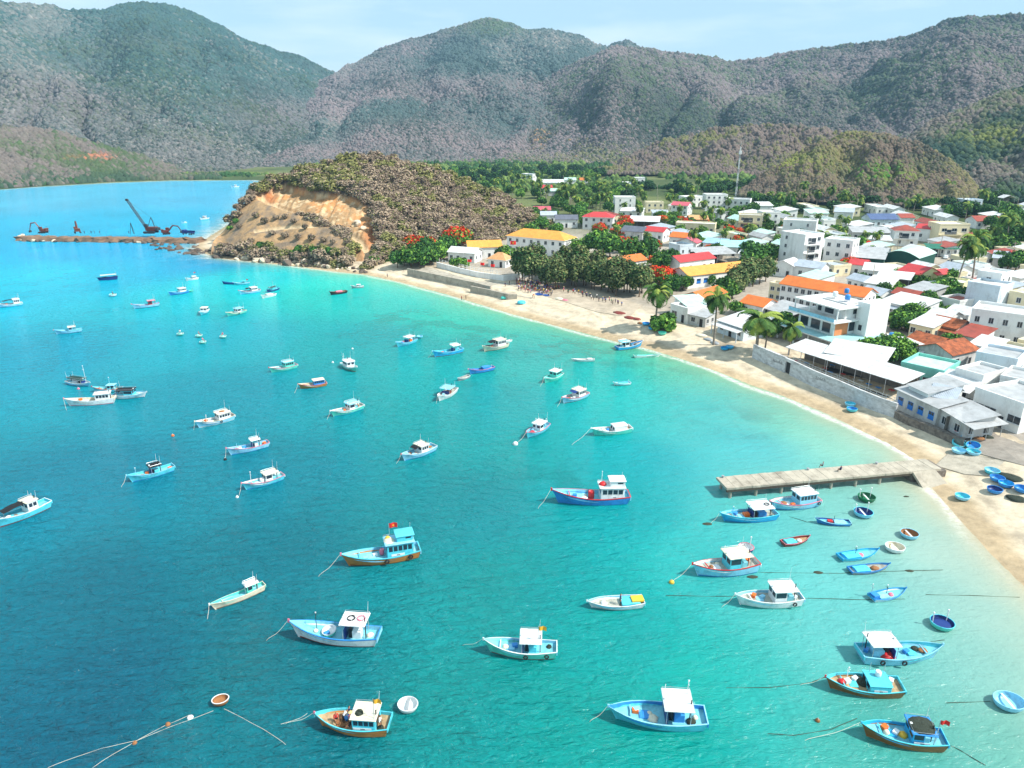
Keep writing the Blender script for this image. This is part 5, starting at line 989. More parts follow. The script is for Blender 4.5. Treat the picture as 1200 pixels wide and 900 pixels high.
def house(label, short, A, B, h, D, roof='flat', wall='white', rc='white', st=1, cols=None, side=2, pitch=.42, base=None, ver=None, balc=False, door=True, blue=False, tankc=None, name='house', open_=False, winw=1.2, nowin=False, cat='house', lift=0):
    o, yaw, W = frame_of(A, B, h); t = thing(name, label, cat, o, yaw, 'houses of the village'); HOUSES.append((o.x + math.cos(yaw) * W / 2 - math.sin(yaw) * D / 2, o.y + math.sin(yaw) * W / 2 + math.cos(yaw) * D / 2, short, math.hypot(W, D) / 2))
    w = WM[wall]; r = RM.get(rc) or WM[rc]; mb = MB(); h0 = -1.2
    if not open_:
        mb.box(0, W, 0, D, h0, h, w)
        if roof == 'gable': z = h + D / 2 * pitch; mb.poly([(0, 0, h), (0, D / 2, z), (0, D, h)], w); mb.poly([(W, 0, h), (W, D, h), (W, D / 2, z)], w)
        if roof == 'gabley': z = h + W / 2 * pitch; mb.poly([(0, 0, h), (W, 0, h), (W / 2, 0, z)], w); mb.poly([(0, D, h), (W / 2, D, z), (W, D, h)], w)
        if roof == 'shed': z = h + D * .16; mb.poly([(0, 0, h), (0, D, z), (0, D, h)], w); mb.poly([(W, 0, h), (W, D, h), (W, D, z)], w); mb.poly([(0, D, h), (0, D, z), (W, D, z), (W, D, h)], w)
        if roof == 'barrel':
            n_ = 9; P_ = [(W * i / n_, h + W * .16 * math.sin(math.pi * i / n_)) for i in range(n_ + 1)]
            mb.poly([(x, 0, z) for x, z in P_][::1], w); mb.poly([(x, D, z) for x, z in P_][::-1], w)
        sh = (h - 0) / st
        for k in range(1, st): mb.box(-.06, W + .06, -.06, D + .06, k * sh - .16, k * sh, w)
    else:
        mb.box(.4, W - .4, D - .22, D, h0, h - .1, mat('shade_toned_plaster', lin(112, 108, 102), rough=.9, var=.2)); mb.box(0, W, 0, D - .25, h0, .12, mat('shade_toned_floor', lin(66, 62, 58), rough=.9, var=.3, scale=.8))  # interior shade under the roof is painted into the dark back wall and floor
    wl = mb.build('wall', t); rb = MB()
    if roof in ('gable', 'gabley'): roof_gable(rb, W, D, h + .01, r, 'x' if roof == 'gable' else 'y', pitch)
    elif roof == 'hip':
        ov = .6; q = min(W, D) / 2 + ov; zr = h + q * pitch; e = [(-ov, -ov, h), (W + ov, -ov, h), (W + ov, D + ov, h), (-ov, D + ov, h)]
        a, b = ((-ov + q, D / 2, zr), (W + ov - q, D / 2, zr)) if W > D else ((W / 2, -ov + q, zr), (W / 2, D + ov - q, zr))
        if W > D: rb.poly([e[0], e[1], b, a], r); rb.poly([e[2], e[3], a, b], r); rb.poly([e[1], e[2], b], r); rb.poly([e[3], e[0], a], r)
        else: rb.poly([e[0], e[1], a], r); rb.poly([e[2], e[3], b], r); rb.poly([e[1], e[2], b, a], r); rb.poly([e[3], e[0], a, b], r)
        rb.box(-ov, W + ov, -ov, D + ov, h - .18, h - .01, w)
    elif roof == 'shed':
        ov = .5; s_ = .16; V = [(-ov, -ov, h + .02 - ov * s_), (W + ov, -ov, h + .02 - ov * s_), (W + ov, D + ov, h + .02 + (D + ov) * s_), (-ov, D + ov, h + .02 + (D + ov) * s_)]; V += [(x, y, z + .1) for x, y, z in V]
        rb.mesh(V, [(0, 3, 2, 1), (4, 5, 6, 7), (0, 1, 5, 4), (1, 2, 6, 5), (2, 3, 7, 6), (3, 0, 4, 7)], r)
    elif roof == 'barrel':
        n_ = 12; P_ = [(-.3 + (W + .6) * i / n_, h + .02 + W * .16 * math.sin(math.pi * i / n_)) for i in range(n_ + 1)]
        for i in range(n_):
            (x0, z0), (x1, z1) = P_[i], P_[i + 1]; V = [(x0, -.5, z0), (x1, -.5, z1), (x1, D + .5, z1), (x0, D + .5, z0)]; rb.mesh(V + [(x, y, z + .12) for x, y, z in V], [(0, 3, 2, 1), (4, 5, 6, 7), (0, 1, 5, 4), (2, 3, 7, 6)], r)
    else:
        pa = .7; e = .22; rb.box(e, W - e, e, D - e, h - .02, h + .06, r if rc != 'white' else WM['grey' if (int(W * 10) % 3 == 0) else 'white'])
        rb.box(-.08, W + .08, -.08, e, h + .002, h + pa, w); rb.box(-.08, W + .08, D - e, D + .08, h + .002, h + pa, w); rb.box(-.08, e, e, D - e, h + .002, h + pa, w); rb.box(W - e, W + .08, e, D - e, h + .002, h + pa, w)
    rb.build('roof', t)
    if open_:
        n_ = max(2, int(W / 3.5))
        for i in range(n_ + 1):
            pb = MB(); x = .15 + (W - .3) * i / n_; pb.tube([(x, .1, 0), (x, .1, h - .02)], .07, PM['steel'], 6); pb.build('post', t)
        rr = random.Random(int(A[0] * 7 + A[1]))
        for i in range(int(W / 2.6)):
            p = o + Matrix.Rotation(yaw, 3, 'Z') @ Vector((1.2 + i * 2.6 * (W - 2) / W, D * (.3 + .3 * rr.random()), .125)); k = thing('table', 'table under the roof of the ' + short, 'table', p, yaw, 'tables under the ' + short); q = MB(); q.bevbox(-.6, .6, -.4, .4, .7, .75, PM[rr.choice(['blue', 'brown', 'red', 'white'])], .01); q.build('tabletop', k)
            for sx in (-.5, .5):
                for sy in (-.3, .3): q = MB(); q.tube([(sx, sy, 0), (sx, sy, .7)], .03, PM['steel'], 5); q.build('leg', k)
        return t, W
    if not nowin:
        sh = h / st; n_ = cols or max(1, int(W / 3.4)); hh = min(1.4, sh * .42)
        for k in range(st):
            for i in range(n_):
                x = W * (i + .5) / n_
                if k == 0 and door and i == n_ // 2:
                    db = MB(); db.box(x - .55, x + .55, -.03, -.002, 0, min(2.3, sh * .75), DOORM); db.box(x - .63, x - .55, -.06, -.002, 0, min(2.35, sh * .77), FRAME); db.box(x + .55, x + .63, -.06, -.002, 0, min(2.35, sh * .77), FRAME); db.build('door', t)
                else: window(t, x, -.002, k * sh + sh * .34, 0, winw, hh, blue)
            for i in range(side if isinstance(side, int) else 0):
                y = D * (i + .5) / max(1, side); window(t, W + .002, y, k * sh + sh * .36, math.pi / 2, 1.0, hh * .9, blue)
                if i < 1: window(t, -.002, D - y, k * sh + sh * .36, -math.pi / 2, 1.0, hh * .9, blue)
    if balc:
        sh = h / st
        for k in range(1, st):
            bb = MB(); bb.box(.1, W * .8, -1.5, -.062, k * sh - .15, k * sh + .02, w); bb.box(.1, W * .8, -1.5, -1.42, k * sh + .03, k * sh + .25, w); bo = bb.build('balcony', t); bb = MB()
            for i in range(int(W * .8 / .35)): bb.tube([(.15 + i * .35, -1.46, k * sh + .25), (.15 + i * .35, -1.46, k * sh + .95)], .02, RAIL, 4)
            bb.tube([(.1, -1.46, k * sh + .97), (W * .8, -1.46, k * sh + .97)], .035, RAIL, 5); bb.build('railing', bo)
            db = MB(); db.box(W * .2, W * .6, -.03, -.004, k * sh + .05, k * sh + 2.3, PANE); db.build('balcony_door', t)
    if ver:   # lean-to in front: (depth, roof colour)
        vd, vc = ver; hv = min(h - .35, 3.0); vb = MB(); V = [(-.2, -vd, hv - .5), (W + .2, -vd, hv - .5), (W + .2, -.065, hv), (-.2, -.065, hv)]; vb.mesh(V + [(x, y, z + .09) for x, y, z in V], [(0, 3, 2, 1), (4, 5, 6, 7), (0, 1, 5, 4), (1, 2, 6, 5), (2, 3, 7, 6), (3, 0, 4, 7)], RM.get(vc) or WM[vc]); vo = vb.build('veranda_roof', t)
        for i in range(max(2, int(W / 3.5)) + 1):
            vb = MB(); x = .1 + (W - .2) * i / max(2, int(W / 3.5)); vb.box(x - .1, x + .1, -vd + .1, -vd + .3, -.5, hv - .46, w); vb.build('veranda_post', t)
    if tankc: tank(o + Matrix.Rotation(yaw, 3, 'Z') @ Vector((W * tankc[0], D * tankc[1], h + .08)), yaw, tankc[2] + ' water tank on the roof of the ' + short, tankc[3] if len(tankc) > 3 else 'blue')
    return t, W

H = house
# --- seafront, right part of the beach
H('low white beach house with wide dark doorway and flat roof', 'white beach house', (786, 358), (806, 364), 4, 9, 'flat', 'white', 'white', cols=2, winw=2.0)
H('lean-to with pale green roof behind the white beach house', 'green roofed lean-to', (806, 359), (833, 357), 4, 8, 'shed', 'white', 'mint', cols=3)
H('half ruined grey shack on the sand beside the white beach house', 'grey beach shack', (808, 368), (827, 372), 3, 5, 'shed', 'grey', 'grey', cols=2)
H('beach house with big white sheet roof between two coconut palms', 'white sheet roof house', (842, 375), (872, 385), 3.5, 10, 'shed', 'blue', 'white', cols=3, ver=(2.5, 'white'))
H('small house with orange roof and grey gable behind beach houses', 'grey gabled orange house', (824, 350), (851, 342), 4, 7, 'gable', 'grey', 'orange')
H('small white house with bright orange roof beside big palm', 'small orange house', (868, 354), (894, 359.5), 3.6, 8, 'gable', 'white', 'orange')
H('grey lean-to awning between orange house and modern villa', 'grey awning', (893, 360), (926, 370), 3, 8, 'shed', 'grey', 'grey', open_=True)
H('long white building with yellow orange roof and blue windows', 'long yellow roofed building', (807, 323), (879, 315), 4.5, 9.5, 'gable', 'white', 'yellow', cols=9, blue=True, winw=1.6)
H('building with red roof just behind the long yellow roof', 'red roof behind the yellow one', (797, 307), (838, 302), 5, 8, 'gable', 'white', 'red')
H('long two storey block with bright orange roof and open gallery', 'long orange roofed block', (915, 332), (1012, 348), 6.5, 9, 'gable', 'white', 'orange', st=2, cols=12, ver=None, side=3, tankc=(.82, -.1, 'blue') )
H('flat roofed gallery with posts in front of long orange block', 'flat gallery', (902, 333), (966, 343), 5.2, 4, 'flat', 'cream', 'white', st=2, cols=8)
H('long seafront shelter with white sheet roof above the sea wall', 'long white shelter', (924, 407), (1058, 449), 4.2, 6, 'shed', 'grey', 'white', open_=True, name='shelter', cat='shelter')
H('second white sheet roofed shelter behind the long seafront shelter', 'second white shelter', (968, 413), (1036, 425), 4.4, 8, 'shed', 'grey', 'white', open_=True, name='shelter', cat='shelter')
H('pale grey house with blue shutters on rubble wall by the sand', 'blue shuttered house', (1052, 456), (1100, 478), 4.2, 6, 'shed', 'grey', 'grey', cols=4, blue=True, door=False)
H('grey walled house with black window at end of the rubble wall', 'grey end house', (1102, 478), (1132, 494), 4.0, 6, 'shed', 'grey', 'grey', cols=2, door=False)
H('grey sheet roof with red trim behind the blue shuttered house', 'red trimmed grey roof', (1066, 451), (1088, 461), 5.2, 8, 'shed', 'white', 'grey')
H('low house with pale gable roof beside red trimmed grey roof', 'pale gable house', (1090, 463), (1118, 469), 4.4, 7, 'gable', 'white', 'greyblue')
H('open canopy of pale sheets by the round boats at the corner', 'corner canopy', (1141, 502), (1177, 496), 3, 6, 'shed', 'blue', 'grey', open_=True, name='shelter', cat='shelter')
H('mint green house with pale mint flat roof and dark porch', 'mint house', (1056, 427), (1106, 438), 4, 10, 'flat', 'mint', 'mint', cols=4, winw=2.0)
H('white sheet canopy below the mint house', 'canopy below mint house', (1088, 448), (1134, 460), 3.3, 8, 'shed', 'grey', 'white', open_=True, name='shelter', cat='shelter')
H('white flat roofed box house right of the mint house', 'white box house', (1120, 434), (1152, 443), 5, 9, 'flat', 'white', 'grey')
H('pale blue flat roofed house above the white box house', 'pale blue flat house', (1144, 415), (1192, 424), 5.6, 9, 'flat', 'blue', 'grey')
H('wide white shop house with dark doorway at the right edge', 'wide white shop house', (1143, 457), (1200, 477), 5.5, 12, 'flat', 'white', 'grey', cols=4, winw=2.4)
H('grey roofed house at right edge above the wide white shop', 'grey house at the right edge', (1172, 443), (1206, 450), 5, 9, 'flat', 'white', 'grey')
H('pink walled house with old brown tiles and a porch', 'pink tiled house', (1089, 378), (1121, 385), 3.6, 7.5, 'gable', 'pink', 'tile', ver=(1.8, 'tile'))
H('house with long old brown tile roof in garden', 'long brown tiled house', (1062, 398), (1095, 407), 3.6, 8, 'gable', 'white', 'tile')
H('house with patchy brown tile roof facing the white block', 'patchy brown tiled house', (1116, 416), (1146, 409), 4, 8, 'gable', 'grey', 'tile')
H('white sheet lean-to in front of long brown tiled house', 'lean-to by the brown tiles', (1028, 402), (1080, 413), 3, 6, 'shed', 'white', 'white', tankc=(.1, .9, 'blue'))
H('plain white two storey block with small dark windows at right', 'white block with dark windows', (1139, 364), (1206, 373), 8, 11, 'flat', 'white', 'white', st=2, cols=4, winw=1.0, door=False)
H('tall blank grey white house with narrow right face', 'tall blank grey white house', (1134, 332), (1172, 338), 9, 9, 'flat', 'blue', 'white', st=3, nowin=True)
H('upper block of white house with red brick band behind', 'white house with brick band', (1146, 319), (1174, 323), 11, 8, 'flat', 'white', 'white', st=3, cols=1)
H('narrow cream house squeezed against right edge', 'narrow cream house', (1183, 343), (1208, 348), 7, 8, 'flat', 'cream', 'white', st=2)
H('low house with white porch roof and dark open veranda', 'low veranda house', (1033, 352), (1078, 362), 3.8, 9, 'shed', 'white', 'white', ver=(2.4, 'greyblue'), cols=6)
H('rusty red corrugated roof peeping behind low veranda house', 'rusty red roof', (1046, 343), (1073, 348), 4.4, 6, 'gable', 'white', 'rust')
H('grey walled house with grey sheet roof beside the palms', 'grey house by the palms', (1061, 337), (1088, 343), 4.2, 8, 'shed', 'grey', 'grey')
H('cream yellow house hidden behind the two tall palms', 'yellow house behind palms', (1105, 331), (1129, 334), 5, 8, 'flat', 'yellow', 'white')
H('white shack roof right of the long orange block', 'white shack', (1014, 331), (1042, 335), 4, 8, 'shed', 'white', 'white')
H('wide white canopy roof below the red twin gables', 'wide white canopy', (1028, 324), (1066, 328), 4.4, 7, 'shed', 'grey', 'white', open_=True)
H('cream house with bright red twin gable roof', 'red twin gabled house', (1053, 317), (1078, 322), 5, 10, 'gable', 'yellow', 'red', st=1)
H('small cream annexe with red gable right of twin gables', 'small red gabled annexe', (1082, 319), (1098, 322), 4.6, 8, 'gabley', 'yellow', 'red')
H('green warehouse with mint arched roof', 'green arched warehouse', (1035, 298), (1077, 303), 5, 18, 'barrel', 'green', 'mint', nowin=True, name='warehouse', cat='warehouse')
H('wide grey sheet roofed hall left of the green warehouse', 'grey sheet hall', (999, 301), (1036, 304), 4.5, 14, 'shed', 'green', 'grey', cols=6)
H('cream three storey modern house with balconies on the left', 'cream modern house', (1102, 264), (1137, 264), 8.6, 10, 'flat', 'cream', 'white', st=2, cols=3, winw=2.2, balc=True)
H('green sheet canopy in front of cream modern house', 'green canopy', (1089, 291), (1124, 292), 3.6, 6, 'shed', 'green', 'green', open_=True)
H('two storey white house with orange red hipped roof', 'red hipped house', (1049, 270), (1078, 271), 7, 9, 'hip', 'white', 'rust', st=2, balc=True)
H('bright red gable roof behind the red hipped house', 'bright red gable', (1074, 267), (1099, 269), 6, 8, 'gable', 'white', 'red')
H('long hall with slate blue roof', 'slate blue roofed hall', (1021, 257), (1053, 257), 4.5, 11, 'gable', 'blue', 'navy', cols=5)
H('four storey white house with balconies on its left face', 'four storey white house', (944, 277), (966, 275), 13, 12, 'flat', 'white', 'white', st=4, cols=2, balc=True, winw=1.6)
H('white wing right of the four storey white house', 'white wing', (967, 281), (1000, 284), 10.5, 9, 'flat', 'white', 'white', st=3, cols=3)
H('big blank white building with two small windows', 'big blank white building', (918, 259), (957, 261), 9.5, 11, 'flat', 'white', 'white', st=3, cols=2, winw=.8, door=False, side=1)
H('three storey cream house with white balconies', 'cream balcony house', (866, 253), (894, 254), 9.5, 9, 'flat', 'cream', 'white', st=3, balc=True, cols=3)
H('white rear wing of the cream balcony house', 'white rear wing', (894, 250), (915, 250), 9, 9, 'flat', 'white', 'white', st=3)
H('white gabled house left below the four storey house', 'left white gabled house', (906, 309), (930, 312), 4.4, 9, 'gabley', 'white', 'white')
H('long low white house right below the four storey house', 'long low white house', (931, 311), (962, 315), 4.6, 8, 'gable', 'white', 'greyblue')
H('low house with pale blue roof', 'pale blue roof', (824, 284), (848, 286), 4, 7, 'shed', 'white', 'blue')
H('low house with light teal sheet roof', 'light teal roof', (844, 289), (876, 290), 4, 9, 'shed', 'white', 'teal', cols=5)
H('wide low shed with grey white roof behind long yellow roof', 'wide grey white shed', (820, 299), (862, 297), 4, 9, 'shed', 'grey', 'grey', open_=True)
H('low white house with sheet roof beside the round green trees', 'white house by round trees', (866, 297), (905, 300), 4, 8, 'shed', 'white', 'white')
H('long flat white building with square dark windows', 'long flat white building', (792, 262), (838, 264), 5, 8, 'flat', 'cream', 'white', cols=6)
H('house with tan gable roof among trees', 'tan gabled house', (809, 257), (830, 257), 5, 8, 'gable', 'tan', 'tan')
H('house with bright orange gable roof near the pink gable', 'orange gabled house', (785, 277), (808, 279), 4.6, 8, 'gable', 'white', 'orange')
H('white gable front house with pinkish trim below the orange gable', 'white gable front', (792, 283), (816, 285), 4, 7, 'gabley', 'white', 'pink')
H('small pale blue house below the white gable front', 'small pale blue house', (784, 286), (797, 289), 4.4, 7, 'flat', 'blue', 'white')
H('white house with crimson gable roof', 'crimson gabled house', (754, 270), (777, 272), 5, 8, 'gable', 'white', 'red')
H('house with dark grey roof beside a flame tree', 'dark grey roofed house', (728, 270), (753, 272), 4.5, 9, 'gable', 'grey', 'dgrey')
H('low wide open hall with white roof', 'white roofed hall', (738, 259), (772, 260), 4.5, 10, 'shed', 'grey', 'white', open_=True)
H('white two storey house with red hipped roof', 'red hip roofed white house', (683, 254), (718, 255), 6.6, 10, 'hip', 'white', 'red', st=2)
H('house with grey gable roof beside the red hipped roof', 'grey gabled house', (651, 257), (677, 257), 4.6, 9, 'gable', 'white', 'dgrey')
H('house with pale blue grey roof by the headland', 'blue grey roof by headland', (634, 252), (652, 252), 4.2, 8, 'gable', 'white', 'greyblue')
H('house with faded pink roof nearest the headland', 'faded pink roof', (626, 246), (645, 246), 4.2, 8, 'gable', 'white', 'pink')
H('white cube house with tiny square windows', 'white cube house', (721, 232), (745, 232), 9.5, 9, 'flat', 'white', 'white', st=3, cols=2, winw=.8, door=False)
H('low white house in front of white cube', 'low house by white cube', (727, 247), (752, 248), 3.6, 8, 'shed', 'white', 'white')
H('cream flat roofed house right of the white cube', 'cream flat house', (758, 238), (778, 238), 6, 8, 'flat', 'cream', 'white', st=2)
H('low white sheet roof below the cream flat house', 'low white roof', (766, 250), (784, 250), 4, 7, 'shed', 'white', 'greyblue')
H('white house with pinkish red roof at village centre', 'pinkish red roofed house', (787, 240), (806, 241), 6, 8, 'gable', 'white', 'pink', st=2)
H('lone white house on the rise below brown hill', 'lone white house', (744, 209), (756, 209), 8, 8, 'flat', 'white', 'white', st=2, cols=2)
H('low white shed left of the lone white house', 'low shed by lone house', (731, 215.5), (743, 215.5), 3.4, 8, 'shed', 'white', 'white', nowin=True)
H('tall white house among the far palms', 'tall far white house', (611, 204), (624, 205), 8, 8, 'flat', 'white', 'white', st=2, cols=2)
H('long white roof among the far palms', 'long far white roof', (636, 214), (661, 214), 4, 12, 'shed', 'white', 'white', nowin=True)
H('small house with red roof among the far palms', 'far red roof', (632, 220), (647, 220), 4, 9, 'gable', 'white', 'red', nowin=True)
H('pale blue white house in the far palm grove', 'far pale blue house', (662, 211), (675, 211), 5, 9, 'gable', 'white', 'mint', nowin=True)
H('tiny far house with orange top', 'tiny orange topped house', (680, 211), (689, 211), 5, 8, 'gable', 'white', 'orange', nowin=True)
H('low pale shed in palm grove, nearest of the three sheds', 'near palm grove shed', (661, 227), (673, 227), 3.6, 8, 'shed', 'white', 'white', nowin=True)
H('low whitish shed in palm grove left of nearest shed', 'left palm grove shed', (643, 224), (660, 224), 3.6, 8, 'shed', 'grey', 'mint', nowin=True)
H('white flat house left of radio mast', 'white house left of mast', (806, 232), (828, 231), 6, 10, 'flat', 'white', 'white', st=2)
H('white three storey house close to the radio mast', 'white house close to mast', (828, 229), (853, 229), 9, 10, 'flat', 'white', 'white', st=3)
H('white terrace house at foot of the radio mast', 'white house at mast foot', (852, 234), (879, 235), 7, 10, 'flat', 'white', 'white', st=2)
H('low pale green roof among the trees under the knoll', 'pale green far roof', (949, 250), (971, 250), 4, 9, 'shed', 'white', 'mint', nowin=True)
H('low pale blue roof under the knoll', 'pale blue far roof', (978, 248), (1000, 249), 4, 9, 'shed', 'white', 'greyblue', nowin=True)
H('low white roof right of radio mast under the knoll', 'white roof under knoll', (890, 241), (906, 241), 4, 9, 'shed', 'white', 'white', nowin=True)
H('pale house with red brown roof beside slate blue hall', 'red brown roof', (1056, 255), (1072, 255), 4, 8, 'gable', 'white', 'rust', nowin=True)
H('long dusty red roof right of cream modern house', 'long dusty red roof', (1145, 259), (1174, 259), 4, 10, 'gable', 'white', 'rust', cols=4)
H('pale blue house with white canopy on the slope', 'pale blue hill house', (1131, 235), (1152, 235), 6, 9, 'flat', 'blue', 'white', st=2)
H('white open frame pavilion on the slope at right', 'white frame pavilion', (1176, 232), (1190, 232), 5, 6, 'gabley', 'white', 'white', open_=True, name='pavilion', cat='pavilion')
H('red roofed house touching right edge behind palms', 'red roof at right edge', (1188, 302), (1208, 303), 4, 9, 'gable', 'white', 'red')
H('low dark sheet roof left of the red roof at edge', 'low sheet roof', (1164, 302), (1188, 304), 4, 9, 'shed', 'grey', 'greyblue')
H('row of low grey sheet roofs below the slate blue hall', 'low grey roofs', (1000, 272), (1044, 273), 4, 9, 'shed', 'grey', 'grey', cols=6)
H('white bungalow between grey roofs and red hipped house', 'white bungalow', (1018, 281), (1045, 282), 3.8, 7, 'shed', 'white', 'white')
H('small red roof right of white wing', 'small red roof', (995, 309), (1014, 311), 4, 7, 'gable', 'white', 'red')
H('white shed between small red roof and twin gables', 'white shed by red roof', (1012, 316), (1048, 319), 4, 8, 'shed', 'white', 'white')
H('orange roofed house hidden in the beach trees, left', 'left hidden orange roof', (683, 312), (694, 312), 4, 7, 'gable', 'white', 'orange')
H('orange tan roof hidden in the beach trees, middle', 'middle hidden roof', (705, 311), (723, 309), 4, 8, 'gable', 'white', 'tan')
H('orange red roof hidden in the beach trees, right', 'right hidden roof', (735, 307), (758, 304), 4, 8, 'gable', 'white', 'orange')
H('white hall with yellow roof inside the walled beach compound', 'yellow roofed hall', (549, 290), (588, 289), 5, 10, 'gable', 'white', 'yellow', cols=4)
H('low white annexe left of the yellow roofed hall', 'white annexe', (525, 295), (556, 297), 4.2, 8, 'gable', 'white', 'white', cols=4)
H('white two storey hall with yellow orange hipped roof', 'yellow hipped hall', (594, 276), (661, 282), 7.2, 11, 'hip', 'white', 'yellow', st=2, cols=8, pitch=.5)
H('small pavilion with tan pyramid roof by the beach wall', 'tan pyramid pavilion', (572, 303), (592, 305), 3.2, 6, 'hip', 'white', 'tan', pitch=.7)

# --- low roofs that fill the gaps between the larger houses
rf_ = random.Random(12); nf_ = 0
for tries in range(2600):
    px, py = rf_.uniform(690, 1200), rf_.uniform(238, 430)
    if nf_ >= 92: break
    if py > (300 + (px - 880) * .42 if px > 880 else 262 + (px - 690) * .17) or (py > 345 and px < 1060): continue
    o_, yaw_, W_ = frame_of((px, py), (px + 22 * (py / 330) ** 1.3, py + 5 * (py / 330)), 4); c_ = (o_.x + W_ / 2, o_.y + 3)
    if any(math.hypot(q[0] - c_[0], q[1] - c_[1]) < q[3] * .9 + W_ * .58 for q in HOUSES): continue
    rel = min(HOUSES, key=lambda q: math.hypot(q[0] - c_[0], q[1] - c_[1])); side_ = 'right of' if c_[0] * rel[1] > rel[0] * c_[1] else 'left of'; rc_ = rf_.choice(['white', 'white', 'white', 'grey', 'white', 'greyblue', 'mint', 'white', 'rust']); nm = dict(white='white', grey='grey', greyblue='blue grey', rust='rusty red', mint='pale green')[rc_]
    H('low sheet roofed house in ' + nm + ' just ' + side_ + ' the ' + rel[2].split(' with')[0], nm + ' roofed house', (px, py), (px + 22 * (py / 330) ** 1.3, py + 5 * (py / 330)), rf_.uniform(3.4, 4.4), rf_.uniform(6, 9), rf_.choice(['shed', 'shed', 'gable', 'flat']), rf_.choice(['white', 'white', 'white', 'cream']), rc_, cols=3); nf_ += 1

# --- the white modern villa
def villa():
    o, yaw, W = frame_of((933, 363), (980, 377), 7.6); R = Matrix.Rotation(yaw, 3, 'Z'); D = 12.0
    t = thing('villa', 'modern white three level villa with teal terrace roof and orange panel', 'villa', o, yaw); HOUSES.append((*(o + R @ Vector((W / 2, D / 2, 0))).xy, 'modern white villa', 8))
    w = WM['white']; glass = PANE
    def part(name, fn, par=None): b = MB(); fn(b); return b.build(name, par or t)
    part('ground_floor', lambda b: b.box(.5, W + 3.5, -.5, D, -1, 3.45, WM['grey']))
    part('terrace_roof', lambda b: (b.box(-2.2, W + 4.6, -4.2, D + .5, 3.5, 3.75, w, RM['teal'])))
    for x in (-1.8, W * .3, W * .65, W + 4): part('terrace_post', lambda b: b.box(x, x + .3, -3.9, -3.6, -1, 3.49, w))
    f1 = part('first_floor', lambda b: b.box(1.2, W - .3, 0, D - .5, 3.76, 7.3, w))
    for x0, x1 in ((2.0, 4.6), (5.6, 8.6), (9.4, 12.0)):
        if x1 < W - .6: part('window', lambda b: b.box(x0, x1, -.03, -.003, 4.2, 6.9, glass), f1)
    part('orange_panel', lambda b: b.box(W - .29, W - .22, .2, 4.6, 3.8, 7.2, WM['orange']), f1)
    part('window', lambda b: b.box(W - .29, W - .25, 5.0, 7.4, 4.5, 6.8, glass), f1); part('window', lambda b: b.box(W - .29, W - .25, 8.0, 9.4, 3.9, 6.9, glass), f1)
    part('balcony_rail', lambda b: [b.tube([(1 + i * .5, -1.4, 3.76), (1 + i * .5, -1.4, 4.75)], .025, RAIL, 4) for i in range(int((W - 1) / .5))] + [b.tube([(1, -1.4, 4.78), (W, -1.4, 4.78)], .04, RAIL, 5)])
    part('balcony_slab', lambda b: b.box(-1.2, W + 1.0, -1.8, D, 7.32, 7.7, w))
    f2 = part('second_floor', lambda b: b.box(3.2, W - .6, 3.4, D - .6, 7.71, 10.7, w))
    for x0, x1 in ((4.0, 5.2), (6.4, 9.2)): part('window', lambda b: b.box(x0, x1, 3.37, 3.397, 8.2, 10.1, glass), f2)
    part('window', lambda b: b.box(W - .59, W - .55, 6, 7.3, 8.8, 10.0, glass), f2)
    part('glass_balustrade', lambda b: (b.box(-1.0, W + .8, -1.7, -1.66, 7.71, 8.6, PM['sky']), b.box(-1.1, W + .9, -1.72, -1.64, 8.61, 8.68, RAIL)))
    for i in range(4): part('planter', lambda b: (b.bevbox(5.5 + i * 1.3, 6.4 + i * 1.3, -1.4, -.8, 7.71, 8.2, PM['white'], .04)))
    part('roof', lambda b: (b.box(-.6, W + .8, -.6, D + .2, 10.72, 11.05, w), b.box(4, W - 1.5, 4.5, D - 1.5, 11.06, 11.4, WM['grey'])))
    for x in (-.3, W * .35, W + .3): part('roof_post', lambda b: b.box(x, x + .25, -.5, -.25, 7.71, 10.71, w))
    part('stair_tower', lambda b: b.box(W - .2, W + 3.4, 6.8, D + 2, 3.76, 12.2, w)); part('window', lambda b: b.box(W + 1.0, W + 2.0, 6.77, 6.797, 5, 6.4, glass))
    tank(o + R @ Vector((W * .75, 6.5, 11.42)), yaw, 'blue water tank on the roof of the modern white villa'); tk = tank(o + R @ Vector((W * .45, 6.5, 11.42)), yaw, 'white steel water tank on the roof of the modern white villa', 'white')
villa()
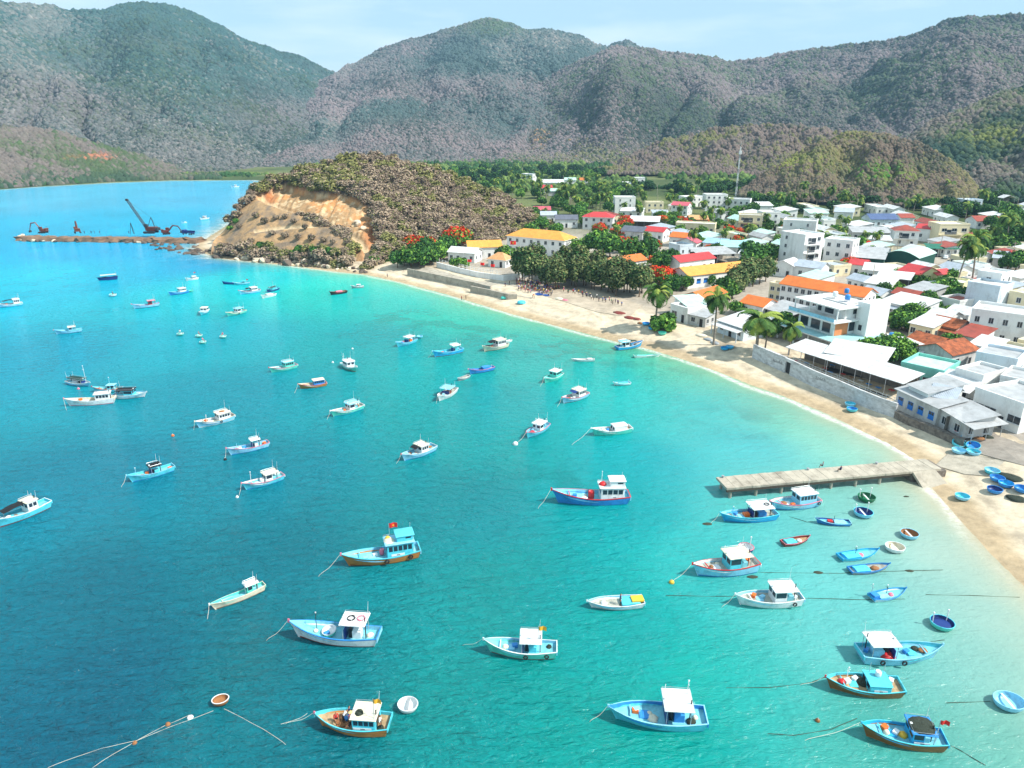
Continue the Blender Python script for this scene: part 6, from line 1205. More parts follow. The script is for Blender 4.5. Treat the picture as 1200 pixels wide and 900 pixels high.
# ================================================================== WALLS, JETTY, CAUSEWAY, CRANE, MAST
CONC = mat('old_concrete', lin(168, 160, 146), rough=.9, var=.2, scale=.6, dirt=.5, bump=.4, bscale=3); CONCL = mat('pale_concrete', lin(174, 166, 150), rough=.9, var=.22, scale=.5, dirt=.55, bump=.3, bscale=2.5)
RUBBLE = mat('rubble_masonry', lin(120, 112, 104), rough=.95, var=.45, scale=1.6, dirt=.7, bump=1.0, bscale=2.2); GRIMY = mat('grimy_sea_wall', lin(196, 197, 198), rough=.9, var=.25, scale=.8, dirt=.6, bump=.4, bscale=2, stretch=(1, 1, 2.2))
def wall_line(name, label, pts, z0, z1, th, m, cat='wall', cap=None, group=None):
    """masonry wall along a ground line, one mesh, with an optional coping part"""
    t = thing(name, label, cat, (pts[0].x, pts[0].y, 0), 0, group); P = [Vector((p.x - pts[0].x, p.y - pts[0].y, 0)) for p in pts]; b = MB(); c = MB()
    L_, R_ = [], []
    for i, p in enumerate(P):
        d = (P[min(i + 1, len(P) - 1)] - P[max(i - 1, 0)]).normalized(); n_ = Vector((-d.y, d.x, 0)); L_.append(p + n_ * th / 2); R_.append(p - n_ * th / 2)
    def seg(b, L_, R_, z0, z1, m):
        for i in range(len(L_) - 1):
            a, c_, d, e = L_[i], L_[i + 1], R_[i + 1], R_[i]; za, zb = (z1[i], z1[i + 1]) if isinstance(z1, list) else (z1, z1)
            b.poly([(*a.xy, z0), (*a.xy, za), (*c_.xy, zb), (*c_.xy, z0)][::-1], m); b.poly([(*e.xy, z0), (*e.xy, za), (*d.xy, zb), (*d.xy, z0)], m); b.poly([(*a.xy, za), (*e.xy, za), (*d.xy, zb), (*c_.xy, zb)], m)
        za = z1[0] if isinstance(z1, list) else z1; zb = z1[-1] if isinstance(z1, list) else z1
        b.poly([(*L_[0].xy, z0), (*R_[0].xy, z0), (*R_[0].xy, za), (*L_[0].xy, za)], m); b.poly([(*L_[-1].xy, z0), (*L_[-1].xy, zb), (*R_[-1].xy, zb), (*R_[-1].xy, z0)], m)
    seg(b, L_, R_, z0, z1, m); b.build('wall_body', t)
    if cap:
        mid = [(a + b_) / 2 for a, b_ in zip(L_, R_)]; k = 1.35; L2 = [m_ + (a - m_) * k for a, m_ in zip(L_, mid)]; R2 = [m_ + (a - m_) * k for a, m_ in zip(R_, mid)]; zt = z1 if not isinstance(z1, list) else z1
        seg(c, L2, R2, (z1 if not isinstance(z1, list) else min(z1)) + .003, (z1 if not isinstance(z1, list) else max(z1)) + cap, m); c.build('coping', t)
    return t, P
def gpts(pxs, z=None): return [on_ground(*p) if z is None else at(*p, z) for p in pxs]
# the high sea wall with its dark gateway and faint black scrawls
SW1 = gpts([(882, 419), (893, 424), (906, 430), (919, 436)]); SW2 = gpts([(927, 440), (952, 452), (978, 462), (1004, 473), (1030, 483), (1049, 489)])
t, P = wall_line('sea_wall', 'curved white washed end of sea wall beside the big palm', SW1, -.5, 5.0, .5, GRIMY, cap=.12)
t2, P2 = wall_line('sea_wall', 'long grimy white sea wall below the white shelter', SW2, -.5, [5.0, 4.7, 4.5, 4.3, 4.2, 4.2], .5, GRIMY)
def scrawl(t, P, i, f, z, n_, seed):
    r = random.Random(seed); d = (P[i + 1] - P[i]); L_ = d.length; d.normalize(); n = Vector((d.y, -d.x, 0)); b = MB(); o = P[i] + d * L_ * f + n * .262
    for k in range(n_):
        x = k * .52; q = [(x, 0), (x + .12, .55 + .25 * r.random()), (x + .3, .1 * r.random()), (x + .42, .5 * r.random())]
        b.tube([o + d * a + Vector((0, 0, z + h_)) for a, h_ in q], .035, PM['dark'], 4)
    b.build('graffiti_scrawl', t)
scrawl(t, P, 2, .0, 3.0, 6, 1); scrawl(t2, P2, 1, .15, 3.1, 5, 2)
b = MB(); a, c = SW1[-1], SW2[0]; d = (c - a); L_ = d.length; yaw = math.atan2(d.y, d.x); gt = thing('gateway', 'dark arched gateway through the sea wall', 'gateway', a, yaw)
b.box(.3, L_ - .3, .1, .3, -.8, 2.8, DOORM); b.build('dark_opening', gt); b = MB(); b.box(-.05, .32, -.3, .3, -.8, 4.2, GRIMY); b.box(L_ - .32, L_ + .05, -.3, .3, -.8, 4.2, GRIMY); b.build('pillars', gt) if False else None
b1 = MB(); b1.box(-.05, .32, -.3, .3, -1.8, 3.6, GRIMY); b1.build('pillar', gt); b1 = MB(); b1.box(L_ - .32, L_ + .05, -.3, .3, -1.8, 3.6, GRIMY); b1.build('pillar', gt); b1 = MB(); b1.box(-.1, L_ + .1, -.32, .32, 2.9, 3.6 - .003, GRIMY); b1.box(.33, L_ - .33, -.2, .2, 2.8, 2.9, GRIMY); b1.build('lintel', gt)
wall_line('sea_wall', 'dark rubble stone footing under the blue shuttered house', gpts([(1050, 489), (1066, 497), (1085, 504), (1100, 511), (1118, 519), (1129, 521)]), -.5, 2.6, 1.2, RUBBLE)
# pipe railing on the sea wall
rt = thing('railing', 'pipe railing along the top of the grimy sea wall', 'railing', SW2[0]); b = MB(); Q = [p - SW2[0] for p in SW2]; zt = [5.0, 4.7, 4.5, 4.3, 4.2, 4.2]
for k in (.45, .95): b.tube([(q.x, q.y, z + k - SW2[0].z) for q, z in zip(Q, zt)], .04, PM['steel'], 5)
b.build('rail', rt)
for i in range(len(Q) - 1):
    for j in range(4): q = Q[i].lerp(Q[i + 1], j / 4); z = zt[i] + (zt[i + 1] - zt[i]) * j / 4 - SW2[0].z; b = MB(); b.tube([(q.x, q.y, z), (q.x, q.y, z + .95)], .035, PM['steel'], 5); b.build('post', rt)
# the walled compound, promenade kerbs and slopes at the middle of the beach
wall_line('sea_wall', 'low white terrace wall below the yellow roofed hall', gpts([(512, 313), (535, 319), (560, 325), (590, 329), (612, 327)]), 0, 4.4, .4, WM['white'], cap=.1)
wall_line('embankment', 'low grey concrete embankment along the upper beach', gpts([(478, 322), (500, 327), (530, 333), (556, 338), (575, 343)]), 0, 3.6, .5, CONC)
wall_line('embankment', 'dark lower concrete step right of the grey embankment', gpts([(552, 342), (575, 346), (596, 351), (606, 350)]), 0, 3.0, .8, CONC)
ft = thing('fence', 'white picket fence on the terrace wall', 'fence', on_ground(508, 308)); Q = [p - on_ground(508, 308) for p in gpts([(508, 309), (530, 314), (556, 320), (588, 325)])]; b = MB()
for k in (.35, .95): b.tube([(q.x, q.y, 1.2 + k) for q in Q], .05, PM['white'], 4)
b.build('rail', ft)
for i in range(3):
    for j in range(6): q = Q[i].lerp(Q[i + 1], j / 6); b = MB(); b.box(q.x - .08, q.x + .08, q.y - .08, q.y + .08, .2, 2.35, PM['white']); b.build('picket', ft)
# concrete slope in front of the casuarinas
sl = [on_ground(*p) for p in ((622, 345), (690, 352), (742, 372), (700, 372), (655, 360))]
def slab(name, pxs, m, up, label=None, th=.15):
    P = [on_ground(*p) for p in pxs]; b = MB(); top = [(p.x, p.y, p.z + up) for p in P]; n_ = len(P); b.poly(top[::-1] if (Vector(top[1]) - Vector(top[0])).cross(Vector(top[2]) - Vector(top[1])).z < 0 else top, m)
    for i in range(n_): a, c = P[i], P[(i + 1) % n_]; b.poly([(a.x, a.y, a.z - .6), (c.x, c.y, c.z - .6), (c.x, c.y, c.z + up), (a.x, a.y, a.z + up)], m)
    return struct(b.build(name))
slab('pavement', [(640, 332), (700, 340), (752, 358), (738, 372), (700, 366), (655, 352), (628, 345)], mat('sandy_concrete', lin(178, 164, 144), rough=.95, var=.25, scale=.3, dirt=.35, bump=.3), .14)
slab('pavement', [(500, 313), (560, 330), (612, 333), (640, 340), (622, 350), (570, 341), (486, 318)], CONCL, .14)
slab('pavement', [(1096, 546), (1112, 531), (1140, 533), (1200, 545), (1260, 560), (1260, 575), (1180, 560), (1130, 556)], CONCL, .13)
slab('road', [(1150, 506), (1176, 500), (1250, 520), (1260, 560), (1200, 546), (1140, 530)], mat('worn_road', lin(146, 138, 128), rough=.95, var=.25, scale=.5, bump=.3), .1)
# jetty: deck, crossheads, piles, ramp
def jetty():
    A_, B_ = at(839, 559, 2.0), at(1084, 537.5, 2.0); d = (B_ - A_); L_ = d.length; yaw = math.atan2(d.y, d.x); t = thing('jetty', 'long grey concrete jetty on piles reaching into the bay', 'jetty', (A_.x, A_.y, 0), yaw)
    W = 3.9; b = MB(); n_ = 26; r = random.Random(4)
    for i in range(n_): b.bevbox(L_ * i / n_ + .006, L_ * (i + 1) / n_ - .006, -W + r.uniform(-.04, .04), r.uniform(-.04, .04), 1.62, 2.0 + r.uniform(-.015, .015), CONCL, .03)
    b.build('deck', t)
    for i in range(7):
        x = .9 + i * L_ * .115; b = MB(); b.box(x - .35, x + .35, -W + .05, -.05, 1.25, 1.617, CONC); b.build('crosshead', t)
        for y in (-W + .35, -.35): b = MB(); b.tube([(x, y, -4), (x, y, 1.25)], .24, CONC, 10); b.build('pile', t)
    for i, x in enumerate((1.0, L_ * .42, L_ * .75)): b = MB(); b.lathe([(.18, 2.0), (.16, 2.25), (.24, 2.3), (.24, 2.38), (.001, 2.4)], PM['grey'], 10, (x, -.4, 0)); b.build('bollard', t)
    rp = MB(); x0 = L_ * .86; V = [(x0, -W - .02, 1.9), (x0 + 4.2, -W - .02, 1.95), (x0 + 5.2, -W - 2.6, .15), (x0 + .6, -W - 2.6, -.3)]; rp.mesh(V + [(x, y, z - .5) for x, y, z in V], [(0, 3, 2, 1)[::-1], (4, 7, 6, 5), (0, 1, 5, 4), (1, 2, 6, 5), (2, 3, 7, 6), (3, 0, 4, 7)], CONCL); rp.build('landing_ramp', t)
    ab = MB(); eb = MB(); eb.box(.1, L_ * .85, -W + .01, -W + .35, 1.2, 1.615, mat('dark_brown_beam', lin(74, 68, 58), rough=.9, var=.3)); eb.build('edge_beam', t); ab.box(L_ * .86, L_ + 1, -W - .05, .3, -2, 1.61, RUBBLE); ab.build('abutment', t)  # dark brown beam below the front edge of the deck, rubble abutment
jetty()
# radio mast
def radio_mast():
    p = on_ground(862, 231); t = thing('radio_mast', 'tall slim whitish lattice radio mast', 'mast', p); H_ = 36; n_ = 14
    for i in range(n_):
        z0, z1 = H_ * i / n_, H_ * (i + 1) / n_; b = MB(); m = PM['grey' if i % 4 == 3 else 'white']; r0 = .75 - .35 * i / n_; r1 = .75 - .35 * (i + 1) / n_; c0 = [(r0 * math.cos(a), r0 * math.sin(a), z0) for a in (0, 2.094, 4.189)]; c1 = [(r1 * math.cos(a), r1 * math.sin(a), z1) for a in (0, 2.094, 4.189)]
        for k in range(3): b.tube([c0[k], c1[k]], .13, m, 5); b.tube([c0[k], c1[(k + 1) % 3]], .07, m, 4); b.tube([c0[k], c0[(k + 1) % 3]], .07, m, 4)
        b.build('lattice_section', t)
    b = MB(); b.tube([(0, 0, H_), (0, 0, H_ + 4)], .1, PM['white'], 5); b.build('antenna', t)
    for k in range(3): b = MB(); a = k * 2.094; b.bevbox(math.cos(a) * .9 - .3, math.cos(a) * .9 + .3, math.sin(a) * .9 - .3, math.sin(a) * .9 + .3, H_ - 5, H_ - 2.6, PM['white'], .05); b.build('panel_antenna', t)
radio_mast()
# causeway of dumped rock with crane, excavators, lorry
def bank(name, pts, w, h, m, seed):
    r = random.Random(seed); b = MB(); rows = []
    for i, p in enumerate(pts):
        d = (pts[min(i + 1, len(pts) - 1)] - pts[max(0, i - 1)]).normalized(); n_ = Vector((-d.y, d.x, 0)); q = []
        for k, (o, z) in enumerate(((-1, -1.2), (-.8, .25), (-.55, .9), (-.25, 1.0), (.25, 1.0), (.55, .9), (.8, .25), (1, -1.2))): q.append(p + n_ * (o * w + r.uniform(-1.6, 1.6)) + Vector((r.uniform(-.5, .5), 0, z * h + r.uniform(-.5, .5))))
        rows.append(q)
    for i in range(len(rows) - 1):
        for k in range(7): b.poly([rows[i][k], rows[i + 1][k], rows[i + 1][k + 1], rows[i][k + 1]], m)
    b.poly(rows[0], m); b.poly(rows[-1][::-1], m); return struct(b.build(name))
cw = [at(24, 281), at(236, 284)]; SPOIL = mat('dumped_earth', lin(122, 98, 78), rough=.95, var=.3, scale=.25, dirt=.5, bump=.8, bscale=.8)
bank('causeway', [cw[0].lerp(cw[1], i / 40) for i in range(41)], 6.0, 2.0, SPOIL, 5)
def rock_mesh(seed, m):
    r = random.Random(seed); bm = bmesh.new(); bmesh.ops.create_icosphere(bm, subdivisions=2, radius=1)
    ax = [Vector((r.gauss(0, 1), r.gauss(0, 1), r.gauss(0, 1))).normalized() for _ in range(9)]
    for v in bm.verts:
        p = v.co.copy()
        for a in ax:
            k = p.dot(a) - (.62 + .12 * r.random() * 0)
            if k > 0: p -= a * k * .85
        v.co = p * (1 + .05 * r.uniform(-1, 1)); v.co.z *= .8
    me = bpy.data.meshes.new('boulder'); bm.to_mesh(me); bm.free(); me.materials.append(m); return me
ROCKP = mat('pale_granite', lin(206, 190, 166), rough=.9, var=.2, scale=1.5, dirt=.4, bump=.5, bscale=3, hue=.12); ROCKD = mat('dark_wet_rock', lin(96, 84, 74), rough=.8, var=.3, scale=1.5, dirt=.4, bump=.5, bscale=3, hue=.2)
RK = [rock_mesh(i, ROCKP) for i in range(5)]; RD = [rock_mesh(20 + i, ROCKD) for i in range(4)]
rr = random.Random(9)
def rock(p, s, dark, label, group):
    o = link_mesh('boulder', rr.choice(RD if dark else RK)); o.location = p; o.scale = (s * rr.uniform(.8, 1.3), s * rr.uniform(.8, 1.3), s * rr.uniform(.7, 1.0)); o.rotation_euler = (rr.uniform(-.3, .3), rr.uniform(-.3, .3), rr.uniform(0, 6.3)); return tag(o, label, 'boulder', group)
# pale boulders at the foot of the headland
for i in range(64):
    f = i / 63; px = 272 + 140 * f + rr.uniform(-3, 3); py = 303 + 12 * f + rr.uniform(-5, 2.5); p = on_ground(px, py); s = rr.choice([.9, 1.2, 1.6, 2.2, 3.0]) if px < 400 else rr.choice([.8, 1.2, 1.6]); rock((p.x, p.y, max(p.z, 0) + .2 * s), s, rr.random() < .22, 'pale granite boulder at the foot of the quarried headland', 'pale boulders under the headland')
for i in range(14): p = on_ground(410 + rr.uniform(0, 22), 314 + rr.uniform(-1, 6)); rock((p.x, p.y, max(p.z, 0) + .2), rr.uniform(.7, 1.5), rr.random() < .6, 'dark rock at left end of the sandy beach', 'dark rocks at the beach end')
for i in range(46):
    px = rr.uniform(180, 262); py = 288 + (px - 180) * .13 + rr.uniform(-6, 5); p = at(px, py); rock((p.x, p.y, .1), rr.uniform(.8, 2.2), True, 'dark wet rock in the surf at the headland tip', 'dark rocks at the headland tip')
for i in range(40):
    p = cw[0].lerp(cw[1], rr.random()); rock((p.x + rr.uniform(-1, 1), p.y + rr.choice((-1, 1)) * rr.uniform(4.0, 6.4), .4), rr.uniform(.6, 1.5), rr.random() < .8, 'dumped boulder along the edge of causeway', 'boulders edging the causeway')
for i in range(10): p = at(22 + rr.uniform(0, 8), 280 + rr.uniform(-3, 2)); rock((p.x, p.y, .6), rr.uniform(.8, 1.6), False, 'pale dumped boulder at seaward tip of causeway', 'pale rocks at the causeway tip')
MR, MK, MO = paint('machine_red', (92, 44, 36)), mat('machine_black', (.03, .032, .036), rough=.5), paint('machine_orange', (112, 62, 46))
def tracks(b, L_, W, m):
    for sd in (-1, 1):
        P_ = [(-L_ / 2, .45), (-L_ / 2 + .3, .05), (L_ / 2 - .3, .05), (L_ / 2, .45), (L_ / 2 - .3, .9), (-L_ / 2 + .3, .9)]; y0, y1 = sd * W / 2 - .3, sd * W / 2 + .3
        V = [(x, y0, z) for x, z in P_] + [(x, y1, z) for x, z in P_]; b.mesh(V, [tuple(range(6)), tuple(range(11, 5, -1))] + [(i, 6 + i, 6 + (i + 1) % 6, (i + 1) % 6) for i in range(6)], m)
def excavator(px, py, rz, label, up=.6, col=MO):
    p = at(px, py); t = thing('excavator', label, 'excavator', (p.x, p.y, 2.0), rz, 'excavators on the causeway')
    for sd in (-1, 1):
        b = MB(); P_ = [(-2, .45), (-1.7, .05), (1.7, .05), (2, .45), (1.7, .9), (-1.7, .9)]; y0, y1 = sd * 1.3 - .35, sd * 1.3 + .35; V = [(x, y0, z) for x, z in P_] + [(x, y1, z) for x, z in P_]; b.mesh(V, [tuple(range(6)), tuple(range(11, 5, -1))] + [(i, 6 + i, 6 + (i + 1) % 6, (i + 1) % 6) for i in range(6)], MK); b.build('track', t)
    b = MB(); b.bevbox(-2.4, 1.3, -1.3, 1.3, 1.05, 2.3, col, .15); b.bevbox(-2.6, -1.2, -1.3, 1.3, 2.31, 2.7, col, .15); b.build('body', t); b = MB(); b.bevbox(-.2, 1.5, .3, 1.4, 2.31, 3.5, col, .12); c = b.build('cab', t); b = MB(); b.box(1.5, 1.52, .45, 1.25, 2.5, 3.3, PM['glass']); b.box(.1, 1.3, 1.4, 1.42, 2.6, 3.3, PM['glass']); b.build('cab_glass', c)
    b = MB(); b.tube([(1.2, -.3, 1.9), (3.6, -.3, 5.4 * up + 1.6), (6.2, -.3, 5.6 * up + 1.0)], .42, col, 4, .3); b.build('boom', t); b = MB(); b.tube([(6.0, -.3, 5.8 * up + 1.1), (7.4, -.3, 1.6)], .3, col, 4, .2); b.build('stick', t); b = MB(); b.mesh([(7.0, -.9, 1.6), (7.8, -.9, 1.3), (7.6, -.9, .3), (6.7, -.9, .6), (7.0, .4, 1.6), (7.8, .4, 1.3), (7.6, .4, .3), (6.7, .4, .6)], [(0, 1, 2, 3), (7, 6, 5, 4), (0, 3, 7, 4), (3, 2, 6, 7), (1, 0, 4, 5)], MK); b.build('bucket', t)
excavator(52, 277.5, math.pi, 'red excavator at seaward end of the causeway, arm raised', .75); excavator(92, 277.5, 2.2, 'red excavator second from the seaward end', .8); excavator(196, 279, .4, 'red orange excavator beside the crawler crane', .55, MR)
def crane():
    p = at(178, 277.5); t = thing('crawler_crane', 'crawler crane with long dark lattice jib leaning left', 'crane', (p.x, p.y, 2.0), math.pi * 1.0)
    b = MB(); tracks(b, 6.5, 4.4, MK); 
    for sd in (-1, 1):
        b = MB(); P_ = [(-3.2, .6), (-2.8, .05), (2.8, .05), (3.2, .6), (2.8, 1.2), (-2.8, 1.2)]; y0, y1 = sd * 2.2 - .45, sd * 2.2 + .45; V = [(x, y0, z) for x, z in P_] + [(x, y1, z) for x, z in P_]; b.mesh(V, [tuple(range(6)), tuple(range(11, 5, -1))] + [(i, 6 + i, 6 + (i + 1) % 6, (i + 1) % 6) for i in range(6)], MK); b.build('track', t)
    b = MB(); b.bevbox(-3.6, 2.2, -1.7, 1.7, 1.4, 3.4, MR, .2); b.bevbox(-4.6, -3.2, -1.9, 1.9, 1.5, 3.0, MK, .15); b.build('body', t); b = MB(); b.bevbox(.8, 2.6, .6, 1.8, 3.41, 5.0, MK, .15); b.build('cab', t)
    J = MB(); L_ = 17; a = math.radians(62); dx, dz = math.cos(a), math.sin(a); n_ = 18
    for sy in (-1, 1):
        for su in (-1, 1): J.tube([(2 + dx * L_ * i / n_ - dz * su * .5, sy * .5 * (1 - .6 * i / n_), 2.6 + dz * L_ * i / n_ + dx * su * .5) for i in range(n_ + 1)], .13, MK, 4)
    for i in range(n_):
        for su in (-1, 1): s_ = 1 if i % 2 else -1; J.tube([(2 + dx * L_ * i / n_ - dz * su * .5, s_ * .5, 2.6 + dz * L_ * i / n_ + dx * su * .5), (2 + dx * L_ * (i + 1) / n_ - dz * su * .5, -s_ * .45, 2.6 + dz * L_ * (i + 1) / n_ + dx * su * .5)], .07, MK, 4)
    for i in range(n_):
        for sy in (-1, 1): s_ = 1 if i % 2 else -1; J.tube([(2 + dx * L_ * i / n_ - dz * s_ * .5, sy * .45, 2.6 + dz * L_ * i / n_ + dx * s_ * .5), (2 + dx * L_ * (i + 1) / n_ + dz * s_ * .5, sy * .45, 2.6 + dz * L_ * (i + 1) / n_ - dx * s_ * .5)], .07, MK, 4)
    J.build('lattice_jib', t); b = MB(); b.tube([(-2.5, 0, 3.4), (-1.2, 0, 8.5)], .2, MK, 5); b.tube([(1.2, 0, 3.4), (-1.2, 0, 8.5)], .14, MK, 5); b.build('mast', t); b = MB(); b.tube([(-1.2, 0, 8.5), (2 + dx * L_, 0, 2.6 + dz * L_)], .05, MK, 4); b.tube([(-1.2, 0, 8.5), (-4.0, 0, 3.0)], .05, MK, 4); b.build('pendant_cable', t)
    b = MB(); tx, tz = 2 + dx * L_, 2.6 + dz * L_; b.bevbox(tx - .4, tx + .9, -.4, .4, tz - .5, tz + .6, MK, .1); b.build('jib_head', t)
crane()
def lorry(px, py, rz, label, col):
    p = at(px, py); t = thing('lorry', label, 'lorry', (p.x, p.y, 2.0), rz); b = MB(); b.bevbox(1.6, 3.4, -1.15, 1.15, .7, 2.7, col, .2); c = b.build('cab', t); b = MB(); b.box(3.4, 3.42, -.95, .95, 1.7, 2.5, PM['glass']); b.build('windscreen', c)
    b = MB(); b.box(-3.2, 1.4, -1.2, 1.2, 1.05, 1.2, col); b.box(-3.2, 1.4, -1.2, -1.1, 1.2, 2.1, col); b.box(-3.2, 1.4, 1.1, 1.2, 1.2, 2.1, col); b.box(1.3, 1.4, -1.1, 1.1, 1.2, 2.3, col); b.build('tipper_body', t)
    for x in (-2.3, -1.1, 2.5):
        for sd in (-1, 1): b = MB(); b.torus((x, sd * 1.05, .5), .36, .16, PM['rubber'], (0, 1, 0), 12, 6); w_ = b.build('wheel', t); b = MB(); b.tube([(x, sd * 1.05 - .1, .5), (x, sd * 1.05 + .1, .5)], .26, PM['grey'], 10); b.build('rim', w_)
lorry(222, 279.5, 2.9, 'navy tipper lorry near the landward end of the causeway', PM['navy'])
for i, px in enumerate((100, 108, 112, 118, 152)): q = at(px, 278.3); person((q.x, q.y, 2.0), i, 'worker in dark clothes standing on the rock causeway', 'stand', 'navy', 'black', group='workers on the causeway')
b = MB(); p = at(156, 278.5); b.tube([(-1.2, 0, 0), (0, 0, 6)], .12, MK, 5); b.tube([(1.2, 0, 0), (0, 0, 6)], .12, MK, 5); b.tube([(0, 1.2, 0), (0, 0, 6)], .12, MK, 5); o = b.build('tripod_rig'); o.location = (p.x, p.y, 2.0); tag(o, 'dark tripod rig on the causeway left of crane', 'tripod rig')
# beach things: basket boats ashore, nets, umbrellas of people, flagpoles
gb = lambda px, py: on_ground(px, py)
for px, py, lab, R, oc, ic, kw in [(1123, 531, 'light blue basket boat lowest left of the corner pile', 1.35, 'sky', 'sky', {}), (1140, 532.5, 'pale basket boat lowest right of the corner pile', 1.35, 'sky', 'aqua', {}), (1122, 522.5, 'aqua basket boat at left of the corner pile', 1.35, 'aqua', 'aqua', dict(tilt=(.25, .1))), (1140, 525, 'aqua basket boat with dark rim right in corner pile', 1.35, 'aqua', 'blue', dict(tilt=(.2, -.2))), (1131, 517.5, 'blue white basket boat topmost of the corner pile', 1.3, 'sky', 'white', dict(tilt=(.3, .2))),
    (1162, 555, 'pale aqua basket boat first on the debris strip', 1.35, 'aqua', 'sky', {}), (1168, 563.5, 'darker blue basket boat second on the debris strip', 1.3, 'blue', 'blue', {}), (1178, 570, 'deep blue basket boat third on the debris strip', 1.3, 'blue', 'cyan', {}), (1165, 577, 'blue basket boat nearest the water on debris strip', 1.3, 'blue', 'navy', {}), (1197, 576, 'blue basket boat at right edge of debris strip', 1.3, 'blue', 'blue', {}), (1127, 585, 'light blue basket boat alone on the wet sand', 1.25, 'sky', 'aqua', {}),
    (996, 476, 'pale blue basket boat standing at foot of sea wall', 1.25, 'sky', 'aqua', {}), (998, 482, 'blue basket boat in the wash below the pale one', 1.25, 'aqua', 'blue', {}), (849, 410, 'blue basket boat on sand left of the leaning pair', 1.2, 'cyan', 'cyan', {}), (855, 408.5, 'blue basket boat on sand right of the leaning pair', 1.2, 'cyan', 'sky', {}), (776, 392, 'mint basket boat lying on the sand below the beach bush', 1.3, 'mint', 'mint', {}), (757, 381, 'blue basket boat upper one left of the beach bush', 1.3, 'cyan', 'blue', {}), (764, 386, 'blue basket boat lower one left of the beach bush', 1.3, 'cyan', 'cyan', {}),
    (591, 350, 'upturned mint basket boat leftmost by the crowd', 1.5, 'mint', 'aqua', dict(upside=True)), (598, 350, 'upturned mint basket boat second by the crowd', 1.2, 'mint', 'aqua', dict(upside=True)), (611, 355.5, 'upturned turquoise basket boat nearest the water by the crowd', 1.7, 'aqua', 'aqua', dict(upside=True)), (570, 343, 'upturned aqua basket boat left of the crowd', 1.3, 'aqua', 'aqua', dict(upside=True))]:
    p = gb(px, py); basket(label=lab, R=R, out=oc, ins=ic, rim=oc, loc=p, z=.05, group='basket boats drawn up on the beach', board=False, **kw)
for px, py, R, m, lab in [(726, 367, 2.3, 'rust', 'dark red net heap, left of three on the beach'), (738, 372.5, 2.0, 'rust', 'dark red net heap, middle of three on the beach'), (746, 374, 1.5, 'rust', 'dark red net heap, right of three on the beach'), (750, 379, 1.0, 'brown', 'brown net heap beside the blue baskets'), (632, 345, 2.0, 'netblue', 'blue net heap spread in front of crowd'), (640, 346.5, 1.6, 'netblue', 'pale blue net heap at right end of crowd'), (655, 350, 1.8, 'cream', 'pale net heap right of blue nets'), (662, 352, 1.3, 'pink', 'pink net heap right of blue nets'), (1146, 514, 1.6, 'wicker', 'brown net heap beside the corner canopy'), (1156, 512, 1.4, 'net', 'dark net heap beside the corner canopy'), (1186, 560, 2.0, 'net', 'dark debris heap by the debris strip baskets'), (1192, 585, 1.6, 'net', 'dark seaweed heap at right edge of beach'), (838, 402, 1.5, 'grey', 'grey rubble heap before the beach shack'), (822, 393, 1.8, 'cream', 'pale rubble heap below the white beach house'), (830, 398, 1.5, 'grey', 'grey rubble heap right of the pale one')]:
    p = gb(px, py); o = heap('net_heap', lab, 'net heap', m, R, .45, int(px * 3), sy=.7); o.location = (p.x, p.y, p.z - .05); o.rotation_euler = (0, 0, -1.0)
cl = ['pink', 'red', 'white', 'black', 'navy', 'blue', 'violet', 'grey', 'green', 'yellow']; r5 = random.Random(21)
spots = [(605 + r5.random() * 42, 331 + r5.random() * 13) for _ in range(120)]
for i, (px, py) in enumerate(spots):
    py += (px - 605) * .18 - 3; top, low = r5.choice(cl), r5.choice(['black', 'navy', 'grey', 'red']); p = gb(px, py); person(p, r5.random() * 6.28, 'person in %s top in the dense crowd by the beach nets' % top, r5.choice(['stand', 'stand', 'walk', 'bend', 'reach']), top, low, r5.random() < .25, 'crowd on the beach', sc=r5.uniform(.95, 1.08))
for i in range(34):
    px = 640 + i * 2.7 + r5.uniform(-2, 2); py = 336 + (px - 640) * .26 + r5.uniform(-2, 2); top = r5.choice(cl); p = gb(px, py); person(p, r5.random() * 6.28, 'person in %s top standing along edge of casuarina trees' % top, 'stand', top, 'black', r5.random() < .2, 'people along the casuarina trees')
for px, py, lab, top, pose in [(546, 351, 'person in black walking alone on the sand below embankment', 'black', 'walk'), (541, 352, 'person in red beside the lone walker on sand', 'red', 'stand'), (624, 349, 'person in orange red bending by the blue nets', 'red', 'bend'), (626, 350, 'person in yellow beside blue nets', 'yellow', 'stand'), (592, 336, 'person in dark clothes left of crowd', 'navy', 'stand'), (597, 334, 'person in black left of crowd near terrace', 'black', 'stand'), (454, 325, 'tiny person on the beach below the headland road', 'grey', 'walk'), (682, 346, 'person in brown red on the pavement slope', 'red', 'walk'), (686, 345, 'person in grey on the pavement slope', 'grey', 'walk'), (1126, 499, 'person in white by the grey end house', 'white', 'stand'), (985, 553, 'person in navy on the jetty deck', 'navy', 'sit'), (964, 548, 'person in grey sitting on the jetty edge', 'grey', 'sit')]:
    j = px in (985, 964); p = at(px, py, 2.02) if j else gb(px, py); person(p, r5.random() * 6, lab, pose, top, 'black', False, drop=.5 if pose == 'sit' else 0)
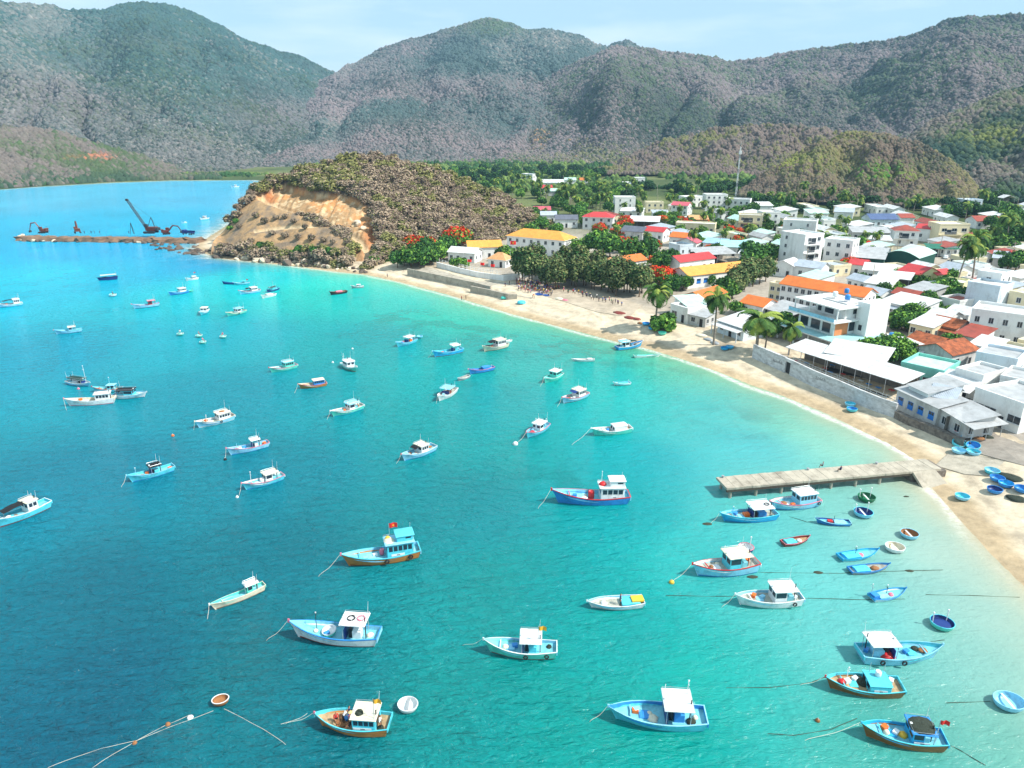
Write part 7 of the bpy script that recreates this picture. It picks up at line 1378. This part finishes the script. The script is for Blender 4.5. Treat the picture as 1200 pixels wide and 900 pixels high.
def flagpole(px, py, h, label, star=True, w=2.2):
    p = gb(px, py); t = thing('flagpole', label, 'flagpole', p, 0, 'red banner poles' if w < 2 else None); b = MB(); b.tube([(0, 0, 0), (0, 0, h)], .07, PM['steel'], 6); b.build('pole', t); b = MB(); n_ = 6; f = w / 1.5
    V = [[(w * i / n_, .2 * math.sin(i * 1.2), h - .1 - f * j) for i in range(n_ + 1)] for j in range(2)]
    for i in range(n_): b.poly([V[0][i], V[1][i], V[1][i + 1], V[0][i + 1]], PM['flagred'])
    fo = b.build('flag', t); 
    if star: b = MB(); b.poly([(w / 2 + (.42 if i % 2 == 0 else .17) * math.sin(i * math.pi / 5), -.24, h - .1 - f / 2 + (.42 if i % 2 == 0 else .17) * math.cos(i * math.pi / 5)) for i in range(10)][::-1], PM['flagyellow']); b.build('star', fo)
flagpole(598, 318, 12, 'tall flagpole with red star flag between the yellow roofs'); flagpole(612, 320, 8.5, 'shorter flagpole with red flag by the casuarinas', False)
for i, (px, py) in enumerate([(520, 306), (548, 316), (563, 320), (575, 322), (605, 322)]):
    flagpole(px, py, 4.2, 'small red banner pole on the terrace of the beach compound', False, 1.6)
for i in range(26):   # street poles with cross arms
    px, py = [(683, 300), (664, 292), (748, 300), (835, 262), (943, 318), (990, 300), (1050, 300), (1100, 300), (1020, 340), (905, 262), (780, 262), (700, 262), (1168, 252), (1110, 320), (1003, 250), (1058, 252), (842, 300), (770, 245), (870, 262), (925, 244), (1184, 310), (1146, 345), (1130, 250), (640, 232), (770, 228), (1190, 250)][i]
    p = gb(px, py); t = thing('utility_pole', 'thin concrete utility pole standing among the village roofs', 'utility pole', p, r5.random() * 3, 'utility poles in the village'); b = MB(); b.tube([(0, 0, -1), (0, 0, 9)], .17, CONCL, 7, .11); b.build('pole', t); b = MB(); b.box(-.9, .9, -.06, .06, 8.3, 8.45, CONC); b.build('cross_arm', t)
for px, py, rz, lab, c_ in [(1172, 250, .3, 'dark car parked on the slope road', 'navy'), (1108, 303, 1.0, 'white car parked in front of green canopy', 'white'), (1112, 309, 1.1, 'black car parked in the street below the green canopy', 'black'), (1122, 306, .9, 'grey car parked in the street near two palms', 'grey')]:
    p = gb(px, py); t = thing('parked_car', lab, 'car', p, rz); b = MB(); b.bevbox(-2.1, 2.1, -.85, .85, .35, .85, PM[c_], .15); b.bevbox(-1.3, .9, -.75, .75, .86, 1.42, PM[c_], .22); b.build('body', t)
    b = MB(); b.box(.9, .905, -.5, .5, .95, 1.2, PM['glass']); b.build('windscreen', t)
    for x in (-1.3, 1.3):
        for sd in (-1, 1): b = MB(); b.torus((x, sd * .78, .32), .22, .1, PM['rubber'], (0, 1, 0), 12, 6); b.build('wheel', t)
# ================================================================== TREES AND SHRUBS
def leafmat(name, rgb, var=.3, hue=.18):
    m = mat(name, lin(*rgb), rough=.75, var=var, scale=.7, hue=hue, spec=.25); return m
BARK = mat('bark', lin(110, 92, 74), rough=.95, var=.3, scale=3, bump=.6, bscale=6); BARKG = mat('grey_bark', lin(140, 130, 118), rough=.95, var=.3, scale=3)
LM = {k: leafmat(k + '_leaves', v) for k, v in dict(deep=(44, 86, 36), mid=(72, 118, 44), light=(116, 156, 58), casu=(70, 90, 50), casul=(118, 126, 76), flame=(214, 66, 28), dry=(156, 138, 116), dry2=(120, 104, 90), olive=(108, 110, 62), olivel=(130, 128, 74), palm=(66, 100, 40), palml=(132, 148, 62), dark=(30, 62, 36)).items()}
def quads(C, Nn, S, rnd, elong=1.6):
    """leaf-clump cards: centres, normals, sizes -> folded four-sided leaves"""
    n = len(C); a = np.cross(Nn, rnd.normal(size=(n, 3))); a /= np.linalg.norm(a, axis=1)[:, None] + 1e-9; b = np.cross(Nn, a); s = S[:, None]
    V = np.stack([C - a * s * elong / 2, C - b * s * .5 + Nn * s * .12, C + a * s * elong / 2, C + b * s * .5 - Nn * s * .10], 1); return V.reshape(-1, 3), np.arange(n * 4).reshape(n, 4)
def crown_mesh(name, seed, rx, rz, mats, weights, nl=10, npl=150, size=.55, flat=1.0, top=None, up=.3, core=.35):
    r = np.random.default_rng(seed); C, Nn, S, M_ = [], [], [], []
    for i in range(nl):
        d = r.normal(size=3); d /= np.linalg.norm(d); d[2] = abs(d[2]) * .9 - .25; c = d * np.array([rx, rx, rz]) * (.45 + .35 * r.random()); R = rx * (.34 + .24 * r.random())
        k = int(npl * (.6 + .8 * r.random())); u = r.normal(size=(k, 3)); u /= np.linalg.norm(u, axis=1)[:, None]; rad = R * (1 - core * r.random(k) ** 2.0)
        p = c + u * rad[:, None] * np.array([1, 1, flat]); C.append(p); nn = u + .55 * r.normal(size=(k, 3)) + np.array([0, 0, up]); Nn.append(nn / np.linalg.norm(nn, axis=1)[:, None]); S.append(size * (.6 + .8 * r.random(k)))
        w = np.array(weights, float); w = w * (.3 + 1.4 * r.random(len(w))); w /= w.sum(); mi = r.choice(len(mats), k, p=w)
        if top is not None: mi = np.where((p[:, 2] > rz * .12) & (r.random(k) < top * (.2 + 1.4 * r.random())), len(mats) - 1, mi)
        M_.append(mi)
    V, F = quads(np.vstack(C), np.vstack(Nn), np.hstack(S), r); return np_mesh(name, V, F, [LM[m] for m in mats], np.hstack(M_), smooth=False)
def trunk_mesh(h, r0, spread, seed, m=BARK, nb=4):
    r = random.Random(seed); b = MB(); P_ = [(0, 0, -.4), (r.uniform(-.1, .1) * h * .3, r.uniform(-.1, .1) * h * .3, h * .35), (r.uniform(-.1, .1) * h * .4, r.uniform(-.1, .1) * h * .4, h * .62)]; b.tube(P_, r0, m, 7, r0 * .65); e = Vector(P_[-1])
    for i in range(nb): a = i * 6.28 / nb + r.random(); q = e + Vector((math.cos(a) * spread * .5, math.sin(a) * spread * .5, h * .22)); b.tube([e - Vector((0, 0, .2)), q, q + Vector((math.cos(a) * spread * .25, math.sin(a) * spread * .25, h * .18))], r0 * .5, m, 5, r0 * .15)
    return b.data('trunk')
KINDS_T = {}
def kind(k, crowns, trunks, hc): KINDS_T[k] = (crowns, trunks, hc)
kind('broad', [crown_mesh('crown', s, 4.2, 3.0, ['deep', 'mid', 'light'], w, nl=15, npl=150, size=.62) for s, w in ((1, (3, 2, 1)), (2, (2, 3, 1)), (3, (1, 2, 3)), (4, (4, 1, .4)))], [trunk_mesh(5, .24, 3, s) for s in (1, 2)], 3.7)
kind('flame', [crown_mesh('crown', s, 4.4, 2.4, ['mid', 'light', 'flame'], (2, 2, 1), nl=13, npl=150, size=.6, top=.75) for s in (11, 12)], [trunk_mesh(5, .24, 3.2, s) for s in (3, 4)], 3.9)
kind('casuarina', [crown_mesh('crown', s, 3.1, 4.6, ['casu', 'deep', 'casul'], (3.4, 1, 2.6), nl=20, npl=150, size=.5, flat=1.6, up=1.0, core=.6) for s in (21, 22, 23)], [trunk_mesh(9, .2, 1.6, s, BARK, 5) for s in (5, 6)], 5.0)
kind('shrub', [crown_mesh('crown', s, 2.0, 1.5, ['dry', 'dry2', 'olive'], w, nl=10, npl=105, size=.36, core=.6, up=.9) for s, w in ((31, (4, 3, .6)), (32, (3, 4, 1.2)), (33, (5, 2, .3)))], [trunk_mesh(2.2, .09, 1.5, 7, BARKG)], 1.5)
kind('olive', [crown_mesh('crown', s, 2.2, 1.7, ['olive', 'olivel', 'dry'], w, nl=9, npl=100, size=.40, core=.5, up=.9) for s, w in ((41, (4, 2, 1)), (42, (3, 3, .5)))], [trunk_mesh(2.4, .1, 1.6, 8, BARKG)], 1.7)
kind('bush', [crown_mesh('crown', s, 1.9, 1.4, ['deep', 'mid', 'light'], w, nl=9, npl=100, size=.42) for s, w in ((51, (3, 2, 1)), (52, (1, 2, 3)), (53, (4, 1, .3)))], [trunk_mesh(1.8, .09, 1.3, 9)], 1.3)
kind('darkwood', [crown_mesh('crown', s, 4.6, 3.4, ['dark', 'deep', 'mid'], (4, 3, 1), nl=12, npl=90, size=.85) for s in (61, 62)], [trunk_mesh(5, .24, 3, 10)], 3.8)
def palm_parts(seed, h, nf=30, fl=4.2):
    r = random.Random(seed); b = MB(); lx, ly = r.uniform(-.12, .12) * h, r.uniform(-.12, .12) * h; P_ = [(lx * (i / 7) ** 1.7, ly * (i / 7) ** 1.7, -.4 + (h + .4) * i / 7) for i in range(8)]; b.tube(P_, .24, BARKG, 7, .14); tr = b.data('trunk'); c = Vector(P_[-1]); f = MB()
    for i in range(nf):
        a = i * 2.39996 + r.uniform(-.2, .2); el = math.radians(r.uniform(-48, 78)); L_ = fl * r.uniform(.85, 1.12); m = LM['palm' if r.random() < .68 else 'palml']; pts = []; p = c.copy(); e = el
        for k in range(8):
            pts.append(p.copy()); p = p + Vector((math.cos(a) * math.cos(e), math.sin(a) * math.cos(e), math.sin(e))) * L_ / 7; e -= math.radians(13 + 3.2 * k)
        side = Vector((-math.sin(a), math.cos(a), 0))
        f.tube(pts, .045, LM['palml'], 4, .012)
        for k in range(1, 19):
            q = k / 19 * 6.99; i0 = int(q); pp = pts[i0].lerp(pts[i0 + 1], q - i0); ln = .95 * math.sin(math.pi * (k / 19) ** .7 * .92 + .12) * fl / 4.2; dr = (pts[i0 + 1] - pts[i0]).normalized()
            for sd in (-1, 1):
                tip = pp + side * sd * ln * .82 + dr * ln * .45 + Vector((0, 0, -.42 * ln)); w_ = dr * .15; f.poly([pp - w_, pp + w_, tip + w_ * .3, tip - w_ * .3][::sd], m)
    for i in range(7): q = c + Vector((r.uniform(-.35, .35), r.uniform(-.35, .35), r.uniform(-.5, -.1))); f.lathe([(.001, -.16), (.15, -.05), (.16, .05), (.001, .17)], LM['olive'], 6, q)
    return tr, f.data('crown')
PALMS = [palm_parts(70 + i, h) for i, h in enumerate((8.0, 9.5, 11.0, 7.0))]
def near_house(x, y):
    """what stands nearest, and on which side of it the tree is as the bay sees it"""
    best = min(HOUSES, key=lambda q: math.hypot(q[0] - x, q[1] - y) - q[3] * .6); d = math.hypot(best[0], best[1]); dx = (x * best[1] - y * best[0]) / d; dy = math.hypot(x, y) - d
    rel = ('right of' if dx > 0 else 'left of') if abs(dx) > abs(dy) * .8 else ('behind' if dy > 0 else 'in front of'); return rel, best[2], math.hypot(best[0] - x, best[1] - y)
TR = random.Random(77); NTREE = {}
WORDS = dict(broad='leafy green tree', flame='flame tree with red orange flowers', casuarina='feathery dark casuarina tree', shrub='dry grey brown shrub', olive='olive green shrub', bush='round green bush', darkwood='dark green tree', palm='coconut palm')
NAMES = dict(broad='broadleaf_tree', flame='flame_tree', casuarina='casuarina_tree', shrub='dry_shrub', olive='olive_shrub', bush='green_bush', darkwood='dark_tree', palm='coconut_palm')
def tree(kd, p, s=1.0, label=None, group=None, sz=None, var=None, small=False):
    cr_, tk_, hc = KINDS_T[kd] if kd != 'palm' else (None, None, 0)
    if label is None: rel, hn, dd_ = near_house(p.x, p.y); label = ('tall ' if s > 1.25 else 'small ' if s < .75 else '') + WORDS[kd] + ' ' + rel + ' the ' + hn
    t = thing(NAMES[kd], label, 'palm' if kd == 'palm' else 'shrub' if kd in ('shrub', 'olive') else 'bush' if kd == 'bush' else 'tree', p, TR.random() * 6.28, group or WORDS[kd].split(' with')[0] + 's'); t.scale = (s, s, (sz or s) * TR.uniform(.9, 1.12))
    if kd == 'palm':
        tr_, c_ = PALMS[var if var is not None else TR.randrange(4)]; link_mesh('trunk', tr_, t); link_mesh('crown', c_, t)
    else: link_mesh('trunk', TR.choice(tk_), t); c = link_mesh('crown', TR.choice(cr_) if var is None else cr_[var], t); c.location = (0, 0, hc); c.rotation_euler = (0, 0, TR.random() * 6.28)
    return t
def clear(x, y, m=1.5): return all(math.hypot(h[0] - x, h[1] - y) > h[3] * .82 + m * .5 for h in HOUSES)
# the landmarks among the trees
tree('palm', on_ground(768, 384), 1.4, 'leaning coconut palm above a dense bush on the beach', var=0); tree('palm', on_ground(836, 404), 1.25, 'tall thin coconut palm standing on sand before the beach shack', var=1)
tree('palm', on_ground(886, 413), 1.9, 'big broad coconut palm at end of the sea wall', var=3, sz=1.3); tree('palm', on_ground(896, 412), 1.0, 'second coconut palm tucked right of the big one', var=3); tree('palm', on_ground(924, 416), 1.0, 'short coconut palm behind the sea wall gateway', var=3)
tree('palm', on_ground(1118, 345), 1.35, 'left of the two tall palms before the cream modern house', var=2); tree('palm', on_ground(1137, 340), 1.45, 'right of the two tall palms before the cream modern house', var=2); tree('palm', on_ground(1143, 322), .95, 'smaller palm behind the two tall palms', var=1)
for px, py, s in [(776, 388, 1.6), (770, 384, 1.3), (782, 383, 1.5)]: tree('bush', on_ground(px, py), s, 'dense dark green bush under the leaning beach palm', 'bushes under the beach palm')
for i in range(34):
    f = i / 33; px = 616 + 132 * f + TR.uniform(-5, 5); py = 331 + 27 * f + TR.uniform(-11, 1) - 6 * (f > .3); tree('casuarina', on_ground(px, py), TR.uniform(.95, 1.35), 'dark feathery casuarina in the row behind the beach', 'casuarinas behind the beach')
for px, py, s in [(862, 345, 1.2), (872, 340, 1.25), (882, 336, 1.2), (890, 333, 1.1), (858, 350, 1.0), (897, 330, 1.0)]: tree('casuarina', on_ground(px, py), s, 'bushy casuarina between yellow and orange roofs', 'casuarinas between the orange roofs')
FL = [(728, 296, 1.0), (722, 290, .8), (772, 336, 1.05), (780, 333, .9), (768, 330, .85), (766, 312, .7), (498, 302, 1.25), (508, 302, 1.0), (536, 291, 1.4), (527, 289, 1.2), (487, 308, 1.0), (484, 297, 1.1), (730, 280, .8), (722, 276, .7), (655, 290, .6), (664, 325, .7)]
for px, py, s in FL: tree('flame', on_ground(px, py), s)
for px, py, s in [(702, 300, 1.5), (715, 302, 1.4), (690, 296, 1.2), (740, 308, 1.4), (760, 306, 1.3), (676, 300, 1.1), (775, 320, 1.1), (785, 312, 1.0), (880, 320, 1.3), (888, 312, 1.4), (900, 308, 1.1), (876, 306, 1.1), (622, 275, 1.0), (635, 270, 1.1), (850, 350, 1.0), (843, 352, .8), (788, 345, .9), (800, 340, .8), (652, 275, .9), (595, 306, 1.0), (588, 306, .8), (540, 315, .7), (534, 314, .6), (612, 310, .9), (504, 310, 1.0), (492, 312, 1.3), (482, 313, 1.2), (516, 305, 1.3), (474, 312, 1.0), (466, 314, .9), (500, 306, 1.3), (524, 300, 1.2), (1036, 420, .8), (1048, 418, .9), (1060, 424, .7), (1066, 422, .7), (1110, 350, 1.0), (1122, 358, .9), (1100, 352, .9), (1128, 362, .8), (1090, 368, .7), (1072, 375, .8), (1050, 380, .6), (1062, 376, .7), (1085, 360, .8), (905, 395, .7), (930, 393, .8), (940, 390, .7), (918, 388, .8), (908, 384, .7), (862, 368, .6), (1000, 432, .5), (1022, 424, .9), (1030, 428, .8), (1114, 410, .6), (1098, 392, .7), (1080, 388, .7), (835, 330, .7), (830, 334, .6), (948, 322, .6), (1055, 328, .6), (1180, 318, .9), (1190, 316, 1.0), (1170, 312, .8), (1170, 296, 1.2), (1185, 285, 1.3), (1196, 290, 1.2), (1175, 275, 1.0), (1160, 290, 1.0), (1152, 300, .9)]:
    tree('broad', on_ground(px, py), s)
# trees between the houses, then the woods and palm groves behind the village
cnt = dict(broad=0, palm=0, darkwood=0, bush=0)
def scatter(n, poly, kinds, smin, smax, seed, m=1.5):
    r = random.Random(seed); xs = [p[0] for p in poly]; ys = [p[1] for p in poly]; k = 0; tries = 0
    while k < n and tries < n * 30:
        tries += 1; px, py = r.uniform(min(xs), max(xs)), r.uniform(min(ys), max(ys))
        if not inside(np.array([px]), np.array([py]), poly)[0]: continue
        p = on_ground(px, py)
        if not clear(p.x, p.y, m) or land_dist(np.array([p.x]), np.array([p.y]))[0] < 24: continue
        kd = r.choice(kinds); tree(kd, p, r.uniform(smin, smax)); k += 1
scatter(110, [(690, 262), (720, 256), (900, 258), (1000, 258), (1040, 300), (1000, 318), (900, 305), (800, 300), (700, 285)], ['broad', 'broad', 'broad', 'palm', 'flame'], .5, .95, 1, .6)
scatter(50, [(620, 262), (640, 240), (720, 238), (800, 240), (870, 240), (900, 258), (760, 262), (690, 268)], ['broad', 'broad', 'palm', 'palm'], .65, 1.1, 2, .8)
scatter(64, [(560, 222), (600, 212), (700, 216), (730, 228), (720, 246), (640, 246), (600, 236)], ['broad', 'palm', 'palm'], .85, 1.25, 3)
scatter(46, [(870, 236), (1000, 232), (1090, 240), (1090, 254), (1000, 250), (900, 252)], ['broad', 'broad', 'palm', 'darkwood'], .8, 1.2, 4)
scatter(30, [(1090, 240), (1200, 226), (1210, 262), (1160, 262), (1095, 256)], ['broad', 'darkwood', 'palm'], .9, 1.4, 5)
scatter(26, [(1150, 262), (1210, 262), (1210, 300), (1160, 305)], ['broad', 'palm', 'broad'], .8, 1.3, 6)
scatter(44, [(1000, 330), (1130, 330), (1140, 400), (1060, 395), (1020, 380)], ['broad', 'bush', 'bush'], .5, .85, 7, .5)
scatter(26, [(700, 222), (860, 226), (870, 236), (720, 236)], ['darkwood', 'broad', 'palm'], .8, 1.2, 8)
scatter(70, [(500, 205), (560, 200), (700, 202), (710, 216), (600, 213), (560, 220), (510, 212)], ['darkwood', 'darkwood', 'broad'], .9, 1.5, 9)
scatter(46, [(740, 218), (1000, 224), (1080, 228), (1000, 234), (860, 230), (740, 226)], ['darkwood', 'darkwood', 'broad'], .9, 1.4, 10)
scatter(26, [(1100, 205), (1200, 190), (1210, 226), (1110, 234)], ['broad', 'darkwood', 'olive'], 1.0, 1.8, 12)
# scrub of the headland: the nearest shrubs as things, the rest as one mass
hv = np.argwhere(HVEG[:, :] & (np.arange(HP.shape[0])[:, None] < HP.shape[0] * .86)); hv = hv[(hpx[hv[:, 0], hv[:, 1]] > 262)]
r9 = np.random.default_rng(5); r9.shuffle(hv); taken = []; cells = {}
for i, j in hv:
    x, y, z = HP[i, j]; c_ = (int(x / 2.8), int(y / 2.8))
    if c_ in cells: continue
    cells[c_] = 1; taken.append((math.hypot(x, y), x, y, z, i, j))
taken.sort(); ns = 0; rest = {k: [] for k in ('shrub0', 'shrub1', 'shrub2', 'olive0', 'olive1')}
front = [q for q in taken if q[4] < 150]
step = max(1, len(front) // 280)
rgr = random.Random(31)
for k, (d_, x, y, z, i, j) in enumerate(front):
    px, py = pz(x, y, z); n_ = fbm(np.array([x / 22]), np.array([y / 22]), 3, 77)[0]; edge = py > 285 + (px - 440) * -.05
    kd = 'olive' if (n_ + .6 * (rgr.random() - .5) + (.06 if py < 205 else 0)) > .63 else 'shrub'
    if px < 300: kd = 'shrub'
    if ns < 285 and k % step == 0: tree(kd, Vector((x, y, z - .2)), rgr.choice([.7, .95, 1.2, 1.6]) * rgr.uniform(.85, 1.15), 'dry grey brown shrub on the slope of headland' if kd == 'shrub' else 'olive green shrub on the slope of headland', 'shrubs on the headland').scale.x *= 1.25; ns += 1
    else: rest[kd + str(rgr.randrange(3 if kd == 'shrub' else 2))].append((x, y, z, rgr.choice([.7, .95, 1.2, 1.6]) * rgr.uniform(.85, 1.15), rgr.random() * 6.28))
VV, FF, MM = [], [], []; off = 0; mats_ = [LM['dry'], LM['dry2'], LM['olive'], LM['olivel']]
for k, lst in rest.items():
    me = KINDS_T[k[:-1]][0][int(k[-1])]; nv = len(me.vertices); co = np.empty(nv * 3, np.float32); me.vertices.foreach_get('co', co); co = co.reshape(-1, 3); mi = np.empty(len(me.polygons), np.int32); me.polygons.foreach_get('material_index', mi)
    mp = np.array([mats_.index(m) for m in me.materials]); fq = np.arange(nv).reshape(-1, 4)
    for x, y, z, s, a in lst: VV.append(np.c_[(co[:, 0] * math.cos(a) - co[:, 1] * math.sin(a)) * s * 1.22 + x, (co[:, 0] * math.sin(a) + co[:, 1] * math.cos(a)) * s * 1.22 + y, (co[:, 2] + 1.3) * s + z]); FF.append(fq + off); MM.append(mp[mi]); off += nv
if VV: struct(link_mesh('headland_scrub', np_mesh('headland_scrub', np.vstack(VV), np.vstack(FF), mats_, np.hstack(MM), smooth=False)), 'stuff')
# bushes on the bare lower slope and along the foot of the headland
for px, py, s, kd in [(300, 296, 1.3, 'olive'), (308, 292, 1.4, 'bush'), (315, 294, 1.2, 'olive'), (322, 297, 1.2, 'olive'), (330, 298, .9, 'shrub'), (346, 300, 1.2, 'bush'), (354, 298, 1.4, 'bush'), (362, 297, 1.4, 'olive'), (370, 299, 1.5, 'bush'), (378, 298, 1.4, 'olive'), (386, 300, 1.3, 'bush'), (394, 301, 1.3, 'olive'), (402, 300, 1.1, 'shrub'), (404, 296, 1.0, 'shrub'), (440, 308, 1.3, 'bush'), (448, 306, 1.5, 'olive'), (456, 310, 1.5, 'bush'), (464, 308, 1.6, 'bush'), (452, 300, 1.5, 'olive'), (470, 300, 1.8, 'olive'), (462, 296, 1.6, 'olive'), (480, 302, 1.8, 'bush'), (476, 296, 1.6, 'bush'), (446, 314, 1.1, 'shrub'), (340, 302, 1.0, 'olive'), (276, 262, .9, 'bush'), (270, 270, .8, 'bush'), (295, 285, .8, 'shrub'), (285, 290, .7, 'shrub'), (280, 268, .9, 'shrub'), (318, 276, .9, 'shrub'), (335, 278, 1.0, 'shrub'), (350, 280, .9, 'shrub'), (365, 282, 1.0, 'shrub'), (378, 284, .9, 'shrub'), (310, 262, 1.0, 'shrub'), (322, 258, 1.0, 'shrub'), (335, 256, .9, 'shrub'), (300, 255, 1.0, 'shrub'), (345, 262, .8, 'shrub'), (358, 268, .8, 'shrub'), (392, 286, .8, 'shrub')]:
    m_ = (hpx - px) ** 2 + (hpy - py) ** 2; i, j = np.unravel_index(np.argmin(m_[:140]), m_[:140].shape)
    p = Vector(HP[i, j]) if m_[i, j] < 60 else on_ground(px, py)
    tree(kd, p, s, {'olive': 'olive green bush at the foot of the quarried headland', 'bush': 'bright green bush at the foot of the quarried headland', 'shrub': 'bare twiggy shrub on the quarried slope'}[kd], 'bushes below the quarry')
for (cx, cy) in [(418, 250), (424, 257), (420, 253)]:
    m_ = (hpx - cx) ** 2 + (hpy - cy) ** 2; i, j = np.unravel_index(np.argmin(m_[:140]), m_[:140].shape); x, y, z = HP[i, j]; rock((x, y, z + .6), 1.8, False, 'pale boulder below the quarried face beside the road', 'boulders by the haul road')
# green woods on the plain between village and mountains, one far mass
def cols_wood(x, y, z, r): n_ = fbm(x / 30, y / 30, 3, 95); return mixc(np.array(lin(46, 78, 40)), np.array(lin(96, 116, 60)), sstep(.4, .65, n_))
rw = np.random.default_rng(3); n_ = 4200; ang = rw.uniform(math.radians(-15), math.radians(37), n_); ds = rw.uniform(470, 1180, n_); Pw = np.c_[ds * np.sin(ang), ds * np.cos(ang)]
Zw = height(land_dist(Pw[:, 0], Pw[:, 1]), Pw[:, 0], Pw[:, 1]) + sstep(500, 1500, land_dist(Pw[:, 0], Pw[:, 1])) * 2; Gw = np.zeros((2, n_, 3)); kd_ = (land_dist(Pw[:, 0], Pw[:, 1]) > 20) & (fbm(Pw[:, 0] / 70, Pw[:, 1] / 70, 3, 6) > .44 - .0003 * (ds - 600)) & np.array([clear(x, y, 6) and (d_ > 640 or x < y * .14) for (x, y), d_ in zip(Pw, ds)]); Pw, Zw = Pw[kd_], Zw[kd_]
Gw = np.stack([np.c_[Pw, Zw + 1.5]] * 2); r_ = np.random.default_rng(8)
def wood(Pt, size, seed):
    V, F, C = [], [], []; r = np.random.default_rng(seed); k = 0
    for cpy in range(3):
        Q = Pt + r.normal(size=Pt.shape) * np.array([2.5, 2.5, .8]); G_ = np.stack([Q, Q]); idx = np.arange(len(Q)); n = len(Q)
        ang_ = 2 * np.pi * np.arange(5) / 5; tm = np.array([(math.cos(q), math.sin(q), -.6) for q in ang_] + [(.8 * math.cos(q + .6), .8 * math.sin(q + .6), .4) for q in ang_] + [(0, 0, 1)]); f = []
        for q in range(5): f += [(q, (q + 1) % 5, 5 + q), ((q + 1) % 5, 5 + (q + 1) % 5, 5 + q), (5 + q, 5 + (q + 1) % 5, 10)]
        s = size * (.5 + .8 * r.random(n)); X = tm[None] * (1 + .6 * (r.random((n, 11, 3)) - .5)) * s[:, None, None] + Q[:, None, :]; c = cols_wood(Q[:, 0], Q[:, 1], None, r) * (.6 + .8 * r.random((n, 1)))
        V.append(X.reshape(-1, 3)); F.append((np.array(f)[None] + (np.arange(n) * 11)[:, None, None]).reshape(-1, 3) + k); C.append(np.repeat(c, 11, 0)); k += n * 11
    return np.vstack(V), np.vstack(F), np.vstack(C)
V, F, C = wood(np.c_[Pw, Zw + 1.6], 2.9, 4); struct(link_mesh('far_woods', np_mesh('far_woods', V, F, [attr_mat('scrub_leaves')], smooth=False, cols={'col': C})), 'stuff')
# trees fringing the far beach
fr = []
for i in range(420):
    f = rw.random(); k = f * (len(farshore) - 1); a = farshore[int(k)].lerp(farshore[min(len(farshore) - 1, int(k) + 1)], k % 1); fr.append((a.x + rw.uniform(-6, 6), a.y + rw.uniform(22, 70), 2.6))
V, F, C = wood(np.array(fr), 2.6, 5); struct(link_mesh('shore_woods', np_mesh('shore_woods', V, F, [attr_mat('scrub_leaves')], smooth=False, cols={'col': C})), 'stuff')
